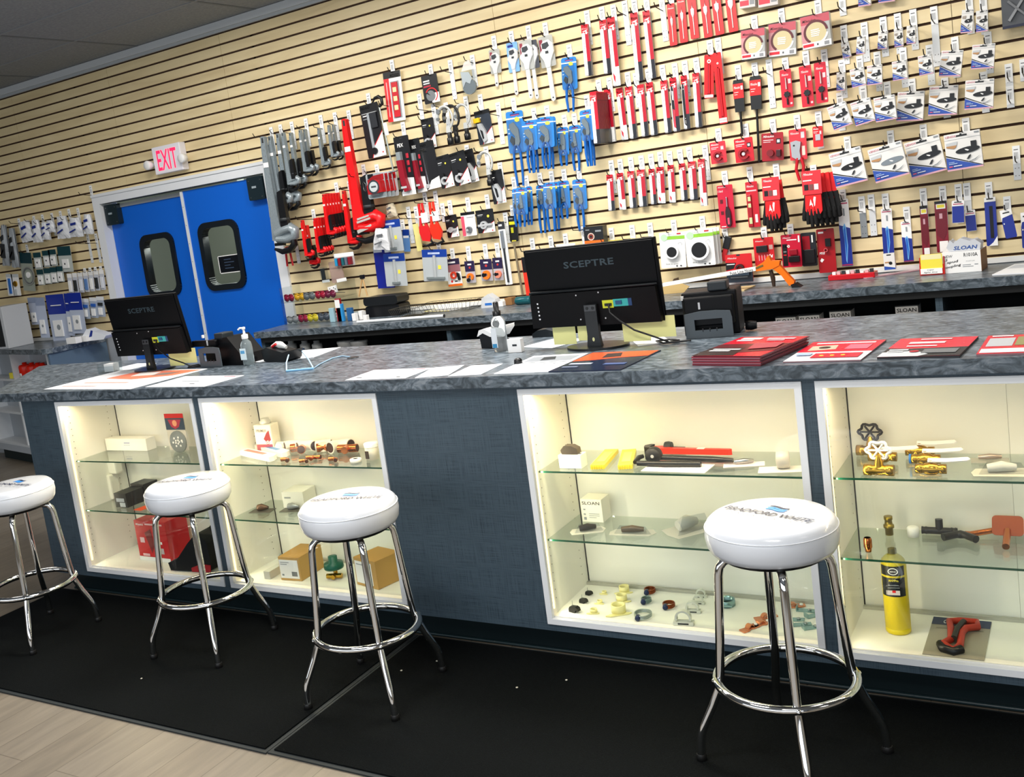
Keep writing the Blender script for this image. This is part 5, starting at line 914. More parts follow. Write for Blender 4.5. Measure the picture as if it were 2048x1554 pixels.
def monitor(x, y, z0, z1, w, lean, rz, label):
    t = thing('monitor', label, 'monitor', (x, y, HC), (0, 0, rz)); K = M('#020306', .5, spec=.2); h = z1 - z0; zl = z0 - HC
    A = MX.Translation((0, 0, zl)) @ MX.Rotation(lean, 4, 'X'); b = MB(); b.T = A
    b.box(-w / 2, w / 2, .0, .018, 0, h, K); b.box(-w / 2 + .008, w / 2 - .008, -.004, 0, h * .48, h - .006, K)
    b.prism([(-w / 2 + .004, .004), (w / 2 - .004, .004), (w / 2 - .012, h * .44), (-w / 2 + .012, h * .44)], -.026, 0, M('#020204', .55, spec=.2)); b.build('housing', t, .003)
    b = MB(); b.T = A; b.tube([(-w / 2 + .006, -.014, h * .455), (-w / 2 + .02, -.018, h * .462), (w / 2 - .02, -.018, h * .462), (w / 2 - .008, -.014, h * .462)], [.004, .006, .006, .004], M('#0b1014', .4, spec=.3), 8); b.build('ridge', t)
    b = MB(); b.T = A; b.text('SCEPTRE', -.105, h * .73, .21, .026, -.0046, M('#33424a', .4), .02, 0, 0, 1.05); b.build('lettering', t)
    b = MB(); b.T = A
    for k in range(5): b.disc(-w / 2 + .042 + .0 * k, .04 + k * .0155, .0035, -.0275, -.0262, M('#e4e6ea', .3), 10)
    for (a, c) in ((-.055, .03), (.05, .03), (-.06, .125), (.035, .13)): b.disc(a, c, .003, -.0275, -.0262, M('#c4c6ca', .3), 8)
    b.build('button', t)
    b = MB(); b.T = A; b.box(.045, .09, -.027, -.024, .068, .098, M('#c9d22a', .4)); b.box(.09, .15, -.027, -.024, .072, .1, M('#2fa7a6', .4)); b.box(.15, .165, -.027, -.024, .072, .1, M('#123a6a', .4))
    b.box(.055, .083, -.031, -.027, .076, .086, blk); b.box(.10, .125, -.030, -.027, .08, .094, M('#1a4f7a', .4)); b.build('port_panel', t)
    b = MB(); b.prism([(-.03, .006), (.03, .006), (.024, zl * .6), (.026, zl + .085), (-.026, zl + .085), (-.024, zl * .6)], -.05, -.032, M('#0f1317', .4)); b.box(-.024, .024, -.052, -.05, zl + .06, zl + .083, M('#3b3f43', .4)); b.disc(-.012, zl + .072, .006, -.0535, -.052, blk, 12); b.disc(.012, zl + .072, .006, -.0535, -.052, blk, 12); b.disc(0, .035, .008, -.051, -.05, M('#d4d49a', .5), 12, .6); b.build('stand', t, .003)
    b = MB(); n = 40; b.zprism([(.125 * cos(2 * pi * k / n), .09 * sin(2 * pi * k / n) - .02) for k in range(n)], .0003, .009, M('#15181b', .3), True); b.build('foot', t, .002)
    b = MB(); b.tube([(.07, -.034, zl + .08), (.08, -.05, zl + .05), (.12, -.06, zl + .02), (.17, -.05, zl - .02), (.24, -.03, .03), (.29, -.02, .006), (.31, .02, .005), (.26, .05, .005), (.22, .02, .006), (.27, -.03, .006), (.36, .01, .005)], .0035, blk, 8); b.build('cable', t)
    for k, (xx, wv) in enumerate(((-.20, .10), (-.09, .09), (.10, .11), (.21, .10))):
        if x < 0 and k < 2: continue
        b = MB(); b.box(xx, xx + wv, .0, .001, .012 + .012 * (k % 2), zl + .02, M('#e8e79c', .6)); b.build('sticky_note', t)
    return t
monitor(1.935, .495, 1.150, 1.462, .550, radians(4), radians(-3), 'large black monitor seen from behind in the middle of counter')
monitor(-.545, .500, 1.146, 1.456, .565, radians(9), radians(-3), 'black monitor seen from behind in front of the blue doors')
def terminal(x, y, rz, label, s=1):
    t = thing('receipt_printer', label, 'printer', (x, y, HC), (0, 0, rz)); K = M('#050609', .45, spec=.25); b = MB()
    if s == 1: b.box(-.10, .10, .06, .20, .0005, .165, K); b.box(-.09, .09, .03, .06, .04, .15, K)
    else: b.prism([(-.09, .0005), (.20, .0005), (.19, .05), (.10, .14), (-.09, .125)], .05, .19, K); b.prism([(-.16, .10), (.03, .10), (.03, .13), (-.16, .13)], .03, .05, K)
    b.build('body', t, .006)
    b = MB(); zz = .165 if s == 1 else .125; b.box(.0, .07, .05, .12, zz, zz + .035, M('#20282d', .4)); b.build('paper_cover', t, .005)
    b = MB(); G = M('#4a5258', .4)
    o = [(-.085, .001), (.085, .001), (.085, .095), (.035, .102), (-.03, .102), (-.035, .095), (-.085, .092)]
    b.prism([(-.085, .001), (.085, .001), (.085, .03), (-.085, .03)], .004, .010, G); b.prism([(-.085, .07), (.085, .07), (.08, .095), (.03, .10), (-.03, .10), (-.085, .092)], .004, .010, G)
    b.prism([(-.085, .03), (-.05, .03), (-.05, .07), (-.085, .07)], .004, .010, G); b.prism([(.05, .03), (.085, .03), (.085, .07), (.05, .07)], .004, .010, G)
    for xx in (-.025, .0, .025): b.box(xx, xx + .006, .004, .010, .022, .036, blk)
    b.build('bracket', t, .001)
    b = MB(); b.box(-.035, -.028, .026, .03, .105, .13, M('#c9ccd0', .3)); b.box(-.1, -.09, .05, .06, .14, .155, wt); b.build('latch', t)
    b = MB(); b.lathe([(.0, .0), (.016, .001), (.018, .02), (.014, .04)], K, 12, ((.115 if s == 1 else .19), .1, .02), 'x'); b.build('knob', t)
    return t
terminal(2.345, .545, radians(8), 'black receipt printer with grey bracket right of the large monitor')
terminal(-.12, .455, radians(-8), 'black receipt printer with grey bracket left of the sanitizer bottle', 2)
# bottles
def pump_bottle():
    t = thing('sanitizer_bottle', 'clear pump bottle of hand sanitizer with white pump', 'bottle', (.126, .47, HC + .0005)); b = MB()
    b.lathe([(.0, 0), (.026, .001), (.028, .008), (.028, .095), (.024, .112), (.014, .122), (.013, .13)], M('#dfeef2', .08, trans=.85, ior=1.33), 24); b.build('bottle', t)
    b = MB(); b.box(-.02, .018, -.0292, -.0285, .03, .085, M('#e4f3f8', .4)); b.box(-.016, .010, -.0296, -.0292, .06, .075, M('#5aa7d8', .4)); b.build('label', t)
    b = MB(); b.lathe([(.015, .128), (.016, .132), (.016, .148), (.006, .152), (.005, .172), (.009, .174), (.009, .184), (.0, .186)], wt, 16); b.tube([(0, 0, .180), (-.02, -.004, .181), (-.030, -.006, .174)], .0045, wt, 8); b.build('pump', t)
pump_bottle()
t = thing('spray_bottle', 'clear spray bottle with black cap in front of white dispenser', 'bottle', (1.503, .49, HC + .0005)); b = MB()
b.lathe([(.0, 0), (.028, .001), (.030, .01), (.030, .115), (.027, .132), (.016, .145), (.014, .15)], M('#e4e9ea', .08, trans=.85, ior=1.33), 24); b.build('bottle', t)
b = MB(); b.box(-.022, .004, -.0315, -.0305, .02, .1, M('#d8dde2', .4)); b.box(-.02, .0, -.0319, -.0315, .02, .036, M('#2c86b8', .4)); b.build('label', t)
b = MB(); b.lathe([(.017, .146), (.017, .166), (.011, .168), (.011, .2), (.007, .204), (.0, .204)], blk, 16); b.build('spray_cap', t)
t = thing('tape_dispenser', 'white and black tape dispenser behind the spray bottle', 'dispenser', (1.42, .60, HC + .0005), (0, 0, radians(-14))); b = MB()
b.prism([(-.06, 0), (.05, 0), (.05, .03), (.0, .06), (-.05, .075), (-.065, .06)], -.03, .03, blk); b.build('base', t, .004)
b = MB(); b.prism([(-.075, .05), (-.06, .078), (-.03, .085), (.02, .06), (.06, .09), (.085, .098), (.085, .085), (.05, .05), (.0, .05), (-.04, .066)], -.034, .034, wt); b.build('frame', t, .003)
b = MB(); p = (1.592, .452); b.box(p[0] - .03, p[0] + .03, p[1] - .014, p[1] + .014, HC + .0005, HC + .055, wt); b.rect(p[0] - .008, p[0] + .012, HC + .026, HC + .034, p[1] - .0145, DKG); mb_thing(b, 'small_box', 'tiny white carton right beside the spray bottle', 'box', bevel=.001)
t = thing('black_tray', 'black plastic holder with white and red contents near sanitizer', 'tray', (.262, .56, HC + .0005), (0, 0, radians(-10))); b = MB()
b.prism([(-.1, .055), (-.09, .005), (-.07, 0), (.075, 0), (.09, .01), (.105, .052), (.06, .045), (-.02, .062), (-.06, .07)], -.045, .045, blk); b.build('shell', t, .003)
b = MB(); b.tube([(-.07, 0, .068), (-.03, .0, .078), (0, 0, .074), (.04, 0, .062)], [.006, .014, .018, .008], M('#d9dbd8', .5), 8); b.build('contents', t)
b = MB(); b.tube([(-.04, -.02, .07), (-.01, -.02, .082)], .006, RED, 8); b.build('red_tool', t)
z = HC + .004; P = [atz(u, v, z) for u, v in ((573, 742), (574, 733), (580, 720), (592, 713), (606, 715), (618, 726), (627, 737))]; b = MB()
for k in (1, 2, 3, 4, 5): P[k].z += .035 * sin(pi * k / 6)
b.tube([tuple(a) for a in P], .0035, M('#b9d6ea', .3), 6); b.tube([tuple(P[0]), tuple(P[-1])], .006, M('#7fb4dc', .3), 6)
b.tube([tuple(atz(u, v, z)) for u, v in ((628, 736), (640, 728), (665, 716), (685, 712), (700, 714))], .003, M('#8fb0c8', .3), 6); mb_thing(b, 'pen_tether', 'pale blue coiled pen tether lying on the worktop', 'pen')
p = atz(706, 716, HC); b = MB(); b.lathe([(0, .0004), (.028, .0004), (.028, .002), (.022, .004), (0, .004)], M('#1a1c20', .4), 24, (p.x, p.y, HC)); mb_thing(b, 'cable_grommet', 'round black grommet in the worktop beside the pen tether', 'grommet')
p = atz(1037, 728, HC); b = MB(); b.lathe([(0, .0), (.016, .001), (.015, .016), (.008, .022), (0, .022)], blk, 12, (p.x, p.y, HC + .0004)); mb_thing(b, 'ink_pad', 'small black cap lying on the grey printed papers', 'cap')
# papers
S_ = sheet
S_('leaflet', 'white leaflet with red corner text, leftmost of middle papers', 'paper', ((690, 761), (815, 757), (862, 736), (748, 741)), .001, PW, [('r', .7, .06, .92, .12, M('#d8707a', .6)), ('r', .1, .8, .2, .84, DKG), ('r', .3, .1, .55, .12, GREY), ('r', .8, .86, .86, .9, DKG), ('r', .1, .3, .8, .31, M('#c9ccd0', .6)), ('r', .1, .5, .7, .51, M('#c9ccd0', .6))])
S_('leaflet', 'plain white leaflet, second of the middle papers', 'paper', ((820, 757), (888, 752), (937, 730), (874, 736)), .001, PW, TXT_[:2])
S_('leaflet', 'plain white leaflet, third of the middle papers', 'paper', ((892, 753), (958, 750), (1009, 728), (946, 732)), .001, PW, TXT_[1:3])
S_('newspaper', 'grey printed folded flyer before the large monitor', 'paper', ((992, 748), (1104, 745), (1175, 707), (1064, 714)), .002, PW, [('r', .08, .1, .92, .38, M('#8d9298', .5)), ('r', .1, .44, .9, .46, GREY), ('p', [(.3, .15), (.5, .12), (.6, .3), (.35, .34)], DKG)] + TXT_[6:9])
S_('booklet', 'orange and dark blue glossy booklet below the large monitor', 'booklet', ((1104, 745), (1232, 741), (1331, 702), (1178, 707)), .003, M('#17233d', .25), [('p', [(.02, .02), (.98, .02), (.98, .3), (.6, .36), (.3, .46), (.02, .5)], M('#e2542c', .3)), ('p', [(.3, .12), (.5, .08), (.6, .3), (.36, .36)], M('#2a1c1c', .4)), ('r', .08, .62, .4, .68, M('#c0c6d4', .4)), ('r', .6, .66, .9, .74, M('#4b5f8e', .4)), ('r', .08, .8, .3, .84, M('#7f8aa6', .4))])
S_('magazine', 'thick red magazine stack, leftmost of the red ones', 'magazine', ((1410, 731), (1548, 731), (1594, 692), (1462, 692)), .030, M('#c3122a', .25), [('p', [(0, .42), (1, .36), (1, .72), (0, 1), (0, .6)], M('#5a1119', .3)), ('p', [(0, .62), (.5, .6), (.6, .98), (0, 1)], M('#1c0b0e', .3)), ('r', .1, .08, .4, .16, wt), ('r', .1, .2, .34, .25, wt), ('r', .5, .1, .9, .16, M('#efb9bf', .4)), ('r', .55, .2, .8, .24, M('#efb9bf', .4)), ('r', .1, .68, .5, .72, wt), ('r', .1, .76, .4, .80, wt), ('p', [(.5, .4), (.9, .36), (.94, .6), (.6, .7)], M('#a8404a', .4))], M('#a58a90', .5))
S_('catalogue', 'red and white tool catalogue, second of the red ones', 'catalogue', ((1578, 726), (1730, 722), (1765, 683), (1616, 688)), .004, M('#f0eef0', .3), [('r', 0, .0, 1, .56, M('#cf1330', .3)), ('r', .1, .08, .9, .13, wt), ('p', [(.1, .26), (.44, .22), (.48, .44), (.12, .5)], M('#b9b39a', .4)), ('o', .3, .35, .08, blk), ('r', .6, .22, .9, .46, M('#e06a7c', .4)), ('r', .3, .66, .92, .88, M('#cf1330', .3)), ('o', .42, .78, .03, YEL), ('o', .56, .78, .03, YEL), ('o', .7, .78, .03, YEL), ('r', .06, .64, .26, .76, M('#9fb6d8', .4))], M('#8a6a70', .5))
S_('catalogue', 'red and black tool catalogue, third of the red ones', 'catalogue', ((1762, 719), (1925, 715), (1952, 677), (1795, 682)), .006, M('#d3142f', .25), [('p', [(0, .56), (.3, .6), (1, .56), (1, 1), (0, 1)], M('#14151a', .3)), ('p', [(0, .78), (.4, .72), (.6, .9), (.5, 1), (0, 1)], M('#c9cdd0', .4)), ('r', .2, .24, .66, .34, M('#f3c6cb', .4)), ('r', .3, .08, .7, .13, M('#f3c6cb', .4)), ('r', .22, .46, .6, .5, wt), ('r', .5, .66, .92, .86, M('#6f7275', .4)), ('r', .06, .66, .3, .71, wt), ('r', .06, .76, .26, .8, wt), ('o', .4, .78, .06, M('#b02030', .4))], M('#26262a', .5))
S_('catalogue', 'red catalogue with grey photo cut by right edge', 'catalogue', ((1962, 712), (2072, 709), (2080, 671), (1968, 676)), .005, M('#cf1830', .3), [('r', .08, .18, .56, .62, M('#b9bcc0', .4)), ('r', .6, .14, 1, .6, M('#8d8a5c', .4)), ('r', .04, .76, 1, .96, M('#f0eef0', .4)), ('r', .1, .05, .5, .1, wt)], M('#8a6a70', .5))
S_('price_list', 'white paper poking out left of the monitor foot', 'paper', ((1055, 696), (1120, 695), (1160, 680), (1100, 676)), .001, PW, None)
S_('price_list', 'white curled paper poking out right of the monitor foot', 'paper', ((1256, 695), (1318, 686), (1345, 668), (1280, 676)), .001, PW, None)
S_('placemat', 'large white and orange printed sheet at the left end', 'paper', ((76, 780), (270, 778), (405, 739), (250, 741)), .001, PW, [('p', [(.3, .08), (.98, .04), (.9, .34), (.6, .52), (.25, .46)], M('#ef7f5e', .4)), ('p', [(.4, .16), (.6, .12), (.66, .3), (.45, .36)], M('#e9e2dc', .4)), ('r', .2, .66, .7, .7, M('#f2b3a2', .5)), ('r', .1, .84, .5, .87, M('#f4c8bc', .5)), ('p', [(.68, .2), (.84, .16), (.8, .3), (.66, .34)], M('#8a7a70', .5))])
S_('leaflet', 'white leaflet right of the orange sheet at the left end', 'paper', ((296, 776), (415, 772), (482, 753), (365, 752)), .001, PW, [('r', .72, .06, .92, .12, M('#d8707a', .6)), ('r', .3, .5, .6, .53, GREY), ('r', .6, .74, .68, .77, DKG), ('r', .1, .2, .6, .21, GREY)])
S_('paper_pad', 'long white papers lying behind the sanitizer bottle', 'paper', ((470, 728), (600, 716), (708, 694), (560, 706)), .001, PW, None)
S_('leaflet', 'white papers behind the foot of the left monitor', 'paper', ((225, 741), (262, 741), (300, 728), (262, 728)), .001, PW, None)
p = atz(212, 746, HC); t = thing('card_holder', 'clear acrylic card holder at the left end of counter', 'holder', (p.x, p.y + .03, HC + .0005), (0, 0, radians(6))); b = MB()
for q in ((-.06, .06, -.03, -.027, 0, .035), (-.06, .06, .03, .033, 0, .055), (-.06, -.057, -.027, .03, 0, .05), (.057, .06, -.027, .03, 0, .05), (-.057, .057, -.027, .03, 0, .002)): b.box(*q, FILM)
b.build('holder', t); b = MB(); b.box(-.02, .045, -.02, .024, .003, .045, wt); b.build('card_stack', t)
p = atz(1094, 672, HC); b = MB(); b.T = MX.Translation((p.x, p.y, HC + .0005)); b.prism([(-.055, 0), (.055, 0), (.05, .022), (.01, .034), (-.03, .03), (-.055, .016)], -.03, .03, M('#1b2226', .35)); mb_thing(b, 'scanner', 'dark handheld scanner behind the lower left of large monitor', 'scanner', bevel=.006)

# ------------------------------------------------------------------ on the wall worktop
def onb(u, y, z=HB): # point on wall worktop below pixel column u at depth y
    p = aty(u, 600, y); return V((p.x, y, z + .0005))
p0 = aty(744, 600, 2.42); p1 = aty(812, 600, 2.42); t = thing('tool_case', 'rounded black plastic case standing on the wall worktop', 'case', ((p0.x + p1.x) / 2 + .0, 2.40, HB + .0005)); W2 = (p1.x - p0.x) / 2; b = MB()
b.prism(rrect(-W2, W2, 0, .075, .02), -.07, .06, blk); b.build('body', t, .006); b = MB(); b.prism(rrect(-W2, W2, .077, .135, .022), -.08, .06, M('#14171a', .35)); b.build('lid', t, .006)
def basket(u0, u1, y0, y1, h, label):
    p, q = aty(u0, 610, y0), aty(u1, 610, y0); x0, x1 = p.x, q.x; z = HB + .004; b = MB(); w = M('#5f5c50', .35, .5)
    for (zz, e) in ((z, .02), (z + h, 0)):
        b.tube([(x0 + e, y0 + e, zz), (x1 - e, y0 + e, zz), (x1 - e, y1 - e, zz), (x0 + e, y1 - e, zz)], .0018, w, 5, True)
    n = 13
    for k in range(n + 1):
        x = x0 + (x1 - x0) * k / n; xi = x0 + .02 + (x1 - x0 - .04) * k / n; b.tube([(x, y0, z + h), (xi, y0 + .02, z), (xi, y1 - .02, z), (x, y1, z + h)], .0012, w, 4)
    mb_thing(b, 'wire_basket', label, 'basket')
basket(775, 828, 2.10, 2.30, .06, 'short end of wire letter basket before the black case'); basket(834, 940, 2.28, 2.46, .055, 'long wire letter basket right of the black case')
def sh2(P, th, label, cat, m1, dr=None, name='paper_sheet', edge=None): return sheet(name, label, cat, P, th, m1, dr, edge, z=HB)
sh2(((850, 625), (900, 622), (955, 610), (905, 610)), .002, 'white clipboard sheet with yellow border behind the counter', 'clipboard', PW, [('r', 0, .94, 1, 1, YEL), ('r', 0, 0, .02, 1, YEL), ('r', .1, .1, .8, .12, GREY)], 'clipboard')
p = aty(712, 639, 2.04); q = aty(885, 625, 2.02); b = MB(); b.tube([(p.x, 2.05, HB + .011), (q.x, 2.03, HB + .011)], .0095, M('#e6e9ea', .25), 12); b.tube([(q.x - .001, 2.03, HB + .011), (q.x + .004, 2.03, HB + .011)], .0098, blk, 12); mb_thing(b, 'fluorescent_tube', 'long white tube lying on the wall worktop edge', 'tube')
def cube(u, y, w, d, h, name, label, cat, m_, rz=0, dr=None, z=HB, bev=.002, u2=None):
    p = aty(u, 600, y) if z == HB else V((u, y, 0)); t = thing(name, label, cat, (p.x, y, z + .0005), (0, 0, rz)); b = MB(); b.box(-w / 2, w / 2, 0, d, 0, h, m_); b.build('carton', t, bev)
    if dr: b = MB(); b.T = MX.Translation((0, 0, h)); draw(b, w, h, 0, dr); b.build('printed_front', t)
    return t
KR = M('#b98d50', .6)
cube(1016, 2.40, .05, .06, .045, 'small_box', 'tiny brown carton on the wall worktop near teal cylinder', 'box', M('#8a6237', .6)); cube(1000, 2.36, .03, .04, .032, 'small_box', 'tiny white carton beside the tiny brown one', 'box', wt)
p = aty(1046, 600, 2.36); b = MB(); b.lathe([(.0, 0), (.022, .002), (.026, .01), (.026, .095), (.022, .103), (0, .105)], M('#12525a', .25), 18, (p.x - .05, 2.36, HB + .0270), 'x'); mb_thing(b, 'canister', 'teal cylinder lying on the worktop left of the large monitor', 'canister')
bagp = aty(985, 598, 2.40); b = MB(); b.T = MX.Translation((bagp.x, 2.38, HB + .0005)); b.prism([(-.06, 0), (.05, 0), (.045, .05), (.0, .085), (-.05, .06)], -.03, .03, M('#dfe3e8', .3, alpha=.7)); b.box(-.03, .02, -.031, -.03, .015, .03, M('#2f6fc0', .4)); mb_thing(b, 'parts_bag', 'clear white bag with blue print on the wall worktop', 'bag', bevel=.006)
for i, (u, y) in enumerate(((702, 2.20), (716, 2.24), (724, 2.18))): cube(u, y, .03, .03, (.05, .06, .035)[i], 'small_box', 'small white block on the wall worktop, ' + ORD[i] + ' of three', 'box', wt)
# wooden try square like board and orange caulking tool
p = aty(1345, 575, 2.36); t = thing('hand_saw', 'wooden handled board leaning flat right of the large monitor', 'saw', (p.x, 2.34, HB + .0005), (0, 0, radians(4))); b = MB()
b.prism([(-.12, .0), (.07, .0), (.10, .03), (.05, .055), (-.12, .06)], -.008, .008, M('#c8ab72', .5)); b.build('handle', t, .003); b = MB(); b.prism([(.0, .05), (.05, .045), (.045, .085), (.02, .08)], -.006, .006, M('#43301c', .5)); b.build('grip', t)
b = MB(); b.box(.09, .16, -.02, .02, .0, .012, M('#3a3822', .5)); b.box(.095, .155, -.0205, -.02, .004, .009, YEL); b.build('blade_guard', t)
sh2(((1400, 591), (1435, 588), (1462, 578), (1425, 580)), .002, 'crumpled white sheet lying behind the receipt printer', 'paper', PW); sh2(((1455, 585), (1490, 582), (1510, 573), (1475, 575)), .006, 'tan wooden scrap board behind the receipt printer', 'board', M('#c9b182', .5), name='board')
t = thing('pvc_cutter', 'bright orange long handled tool with white shaft and black foot', 'tool', (0, 0, 0)); yo = 2.20
def yp(u, v, y=2.20): p = aty(u, v, y); return (p.x, p.z)
OR2 = M('#f5730f', .35)
b = MB(); b.prism([yp(*k) for k in ((1513, 533), (1530, 522), (1538, 510), (1544, 521), (1561, 521), (1560, 530), (1546, 537), (1514, 542))], yo - .02, yo + .02, OR2); b.prism([yp(*k) for k in ((1546, 536), (1560, 529), (1574, 545), (1590, 562), (1589, 568), (1580, 571), (1564, 550))], yo - .017, yo + .017, OR2); b.build('handle', t, .004)
b = MB(); b.prism([yp(*k) for k in ((1326, 566), (1512, 533), (1513, 541), (1326, 573))], yo - .012, yo + .012, wt); b.T = MX.Identity(4); x0, z0_ = yp(1462, 549.5); x1, z1_ = yp(1508, 541.5); b.text('Fuse Line Novo', x0, z0_, x1 - x0, .016, yo - .0125, DKG, .01, 0, atan2(z1_ - z0_, x1 - x0)); b.build('shaft', t, .002)
b = MB(); b.prism([yp(*k) for k in ((1584, 568), (1592, 565), (1605, 573), (1604, 578), (1588, 578))], yo - .03, yo + .03, blk); b.build('rubber_foot', t, .003)
b = MB(); b.tube([(yp(1541, 540)[0], yo, yp(1541, 540)[1]), (yp(1546, 556)[0], yo, yp(1546, 556)[1]), (yp(1548, 573)[0], yo, yp(1548, 573)[1])], [.010, .012, .008], M('#3a2a1e', .4), 8); b.build('trigger', t)
b = MB(); b.prism([yp(*k) for k in ((1513, 534), (1528, 528), (1529, 532), (1514, 538))], yo - .021, yo - .0202, M('#6a5a2c', .5)); b.build('decal', t)
# red tray, small box, bins, cartons, papers
p = aty(1658, 555, 2.36); q = aty(1752, 550, 2.36); t = thing('socket_tray', 'long red plastic tray with small parts', 'tray', ((p.x + q.x) / 2, 2.33, HB + .0005), (0, 0, radians(-2))); w = q.x - p.x; b = MB()
b.box(-w / 2, w / 2, 0, .08, 0, .028, M('#c4101f', .25)); b.build('tray', t, .004); b = MB(); rnd = random.Random(5)
for k in range(9): x = -w / 2 + .02 + k * w / 10; b.box(x, x + .016, .01, .03, .028, .036 + rnd.random() * .01, (wt, M('#e0b0b4', .4), DKG)[k % 3])
b.build('small_parts', t)
t, w, h = hang('saw_blade_box', 'small white and blue blade box standing on the worktop', 'box', (1766, 509, 1788, 505.5, 1768, 541), None, off=.12); b = MB(); b.box(-w / 2, w / 2, 0, .03, -h, 0, BWH); draw(b, w, h, 0, [('r', .3, .05, .7, .12, blk), ('r', .1, .5, .5, .58, M('#b98a5c', .5)), ('o', .6, .6, .16, blk), ('p', [(0, .76), (1, .9), (1, 1), (0, 1)], LBL)]); b.build('carton', t)
sh2(((1770, 556), (1785, 557), (1822, 537), (1812, 536)), .004, 'clear pink strip lying right of the small blade box', 'strip', M('#c49aa4', .25), name='plastic_strip')
p = aty(1865, 545, 2.26); t = thing('parts_bin', 'red plastic bin with yellow card and handwritten label', 'bin', (p.x, 2.25, HB + .0005), (0, 0, radians(-8))); b = MB(); RB = M('#d02216', .3)
for q_ in ((-.055, .055, 0, .004, 0, .05), (-.055, -.051, .004, .14, 0, .085), (.051, .055, .004, .14, 0, .085), (-.051, .051, .136, .14, 0, .085), (-.051, .051, .004, .136, 0, .003)): b.box(*q_, RB)
b.build('bin', t, .001); b = MB(); b.box(-.048, .048, -.002, -.0005, .03, .10, YEL); b.rect(-.044, .044, .075, .098, -.0022, M('#efe6b0', .5)); b.build('yellow_card', t)
b = MB(); b.box(-.05, .046, -.004, -.0022, .006, .032, wt); b.text('super', -.02, .02, .03, .007, -.0042, DKG); b.text('light line', -.036, .009, .06, .008, -.0042, DKG, .01, .3); b.build('label', t)
A_, B_ = atz(1889, 542.3, HB), atz(1959.4, 539.5, HB); p = aty(1924, 540, 2.26); w = .165; t = thing('carton', 'white carton printed R1010A with handwriting', 'box', (p.x, 2.25, HB + .0005), (0, 0, radians(-4))); h = .100; b = MB()
b.box(-w / 2, w / 2, 0, .17, 0, h, wt); b.box(w / 2 - .0005, w / 2 + .001, .0, .17, 0, h, M('#8a5f34', .6)); b.build('carton', t, .001)
b = MB(); b.text('R1010A', .012, h - .026, .058, .017, -.0005, blk, .012); b.text('NEW', -.075, h - .026, .04, .012, -.0005, DKG, .0, .2); b.text('1.5', -.075, h - .042, .018, .011, -.0005, blk, .02, .2); b.text('spud', -.06, h - .058, .05, .015, -.0005, blk, .02, .2, .12); b.text('coupling', -.074, h - .082, .075, .015, -.0005, blk, .02, .2, .16); b.text('CUSTOM', .02, h - .05, .036, .005, -.0005, GREY)
b.rect(.005, .04, h - .066, h - .063, -.0005, GREY); b.rect(.005, .05, h - .074, h - .071, -.0005, GREY); b.rect(.055, .07, h - .066, h - .062, -.0005, GREY); b.build('lettering', t)
b = MB(); b.T = MX.Translation((.0, .04, h + .001)); b.prism([(-.05, 0), (.08, 0), (.085, .03), (.06, .05), (.04, .045), (.0, .06), (-.03, .04), (-.045, .055), (-.06, .02)], -.03, .05, M('#c9ccd2', .35)); b.T = MX.Translation((0, 0, h + .001)); b.text('SLOAN', -.03, .006, .1, .018, .0088, M('#26509c', .4), .02, .2); b.build('crumpled_bag', t, .006)
sh2(((2003, 550), (2070, 546), (2070, 528), (2012, 531)), .004, 'printed white papers at the right end of wall worktop', 'paper', PW, TXT_[:6]); 
# under the wall worktop: white tubs, sloan boxes
for i, (u, k) in enumerate(((583, 0), (610, 0), (634, 0), (692, 1), (719, 1))):
    p = aty(u, 690, 2.12); t = thing('cement_tub', ('small white bottle below the wall worktop, ' + ORD[i]) if not k else 'white plastic tub below the wall worktop, ' + ('left', 'right')[i - 3], 'tub', (p.x, 2.12, .821)); r = .034 if not k else .052; b = MB()
    H_ = p.z - .821 + .03
    b.lathe([(0, 0), (r, .001), (r * 1.05, H_ * .8), (r * .6 if not k else r * 1.12, H_ * .86), (r * .62 if not k else r * 1.12, H_), (0, H_)], M('#d9dcdc', .4), 20); b.build('tub', t); b = MB(); b.box(-r * .6, r * .6, -r * 1.07, -r * 1.02, H_ * .35, H_ * .6, M('#33568c' if i % 2 else '#8a8d90', .4)); b.build('label', t)
for i, (u, v) in enumerate(((1571, 640), (1618, 636), (1680, 628), (1813, 618))):
    p = aty(u, v, 2.05); t = thing('carton', 'white branded valve carton below the wall worktop, ' + ORD[i], 'box', (p.x, 2.05, .821)); H_ = p.z - .821 + .012; b = MB(); b.box(-.048, .048, 0, .1, 0, H_, BWH); b.box(-.049, .049, -.001, .1, H_ - .0, H_ + .004, M('#3a3e40', .5)); b.build('carton', t); b = MB(); b.text('SLOAN', -.042, H_ - .026, .084, .018, -.0006, blk, .015); b.build('lettering', t)
# left corner counter: red valves on the shelf, bags on top, white equipment
for i, (u, v) in enumerate(((26, 754), (48, 753), (66, 752), (80, 752))):
    p = aty(u, v, 2.07); t = thing('red_bottle', 'red plastic bottle on the shelf left of the doors, ' + ORD[i], 'bottle', (p.x, 1.965 + (-3.455 - p.x) * .24 + .075, .7635)); k = (.95, .9, .6, .6)[i]; b = MB(); b.lathe([(0, 0), (.055 * k, .002), (.057 * k, .10), (.05 * k, .115), (.02, .12), (.02, .135), (0, .135)], M('#e0210c', .35), 18); b.build('bottle', t)
    b = MB(); b.lathe([(0, 0), (.016, 0), (.016, .003), (0, .003)], wt, 12, (0, -.06 * k, .035), 'y'); b.build('label', t)
cube(0, 0, .1, .12, .05, 'yellow_box', 'yellow and white box on the shelf at the left edge', 'box', YEL, z=0) .location = (-4.32, 2.20, .7635)
for i, (u, y, w, h, d) in enumerate(((126, 2.14, .12, .05, .06), (150, 2.22, .10, .045, .06))): cube(u, y, w, d, h, 'small_box', ('long white carton on the left corner worktop', 'second white carton on the left corner worktop')[i], 'box', wt)
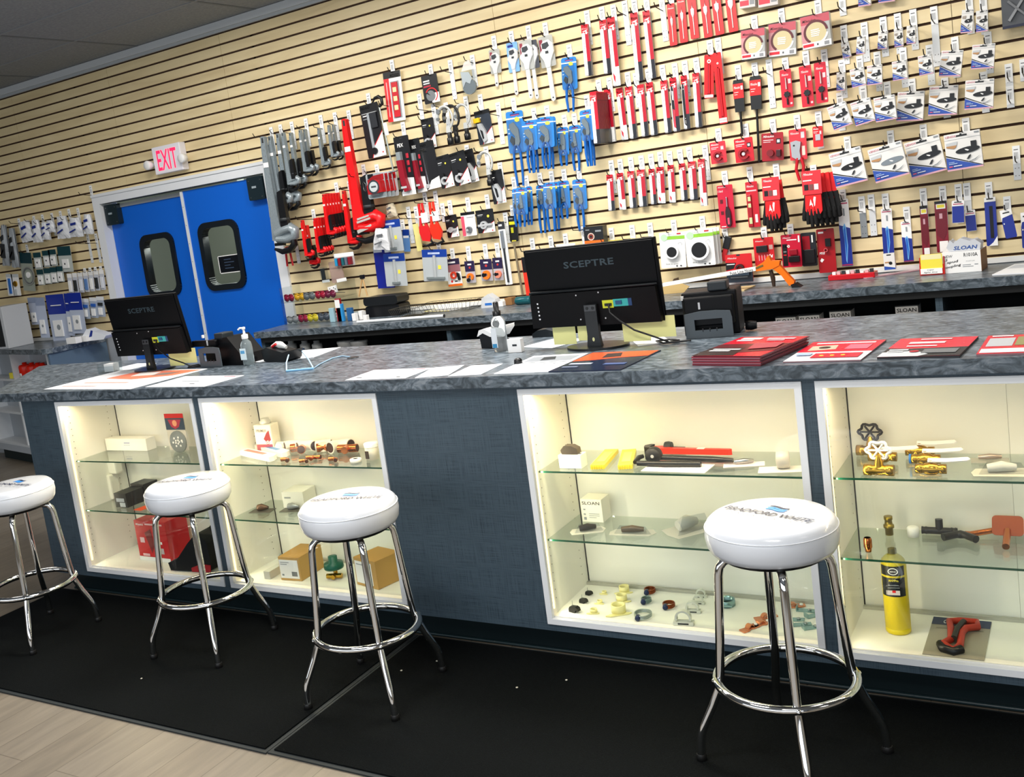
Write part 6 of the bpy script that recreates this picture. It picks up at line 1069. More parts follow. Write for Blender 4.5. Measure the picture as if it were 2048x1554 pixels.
p = aty(185, 655, 2.3); t = thing('parts_bag', 'white parts bag with blue print lying on corner worktop', 'bag', (p.x, 2.3, HB + .0005), (0, 0, .2)); b = MB(); b.prism([(-.14, 0), (.13, 0), (.16, .03), (.08, .06), (.03, .075), (-.02, .1), (-.07, .05), (-.13, .03)], -.05, .05, M('#e1e4ea', .3)); b.build('plastic_bag', t, .01); b = MB(); b.prism([(-.01, .03), (.02, .035), (.04, .08), (.02, .085)], -.052, -.051, NAVY); b.build('print', t)
p = aty(6, 640, 2.2); t = thing('computer_box', 'white computer case standing at the left edge', 'computer', (p.x - .02, 2.15, HB + .0005)); b = MB(); b.box(-.16, .1, 0, .25, 0, .36, M('#c3c6ca', .4)); b.build('case', t, .004); b = MB(); b.box(-.16, .06, -.003, 0, .02, .3, M('#1b2026', .3)); b.build('front_bezel', t)
# safety glasses rack beside the doors
xr0, xr1 = aty(575, 560, 2.36).x, aty(760, 600, 2.36).x; t = thing('eyewear_rack', 'clear acrylic two tier eyewear rack on the wall worktop', 'rack', (xr0 - .02, 2.33, HB + .0005)); w = .50
for k, z in enumerate((.004, .155)):
    b = MB(); b.box(0, w, -.05, .17, z - .003, z, FILM); b.box(0, w, -.052, -.05, z, z + .025, FILM); b.build('tray', t)
for xx in (0, w - .003): b = MB(); b.box(xx, xx + .003, -.05, .17, 0, .26, FILM); b.build('side_panel', t)
LC = ('#7d1030', '#c99b1e', '#5f6668', '#9c1a34', '#6e1f3c', '#777c7e', '#8c1c3a', '#c7b52c', '#48505a', '#7fb2c4', '#9cc6d6')
for i in range(9):
    up = i < 5; k = i if up else i - 5; z = HB + (.158 if up else .006); x = xr0 + .035 + k * .092; g = thing('safety_glasses', ('upper' if up else 'lower') + ' tray safety glasses, ' + ORD[k], 'glasses', (x, 2.300 + .006 * (k % 2), z), (0, 0, radians(-8 + 5 * (i % 3)))); q = 1.0
    for s in (-1, 1):
        b = MB(); b.lathe([(.0, -.006), (.016, -.004), (.025, .001), (.027, .006)], M(LC[i], .08, coat=.5), 18, (s * .024 * q, 0, .027), 'y'); b.build('lens', g)
        b = MB(); b.tube([(s * .042, 0, .034), (s * .044, .03, .032), (s * .042, .11, .020)], .0025, M('#3a3f44', .3), 5); b.build('temple_arm', g)
    b = MB(); b.tube([(-.046, .002, .044), (-.024, -.004, .053), (0, -.003, .042), (.024, -.004, .053), (.046, .002, .044)], .003, M(LC[i], .3), 6); b.build('brow_bar', g)

t, w, h = hang('parts_bag', 'clear bag with black slotted part above the glasses rack', 'bag', (640, 535, 656, 532, 645, 566), None, off=.12); b = MB(); b.prism(rrect(-w / 2, w / 2, -h, 0, .01), -.012, -.0115, FILM); b.build('clear_bag', t); b = MB(); b.box(-w * .4, 0, -.01, 0, -h * .8, -.1 * h, DKG); b.box(-w * .4, w * .5, -.011, -.010, -h, -h * .84, wt); b.build('part', t)
t, w, h = hang('parts_bag', 'clear pinkish bag with white label above the glasses rack', 'bag', (658, 524, 682, 520, 668, 566), None, off=.10); b = MB(); b.prism(rrect(-w / 2, w / 2, -h, 0, .01), -.012, -.0, M('#b59a94', .2, alpha=.5)); b.build('clear_bag', t); b = MB(); b.box(-w * .1, w * .7, -.014, -.0125, -h, -h * .84, wt); b.build('label', t)
t, L = free('tool_sticks', 'pair of tan wooden sticks held by a black clip', 'sticks', 724, 551, 730, 592, None, .13)
for s in (-1, 1): b = MB(); b.tube([(0, 0, -.01), (s * .035 - .015, 0, -L)], .0055, M('#d3aa74', .5), 8); b.build('stick', t)
b = MB(); b.box(-.014, .014, -.01, .01, -.022, .004, blk); b.build('clip', t)
t, w, h = hang('parts_card', 'white speckled card leaning in the upper glasses tray', 'card', (655, 573, 673, 571, 661, 586), None, off=.14); b = MB(); b.box(-w / 2, w / 2, -.003, 0, -h, 0, wt); draw(b, w, h, -.003, [('o', .2 + .15 * k, .3 + .2 * (k % 3), .05, DKG) for k in range(5)]); b.build('card', t)
for i, (u, v, c, r) in enumerate(((676, 603, '#9a1a2a', .02), (680, 615, '#2f8fd0', .024), (700, 622, '#2c5f94', .022), (664, 622, '#9cc0cc', .02))):
    p = aty(u, v, 2.24); t = thing('small_pack', ('red and white', 'bright blue', 'dark blue', 'pale clear')[i] + ' small pack standing right of the glasses trays', 'pack', (p.x, 2.24 - .0 * i, HB + .0005)); b = MB(); zt = max(.03, p.z - HB + r); b.box(-r, r, -.012, .012, 0, zt, M(c, .3)); b.build('pack', t, .003)
    if i == 0: b = MB(); b.box(-r, r, -.0125, -.0122, zt * .6, zt * .95, wt); b.build('label', t)

# ------------------------------------------------------------------ inside the lit cabinets
S1, S2, S0 = .7023, .4478, .1673
def at(u, v, z): p = atz(u, v, z); return V((p.x, min(.285, max(.05, p.y)), z + .0006))
def put(name, label, cat, u, v, z, rz=0, group=None): p = at(u, v, z); return thing(name, label, cat, p, (0, 0, rz), group)
def boxi(name, label, P, z, d, h, m_, rz=0, dr=None, topm=None, cat='box'):
    a, c = at(*P[0], z), at(*P[1], z); w = (c - a).length; k_ = max(0, max(a.y, c.y) + d - .318) if abs(rz or 0) < .2 else 0; a.y -= k_; c.y -= k_; rz = atan2(c.y - a.y, c.x - a.x) if rz is None else rz
    t = thing(name, label, cat, ((a.x + c.x) / 2, (a.y + c.y) / 2, a.z), (0, 0, rz)); b = MB(); b.box(-w / 2, w / 2, 0, d, 0, h, m_); b.build('carton', t, .001)
    if topm: b = MB(); b.box(-w / 2, w / 2, 0, d, h + .0002, h + .001, topm); b.build('lid', t)
    if dr: b = MB(); b.T = MX.Translation((0, 0, h)); draw(b, w, h, 0, dr); b.build('printed_front', t)
    return t
boxi('carton', 'long low white carton on the top shelf, far left cabinet', ((213, 901.5), (296, 902)), S1, .06, .062, M('#f1efe6', .4), 0, [('r', .46, .3, .6, .4, M('#9a9ec0', .5)), ('r', .45, .5, .6, .56, M('#b9bcc8', .5))])
t, w, h = hang('drain_cover_pack', 'round perforated drain cover on red and blue card', 'drain cover', (326.5, 817.3, 363.8, 816, 332, 889), None, off=DW - .24); t.location.z = S1 + .004 + h; t.rotation_euler = (0, 0, 0)
pack(t, w, h, M('#cfc9bc', .4), [('r', 0, 0, 1, .12, RED), ('r', 0, .12, 1, .44, M('#32455c', .4)), ('p', [(.15, .16), (.85, .16), (.7, .36), (.5, .42), (.3, .36)], M('#b3304a', .4)), ('o', .5, .26, .12, M('#e8a07a', .4))], [('o', .55, .76, .42, M('#8e9492', .3, .4))] + [('o', .55 + .24 * cos(k), .76 + .10 * sin(k) * 1.25, .04, wt) for k in range(0, 7)] + [('o', .55 + .1 * cos(k * 1.3), .76 + .05 * sin(k * 1.3), .035, wt) for k in range(5)], 'drain_cover', .003, .008)
t = put('white_bracket', 'pair of stacked white plastic housings, far left cabinet', 'housing', 228, 1000, S2); b = MB(); b.box(-.06, -.005, 0, .06, 0, .13, M('#efece2', .4)); b.box(-.05, .03, .02, .07, .13, .2, M('#efece2', .4)); b.build('housing', t, .008)
boxi('carton', 'black tool carton with white label, far left cabinet', ((232, 1014.5), (256, 1016)), S2, .11, .072, M('#1c1c22', .35), None, [('r', .15, .35, .8, .6, M('#b9bcc4', .5)), ('r', .4, .65, .85, .95, M('#c9ccd0', .5))]); boxi('carton', 'second black carton behind the first, far left cabinet', ((266, 1000), (292, 1002)), S2, .09, .085, M('#17171c', .35), None, [('r', .1, .4, .9, .5, M('#8a1a4a', .5))])
sheet('leaflet', 'orange red leaflet on the middle shelf, far left cabinet', 'paper', ((274, 1020), (290, 1022), (300, 1012), (288, 1010)), .001, M('#e4552f', .4), None, z=S2)
boxi('carton', 'large red power tool carton in the far left cabinet', ((281.5, 1119), (343, 1126)), S0, .14, .205, M('#cc1420', .35), None, [('t', 'Milwaukee', .05, .12, .25, .05, wt, .35, .01), ('r', .35, .06, .9, .1, M('#f0c0c4', .5)), ('r', .12, .42, .26, .55, M('#e6c4c8', .5)), ('p', [(.3, .3), (.5, .2), (.56, .6), (.44, .8)], M('#7a0c18', .4)), ('r', .62, .5, .82, .56, wt), ('r', .7, .66, .84, .8, M('#c9b9bb', .5)), ('r', 0, .9, 1, 1, wt), ('r', .14, .82, .36, .88, M('#f0c0c4', .5))])
t = put('work_bag', 'black cloth bag with red base in the far left cabinet', 'bag', 388, 1142, S0, .12); b = MB(); b.prism([(-.13, .004), (.10, 0), (.12, .03), (.11, .15), (.06, .19), (.0, .14), (-.03, .11), (-.08, .06), (-.14, .04)], -.01, .10, M('#0c0c0f', .8)); b.build('bag_body', t, .012); b = MB(); b.prism([(.0, .001), (.11, .001), (.115, .035), (.06, .04), (.0, .02)], -.014, -.0105, M('#b01020', .5)); b.build('red_base', t)
t = put('primer_can', 'square white and red primer can', 'can', 532, 904, S1, .1); b = MB(); b.box(-.048, .048, 0, .06, 0, .125, M('#e9e4d4', .35)); b.build('body', t, .003); b = MB(); b.lathe([(.024, .125), (.026, .127), (.026, .138), (.02, .142), (.02, .150), (0, .151)], M('#cfd0cc', .3, .3), 18, (0, .03, 0)); b.build('cap', t)
b = MB(); b.T = MX.Translation((0, 0, .125)); draw(b, .096, .125, 0, [('r', .04, .06, .96, .30, M('#efe9da', .4)), ('t', 'PRIMER', .12, .26, .62, .1, M('#2a2018', .4), 0, .02), ('r', .04, .3, .96, .7, wt), ('p', [(.5, .52), (.7, .3), (.86, .2), (.92, .56), (.8, .62), (.6, .6)], M('#9a1c2a', .4)), ('r', .04, .72, .96, .96, M('#b4505a', .4)), ('o', .72, .64, .1, wt), ('g', .72, .64, .1, .02, 0, 360, M('#8a1a2a', .4)), ('t', 'H', .68, .68, .08, .09, M('#8a1a2a', .4), 0, .02)]); b.build('label', t)
for i, (P, c) in enumerate((((468, 909), (529, 921)), M('#e2645c', .4)), ) if False else enumerate(((((468, 908), (528, 921)), '#e2645c'), (((508, 894), (554, 913)), '#4f8fd0'))):
    a, c2 = at(*P[0], S1), at(*P[1], S1); d = c2 - a; t = thing('marker_pack', ('white wedge pack with red stripe beside primer can', 'white wedge pack with blue stripe before primer can')[i], 'pack', (a + c2) / 2, (0, 0, atan2(d.y, d.x))); L = max(.13, d.length) / 2; t.location.x += .062
    b = MB(); b.zprism([(-L, -.022), (L, -.026), (L, .0), (L - .02, .024), (-L, .022)], 0, .022, M('#f3f0ea', .3)); b.build('body', t, .003); b = MB(); b.zprism([(-L * .8, -.012), (L * .45, -.012), (L * .45, .010), (-L * .8, .010)], .0222, .0232, M(c, .4)); b.build('stripe', t)
CU = M('#d07a45', .22, 1.)
def elbow(u, v, z, r, L, label, rz, kind='elbow', m_=CU, name='copper_fitting', cat='pipe fitting'):
    t = put(name, label, cat, u, v, z, rz); b = MB(); R = r * 1.12
    if kind == 'elbow':
        P = [(-L, 0, r * 1.15), (-L * .45, 0, r * 1.15)] + [(-L * .45 + L * .75 * sin(q), L * .75 * (1 - cos(q)), r * 1.15) for q in (.4, .8, 1.2)] + [(L * .36, L * .9, r * 1.15)]
        L = max(L * .72, r * 1.9); P = [(-L, -L * .55, R), (-L * .62, -L * .18, R), (-L * .25, L * .02, R), (L * .25, L * .02, R), (L * .62, -L * .18, R), (L, -L * .55, R)]
        b.tube(P, [R, R, r, r, R, R], m_, 18)
    else: b.tube([(-L, 0, R), (L, 0, R)], [R, R], m_, 18); b.tube([(0, 0, R), (0, -L * .8, R)], R * .9, m_, 18); P = [(-L, 0, R), (L, 0, R)]
    b.build('body', t); b = MB(); e = V(P[-1]); d = (e - V(P[-2])).normalized(); b.tube([tuple(e + d * .0002), tuple(e + d * .0008)], R * .84, M('#3a1c10', .6), 18); f = V(P[0]); d = (f - V(P[1])).normalized(); b.tube([tuple(f + d * .0002), tuple(f + d * .0008)], R * .84, M('#3a1c10', .6), 18); b.build('bore', t); return t
for i, (u, v, r, L, k) in enumerate(((602, 904, .017, .058, 'elbow'), (655, 903, .018, .056, 'elbow'), (697, 905, .016, .045, 'tee'), (574, 923, .008, .034, 'elbow'), (610, 925, .007, .030, 'elbow'), (628, 919, .008, .034, 'tee'), (670, 922, .008, .034, 'elbow'))):
    elbow(u, v, S1, r, L, ('large' if i < 3 else 'small') + ' copper pipe fitting on the glass shelf, ' + ORD[i if i < 3 else i - 3] + ' of the ' + ('large' if i < 3 else 'small') + ' ones', .25 * (i % 3) - .3, k)
PVC = M('#f3efe2', .3)
for i, (u, v, r, L, k) in enumerate(((582, 895, .018, .03, 'tee'), (612, 893, .022, .035, 'elbow'), (640, 892, .022, .035, 'elbow'), (672, 892, .022, .035, 'tee'), (706, 892, .024, .03, 'elbow'))): elbow(u, v, S1, r, L, 'white plastic pipe fitting behind the copper ones, ' + ORD[i], .15 * i, k, PVC, 'plastic_fitting').location.y -= .018
t = put('paste_jar', 'white jar with black figure label beside copper fittings', 'jar', 746, 918, S1); b = MB(); b.lathe([(0, 0), (.028, .001), (.028, .05), (.026, .052)], M('#d9d4c8', .3), 20); b.build('jar', t); b = MB(); b.lathe([(.029, .052), (.030, .066), (.027, .07), (0, .07)], wt, 20); b.build('lid', t); b = MB(); b.box(-.014, .004, -.0295, -.028, .008, .04, M('#3a2c22', .5)); b.build('label', t)
t = put('tape_roll', 'small white tape roll before the copper fittings', 'tape', 712, 924, S1); b = MB(); b.lathe([(.010, 0), (.024, 0), (.024, .014), (.010, .014)], wt, 24); b.build('roll', t); b = MB(); b.lathe([(.0, .0142), (.010, .0142)], M('#3b4a7a', .4), 16); b.build('core', t)
def flatpack(u, v, z, w, d, label, mt, tool='lump', rz=.2, m2=None):
    t = put('carded_part', label, 'carded part', u, v, z, rz); b = MB(); b.box(-w / 2, w / 2, -d / 2, d / 2, 0, .002, mt); b.build('card', t)
    b = MB()
    if tool == 'lump': b.tube([(-.02, 0, .016), (.0, 0, .018), (.03, .005, .014)], [.014, .016, .006], m2 or M('#5c4434', .4, .5), 10)
    elif tool == 'roll': b.lathe([(.012, -.02), (.026, -.018), (.028, 0), (.026, .02), (.012, .022)], m2 or M('#b9b4ac', .35), 20, (.01, .01, .03), 'x')
    else: b.tube([(-.03, 0, .012), (0, 0, .014), (.03, .01, .01)], [.006, .009, .006], m2 or STEEL, 8)
    b.build('part', t); return t
flatpack(525, 1022, S2, .11, .06, 'dark cylinder part on small card, middle shelf', M('#4a463e', .5)); flatpack(586, 1020, S2, .11, .06, 'clear bagged grey part on small card, middle shelf', M('#55524a', .5), m2=M('#9a9c9a', .2, .3))
boxi('carton', 'white carton with slanted lid on the middle shelf behind stool', ((612, 995), (650, 997)), S2, .10, .075, M('#e9e6da', .4), .1, [('r', .1, .3, .4, .4, M('#9a9c9a', .5))], M('#f4f1e6', .4))
TN = M('#c49a57', .6)
boxi('carton', 'small silver grey carton on the cabinet floor', ((529, 1158), (541, 1159)), S0, .1, .035, M('#c3c4be', .4), None)
boxi('carton', 'large tan cardboard carton with barcode label, left one', ((563, 1160), (604, 1163)), S0, .17, .105, TN, None, [('r', .02, .1, .92, .9, wt), ('r', .08, .2, .5, .23, GREY), ('r', .08, .28, .4, .31, GREY), ('r', .58, .6, .84, .8, M('#77797a', .5)), ('r', .1, .72, .2, .8, GREY)], M('#b98a48', .6))
boxi('carton', 'tan cardboard carton with open flap, right one', ((716, 1168), (756, 1181)), S0, .14, .12, TN, radians(-14), [('r', .04, .1, .8, .9, wt), ('r', .1, .2, .5, .23, GREY)], M('#b98a48', .6))
t = put('hose_valve', 'green handled brass valve between the two tan cartons', 'valve', 670, 1158, S0, .3); b = MB(); b.tube([(-.035, 0, .014), (.035, 0, .014)], .011, BRASS, 12); b.tube([(0, -.02, .014), (0, .02, .016), (0, .01, .045)], .010, BRASS, 12); b.build('brass_body', t); b = MB(); b.lathe([(0, .045), (.042, .046), (.044, .052), (.042, .07), (.02, .074), (.02, .1), (.0, .1)], M('#0d5a48', .4), 20, (0, .01, 0)); b.build('green_knob', t)
# cabinet three
boxi('carton', 'small white box under a tape measure, front cabinet', ((1119, 937), (1164, 937.5)), S1, .05, .048, wt, 0)
p = at(1141, 937, S1); t = thing('tape_measure', 'dark grey tape measure resting on a small white box', 'tape measure', (p.x, p.y + .02, p.z + .0495)); b = MB(); b.prism([(-.03, 0), (.032, 0), (.03, .02), (.01, .03), (-.02, .03), (-.034, .014)], -.014, .018, M('#4e453a', .35)); b.build('case', t, .004); b = MB(); b.box(.03, .04, -.004, .004, -.02, .0, STEEL); b.build('tape_hook', t)
for i, P in enumerate((((1181, 938), (1208, 939), (1242, 904), (1214, 903)), ((1237, 938), (1264, 939), (1276, 904), (1250, 903)))):
    q = [at(u, v, S1) for u, v in P]; c = sum(q, V((0, 0, 0))) / 4; g = (q[3] - q[0]); t = thing('yellow_gauge', 'yellow notched plastic gauge block, ' + ('left', 'right')[i], 'gauge', (c.x, c.y, q[0].z), (0, 0, atan2(g.y, g.x) - pi / 2)); w, L = .05, g.length; b = MB(); Y2 = M('#f4df3c', .35)
    b.box(-w / 2, w / 2, -L / 2, L / 2, 0, .014, Y2)
    for k in range(6): b.box(-w / 2 + .002 + k * .0082, -w / 2 + .006 + k * .0082, -L / 2 - .006, -L / 2, 0, .012, Y2)
    b.box(-w * .3, w * .3, -L * .3, L * .3, .014, .0155, M('#f7ea70', .35)); b.build('body', t)
def lying_wrench(A, B, z, label, m_, w=1.):
    a, c = at(*A, z), at(*B, z); d = c - a; L = d.length; t = thing('pipe_wrench', label, 'wrench', a, (0, 0, atan2(d.y, d.x))); b = MB(); k = L
    b.zprism([(.16 * k, -.03 * k * w), (.30 * k, -.03 * k * w), (.97 * k, -.022 * k * w), (1. * k, 0), (.97 * k, .022 * k * w), (.30 * k, .03 * k * w), (.22 * k, .09 * k * w), (.1 * k, .07 * k * w)], .004, .024, m_); b.build('handle', t, .004)
    b = MB(); b.zprism([(.0, .05 * k), (.02 * k, -.03 * k), (.1 * k, -.05 * k), (.12 * k, -.02 * k), (.07 * k, .01 * k), (.1 * k, .10 * k), (.05 * k, .11 * k)], .002, .028, blk); b.zprism([(.1 * k, .07 * k), (.45 * k, .075 * k), (.45 * k, .10 * k), (.1 * k, .11 * k)], .006, .02, blk); b.build('jaw', t, .003)
    b = MB(); b.lathe([(.018, -.012), (.02, 0), (.018, .012)], DKG, 14, (.26 * k, .085 * k, .02), 'x'); b.build('adjusting_nut', t)
    if m_ != blk: b = MB(); b.zprism([(.62 * k, -.03 * k), (.70 * k, -.03 * k), (.70 * k, .03 * k), (.62 * k, .03 * k)], .0242, .0252, wt); b.build('paper_label', t)
lying_wrench((1288, 908), (1466, 912), S1, 'long red pipe wrench lying on the glass shelf', M('#e8341c', .32))
t = put('pipe_bender', 'black hand tool with two handles lying on white card', 'tool', 1310, 928, S1, .04); b = MB(); b.lathe([(0, -.02), (.026, -.019), (.028, -.01), (.028, .01), (.024, .014), (0, .014)], M('#101012', .5), 24, (0, 0, .032), 'y'); b.lathe([(0, -.0205), (.006, -.0205)], wt, 12, (0, 0, .032), 'y'); b.tube([(-.06, -.03, .014), (-.058, .01, .02), (-.045, .02, .022)], [.008, .009, .007], blk, 8); b.build('head', t)
for k, (P) in enumerate(([(.02, .0, .022), (.10, .005, .018), (.20, .0, .016), (.27, -.005, .014)], [(-.05, -.035, .012), (.06, -.04, .012), (.17, -.035, .010)])): b = MB(); b.tube(P, [.009, .010, .011, .007][:len(P)], blk, 10); b.build('handle', t)
sheet('price_card', 'white price card below the black hand tool', 'card', ((1286, 943), (1411, 947), (1428, 930), (1300, 926)), .001, wt, None, z=S1)
flatpack(1488, 930, S1, .13, .05, 'small steel part on pink and white card, top shelf', M('#efdfe0', .4), 'x', .25); flatpack(1560, 940, S1, .13, .07, 'grey roll in clear bag on card, top shelf right', M('#e4e0da', .4), 'roll', .2)
boxi('carton', 'white valve carton on the middle shelf, front cabinet', ((1170.5, 1040), (1214, 1040)), S2, .075, .088, M('#f0ece0', .35), 0, [('t', 'SLOAN', .06, .24, .84, .14, M('#2a2424', .4), 0, .015), ('r', .1, .42, .2, .48, GREY), ('r', .35, .62, .85, .64, GREY), ('r', .35, .70, .85, .72, GREY), ('r', .35, .78, .7, .8, GREY), ('r', .1, .62, .2, .68, GREY), ('r', .1, .78, .22, .9, GREY)])
def bagi(u, v, z, L, label, rz, m1, fat=1.):
    t = put('bagged_part', label, 'bag', u, v, z, rz); b = MB(); b.tube([(-L * .3, 0, .012 * fat), (0, 0, .016 * fat), (L * .3, .006, .012 * fat)], [.010 * fat, .013 * fat, .008 * fat], m1, 10); b.build('part', t)
    b = MB(); b.zprism([(-L * .6, -.03 * fat), (L * .5, -.036 * fat), (L * .65, 0), (L * .5, .034 * fat), (-L * .55, .03 * fat), (-L * .65, 0)], .0005, .002, M('#e9e6da', .3, alpha=.6)); b.prism([(-L * .5, .001), (L * .55, .001), (L * .4, .03 * fat), (-L * .3, .034 * fat)], -.018 * fat, -.0172 * fat, FILM); b.build('clear_bag', t)
bagi(1176, 1062, S2, .10, 'bagged black and chrome part below the valve carton', .5, M('#3c3430', .3, .4)); bagi(1266, 1066, S2, .13, 'bagged brown metal part in the middle of the shelf', .1, M('#7c6650', .3, .4)); bagi(1376, 1060, S2, .13, 'large bagged white cylinder at the right of the shelf', .95, M('#dcdad0', .3), 1.9)
for i, (u, v) in enumerate(((1178, 1190), (1167, 1206), (1149, 1224))):
    t = put('pipe_clip', 'black plastic pipe clip with nail, ' + ('rear', 'middle', 'front')[i], 'clip', u, v, S0, -.2); s = (.8, .9, 1.15)[i]; b = MB(); b.prism([(a * s, c * s) for a, c in [(-.016, 0), (.008, 0), (.008, .008), (.014, .010), (.016, .004), (.020, .006), (.018, .016), (.01, .02), (-.012, .018), (-.016, .01)]], -.008 * s, .008 * s, blk); b.build('clip', t, .001); b = MB(); b.tube([(-.006 * s, 0, .018 * s), (-.004 * s, 0, .036 * s)], .0009, STEEL, 6); b.build('nail', t)
CR = M('#efe6a0', .35)
for i, (u, v, r) in enumerate(((1209, 1188, .009), (1200, 1207, .010), (1188, 1226, .013), (1249, 1184, .019), (1244, 1202, .020), (1238, 1226, .026))):
    t = put('pipe_strap', 'cream plastic pipe strap, ' + ('rear small', 'middle small', 'front small', 'rear large', 'middle large', 'front large')[i] + ' one', 'strap', u, v, S0, .1 * i); b = MB(); H_ = r * 1.25
    b.lathe([(r * .82, .004), (r, .004), (r, H_), (r * .82, H_), (r * .82, .004)], CR, 24); b.build('ring', t); b = MB(); b.zprism([(-r * 1.9, -r * .9), (-r * 1.3, -r * 1.2), (r * 1.2, -r * .95), (r * 1.7, -r * .6), (r * 1.2, -r * .4), (-r * 1.2, -r * .5)], 0, .004, CR); b.build('foot', t)
for i, (u, v, r, c) in enumerate(((1300, 1187, .017, '#8a4420'), (1293, 1206, .015, '#7f948e'), (1286, 1236, .026, '#a9b4b0'), (1338, 1216, .018, '#8a4420'))):
    t = put('hanger_ring', ('copper coloured ring hanger, rear one', 'small zinc ring hanger behind the large one', 'large zinc ring hanger with blue nut', 'copper coloured ring hanger, standing apart at right')[i], 'hanger', u, v, S0, .2); b = MB(); P = [(r * 1.1 * cos(q), r * sin(q) * 1.15 + r * .3, .011) for q in [k * pi / 12 for k in range(24)]]
    P = [(x, y if y > -r * .5 else y * 1.2, z) for x, y, z in P]; vs = [];
    b.tube(P, .0025, M(c, .3, .8), 8, True); b.tube([(x, y, z + .005) for x, y, z in P], .0025, M(c, .3, .8), 8, True); b.tube([(x, y, z - .005) for x, y, z in P], .0025, M(c, .3, .8), 8, True); b.build('ring', t); b = MB(); b.lathe([(0, -.010), (.009, -.009), (.010, .008), (.0, .010)], M('#1d2c50', .3, .3), 12, (-r * .5, -r * .95, .011), 'y'); b.build('nut', t)
for i, (u, v, r) in enumerate(((1404, 1193, .016), (1397, 1208, .017), (1386, 1225, .021), (1368, 1249, .026))):
    t = put('beam_clamp', 'white plastic hose clamp block, ' + ('rear', 'third', 'second', 'front')[i] + ' of the diagonal row', 'clamp', u, v, S0, .15); b = MB(); b.prism([(-r * 1.3, 0), (r * 1.3, 0), (r * 1.3, r * .5), (-r * 1.3, r * .5)], -r * .45, r * .45, M('#cfd2c6', .4)); b.prism([(x, z + r * .95) for x, z in arc(0, 0, r * 1.05, 200, -20, 12)] + [(x, z + r * .95) for x, z in arc(0, 0, r * .8, -20, 200, 12)], -r * .4, r * .4, M('#d5d7cc', .4)); b.build('clamp', t); b = MB(); b.box(-r * .7, r * .7, -r * .46, -r * .452, r * .12, r * .34, DKG); b.build('slot', t)
t = put('zinc_collar', 'pale blue zinc split ring behind the front stool', 'hanger', 1453, 1210, S0, 0); b = MB(); ZN = M('#8fb0b0', .25, .7); b.lathe([(.028, .0), (.031, .0), (.031, .022), (.028, .022), (.028, 0)], ZN, 28); b.box(-.03, .03, -.036, -.031, .008, .014, ZN); b.build('collar', t)
CP2 = M('#d98c62', .3, .6)
for i, (u, v) in enumerate(((1586, 1214), (1531, 1236), (1522, 1249), (1500, 1257))):
    t = put('copper_strap', 'flat copper pipe strap with screw, ' + ORD[3 - i] + ' of four', 'strap', u, v, S0, .5 + .2 * i); b = MB(); b.zprism([(-.04, -.012), (-.02, -.016), (-.005, -.010), (.01, -.016), (.04, -.010), (.042, .010), (.01, .016), (-.01, .010), (-.036, .014)], 0, .004, CP2); b.prism([(x, z + .002) for x, z in arc(0, 0, .014, 180, 0, 8)] + [(x, z + .002) for x, z in arc(0, 0, .011, 0, 180, 8)], -.009, .009, CP2); b.build('strap', t); b = MB(); b.lathe([(0, .004), (.007, .004), (.006, .008), (0, .009)], wt, 12, (.028, 0, 0)); b.build('screw', t)
for i, (u, v) in enumerate(((1612, 1222), (1590, 1240), (1604, 1250), (1624, 1256), (1628, 1232))):
    t = put('zinc_bracket', 'grey zinc bracket at the right of cabinet floor, ' + ('rear', 'left', 'middle', 'front', 'right')[i] + ' one', 'bracket', u, v, S0, .2 * i); b = MB(); b.zprism([(-.03, -.012), (.03, -.012), (.03, .012), (-.03, .012)], 0, .003, ZN); b.box(-.03, -.027, -.012, .012, .003, .016, ZN); b.build('bracket', t); b = MB(); b.lathe([(0, .003), (.006, .003), (.006, .007), (0, .008)], STEEL, 10, (.012, 0, 0)); b.build('bolt', t)
# cabinet four
def gate(u, v, m_, label, wheel):
    t = put('gate_valve', label, 'valve', u, v, S1, -.05); t.scale = (1.22,) * 3; b = MB(); b.lathe([(.011, -.034), (.014, -.034), (.014, -.018), (.012, -.016), (.013, 0), (.012, .016), (.014, .018), (.014, .034), (.011, .034)], BRASS, 18, (0, 0, .0145), 'x'); b.tube([(0, 0, .015), (0, .004, .034), (0, .006, .05)], [.012, .010, .005], BRASS, 14); b.build('body', t)
    b = MB(); zc = .062; n = 36; P = [((.026 + .0035 * cos(6 * q)) * cos(q), .008 - .0, zc + (.026 + .0035 * cos(6 * q)) * sin(q) * .8) for q in [2 * pi * k / n for k in range(n)]]; b.tube(P, .0035, wheel, 8, True)
    for k in range(3): q = k * pi / 3; b.tube([(.024 * cos(q), .008, zc + .019 * sin(q)), (-.024 * cos(q), .008, zc - .019 * sin(q))], .0028, wheel, 6)
    b.build('hand_wheel', t)
gate(1742, 912, BRASS, 'rear brass gate valve with black hand wheel', M('#1a1420', .4)); gate(1759, 952, BRASS, 'front brass gate valve with white hand wheel', wt)
def ball(u, v, label, blue=0, ang=.1):
    t = put('ball_valve', label, 'valve', u, v, S1, ang * 0); t.scale = (1.2,) * 3; b = MB(); b.lathe([(.009, -.034), (.012, -.034), (.012, -.02), (.010, -.018), (.015, -.01), (.016, 0), (.015, .01), (.010, .018), (.012, .02), (.012, .034), (.009, .034)], BRASS, 18, (0, 0, .0165), 'x'); b.tube([(0, 0, .018), (0, 0, .038)], .006, BRASS, 10); b.build('body', t)
    if blue: b = MB(); b.lathe([(.0125, -.037), (.0125, -.032)], M('#2470c0', .4), 18, (0, 0, .0165), 'x'); b.build('ring', t)
    b = MB(); b.T = MX.Translation((0, 0, .036)) @ MX.Rotation(radians(22), 4, 'X'); b.zprism([(-.006, -.006), (.035, -.006), (.078, .0), (.086, .006), (.080, .014), (.035, .008), (-.006, .008)], .0, .003, wt); b.build('lever', t)
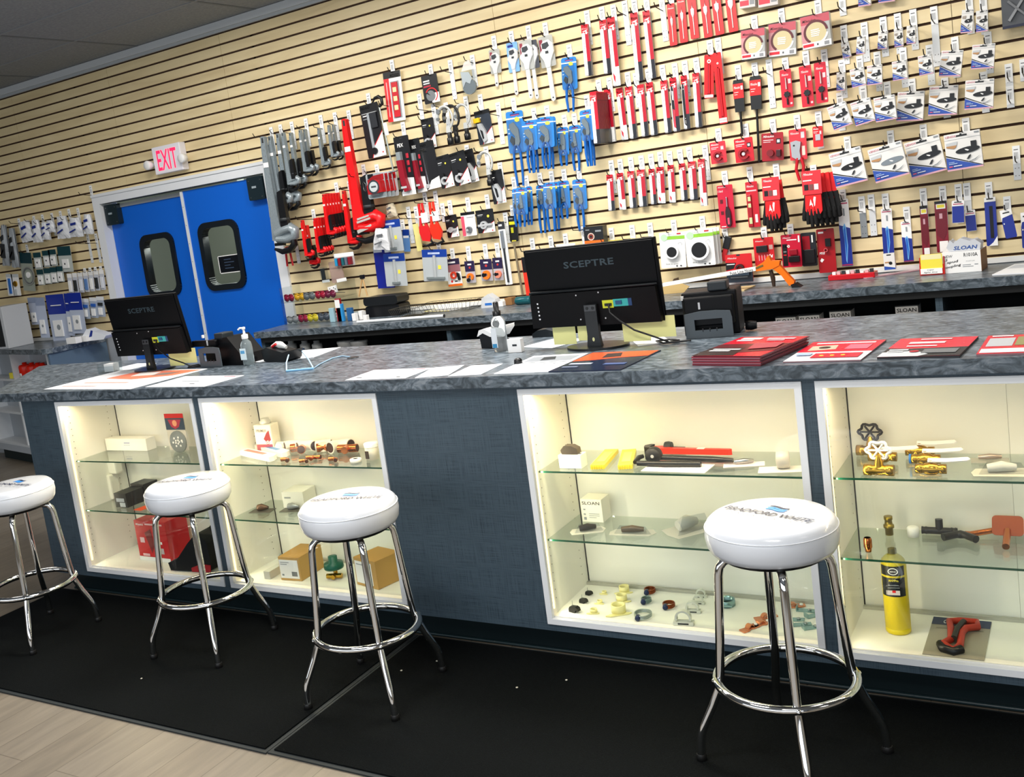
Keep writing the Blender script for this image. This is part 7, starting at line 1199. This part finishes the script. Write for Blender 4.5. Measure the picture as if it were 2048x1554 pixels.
ball(1841, 915, 'rear brass ball valve with white lever'); ball(1852, 931, 'middle brass ball valve with blue ring and white lever', 1); ball(1863, 951, 'front brass ball valve with white lever'); ball(1766, 926, 'brass ball valve hidden between the two gate valves')
flatpack(1980, 922, S1, .10, .05, 'clear bag with thin metal connector, top shelf right', M('#cfccc0', .3, alpha=.5), 'x', .1, M('#b9a9a0', .3, .6)); bagi(2004, 946, S1, .12, 'white plastic bag of parts on the top shelf, far right', .1, M('#dcdad6', .35), 1.2)
t = put('copper_stub', 'small copper elbow standing left of the brass nipple', 'pipe fitting', 1737, 1104, S2, 0); b = MB(); b.lathe([(0, 0), (.009, .001), (.010, .012), (.0125, .016), (.0125, .04), (.010, .046)], CU, 16); b.build('body', t); b = MB(); b.lathe([(0, .0461), (.0095, .0461)], M('#3a1c10', .6), 14); b.build('bore', t)
t = put('brass_nipple', 'brass pipe nipple standing right above the yellow cylinder', 'pipe fitting', 1779, 1070, S2, 0); b = MB(); b.lathe([(.010, 0), (.012, .001), (.012, .024), (.016, .025), (.016, .034), (.012, .035), (.011, .05), (.013, .051), (.013, .062), (.010, .062)], M('#9a8434', .3, 1.), 16); b.build('body', t)
t = put('pipe_plug', 'small white plastic cap on the middle glass shelf', 'cap', 1827, 1073, S2, 0); b = MB(); b.lathe([(0, 0), (.017, .001), (.018, .028), (.014, .032), (0, .033)], wt, 20); b.build('cap', t)
t = put('poly_tee', 'black plastic barbed tee on the middle glass shelf', 'pipe fitting', 1883, 1060, S2, .0); b = MB()
for a, c in (((-.05, 0, .013), (.05, 0, .013)), ((0, 0, .013), (0, .004, .05))): b.tube([a, c], .011, blk, 14)
for x in (-.047, -.036, .036, .047): b.tube([(x - .003, 0, .013), (x + .003, 0, .013)], [.0125, .011], blk, 14)
b.build('body', t)
t = put('poly_elbow', 'black plastic barbed elbow right of the tee', 'pipe fitting', 1921, 1080, S2, .0); b = MB(); b.tube([(-.045, -.02, .013), (-.012, .006, .014), (.0, .010, .014), (.014, .005, .014), (.045, -.024, .013)], [.012, .011, .013, .011, .012], blk, 14); b.build('body', t)
t = put('stub_out', 'copper stub out elbow with orange mounting plate', 'pipe fitting', 2016, 1080, S2, .0); b = MB(); b.tube([(-.028, .03, .02), (-.10, .0, .012), (-.112, -.004, .012)], [.009, .009, .011], CU, 12); b.tube([(.0, .0, .03), (.0, -.05, .016), (0, -.09, .011)], .010, CU, 12); b.build('pipe', t); b = MB(); b.T = MX.Rotation(radians(-35), 4, 'X'); b.prism(rrect(-.042, .042, .012, .074, .012), -.003, 0, M('#93401f', .4, .3)); b.build('mounting_plate', t)
b = MB(); b.tube([(-.112, -.004, .012), (-.138, -.014, .012)], [.010, .009], BRASS, 12); b.build('brass_end', t)
t = put('gas_cylinder', 'tall yellow fuel gas cylinder with black label', 'cylinder', 1797.5, 1262, S0, 0); t.scale = (.98, .98, .94); b = MB(); YC = M('#dcc61c', .35); r = .0375; b.lathe([(0, 0), (r - .003, .0), (r, .004), (r, .018), (r - .0012, .019), (r, .020), (r, .235), (r - .004, .252), (r - .014, .264), (.014, .270), (.012, .274)], YC, 32); b.build('cylinder', t)
b = MB(); b.lathe([(.013, .27), (.013, .288), (.0, .288)], M('#4a4a2c', .5), 16); b.build('valve_cap', t)
b = MB(); n = 14
for (z0_, z1_, m_) in ((.135, .20, M('#141a22', .4)), (.207, .240, M('#15181c', .4))):
    vs = []; 
    for k in range(n + 1): q = radians(-150 + 120 * k / n); vs += [((r + .0006) * cos(q), (r + .0006) * sin(q), z0_), ((r + .0006) * cos(q), (r + .0006) * sin(q), z1_)]
    b.add(vs, [(2 * k, 2 * k + 2, 2 * k + 3, 2 * k + 1) for k in range(n)], m_, True)
b.T = MX.Rotation(radians(5), 4, 'Z'); b.text('MAP/Pro', -.014, .188, .028, .008, -r - .0012, YEL, .02); b.box(-.024, .02, -r + .006, -r + .0072, .14, .155, M('#cfc6c4', .5)); b.disc(0, .2235, .012, -r - .0022, -r - .0016, wt, 20, 1.25); b.disc(0, .2235, .009, -r - .0026, -r - .0022, M('#2a2a2e', .4), 20, 1.3); b.text('BERNZ', -.009, .2212, .018, .0045, -r - .003, wt, .02)
b.rect(-.016, .014, .1745, .177, -r - .0008, GREY); b.rect(-.018, .016, .166, .168, -r - .0008, GREY); b.rect(-.02, .016, .142, .158, -r - .001, M('#d4cac8', .5)); b.rect(-.006, .004, .15, .158, -r - .0014, RED); b.build('label', t)
t, w, h = sheet('strap_wrench_pack', 'dark carded red and black rubber strap wrench', 'tool pack', ((1842, 1309), (1967, 1322), (1985, 1246), (1870, 1235)), .002, M('#9b9482', .35), [('r', 0, 0, 1, .2, M('#18284e', .35)), ('r', .1, .28, .9, .3, M('#8a8472', .5)), ('t', 'CHANNELLOCK', .2, .16, .5, .09, wt, 0, .01)], z=S0)
b = MB(); b.tube([(.0, h * .36, .014), (-.03, h * .3, .016), (-.02, h * .1, .018), (-.012, -.05, .018), (-.03, -h * .3, .016), (.0, -h * .42, .014), (.015, -h * .3, .016), (.012, -.0, .018), (.02, h * .14, .018), (.05, h * .22, .016), (.045, h * .36, .014), (.0, h * .36, .014)], .011, M('#b0301c', .45), 10, flat=.9); b.build('red_strap', t)
b = MB(); b.tube([(-.038, -h * .28, .012), (-.03, -h * .38, .012), (.0, -h * .44, .012), (.02, -h * .36, .012)], .013, blk, 10); b.tube([(.01, h * .3, .02), (.0, h * .05, .026), (-.004, -h * .2, .024)], .009, M('#2a261e', .5), 8); b.build('black_handle', t)
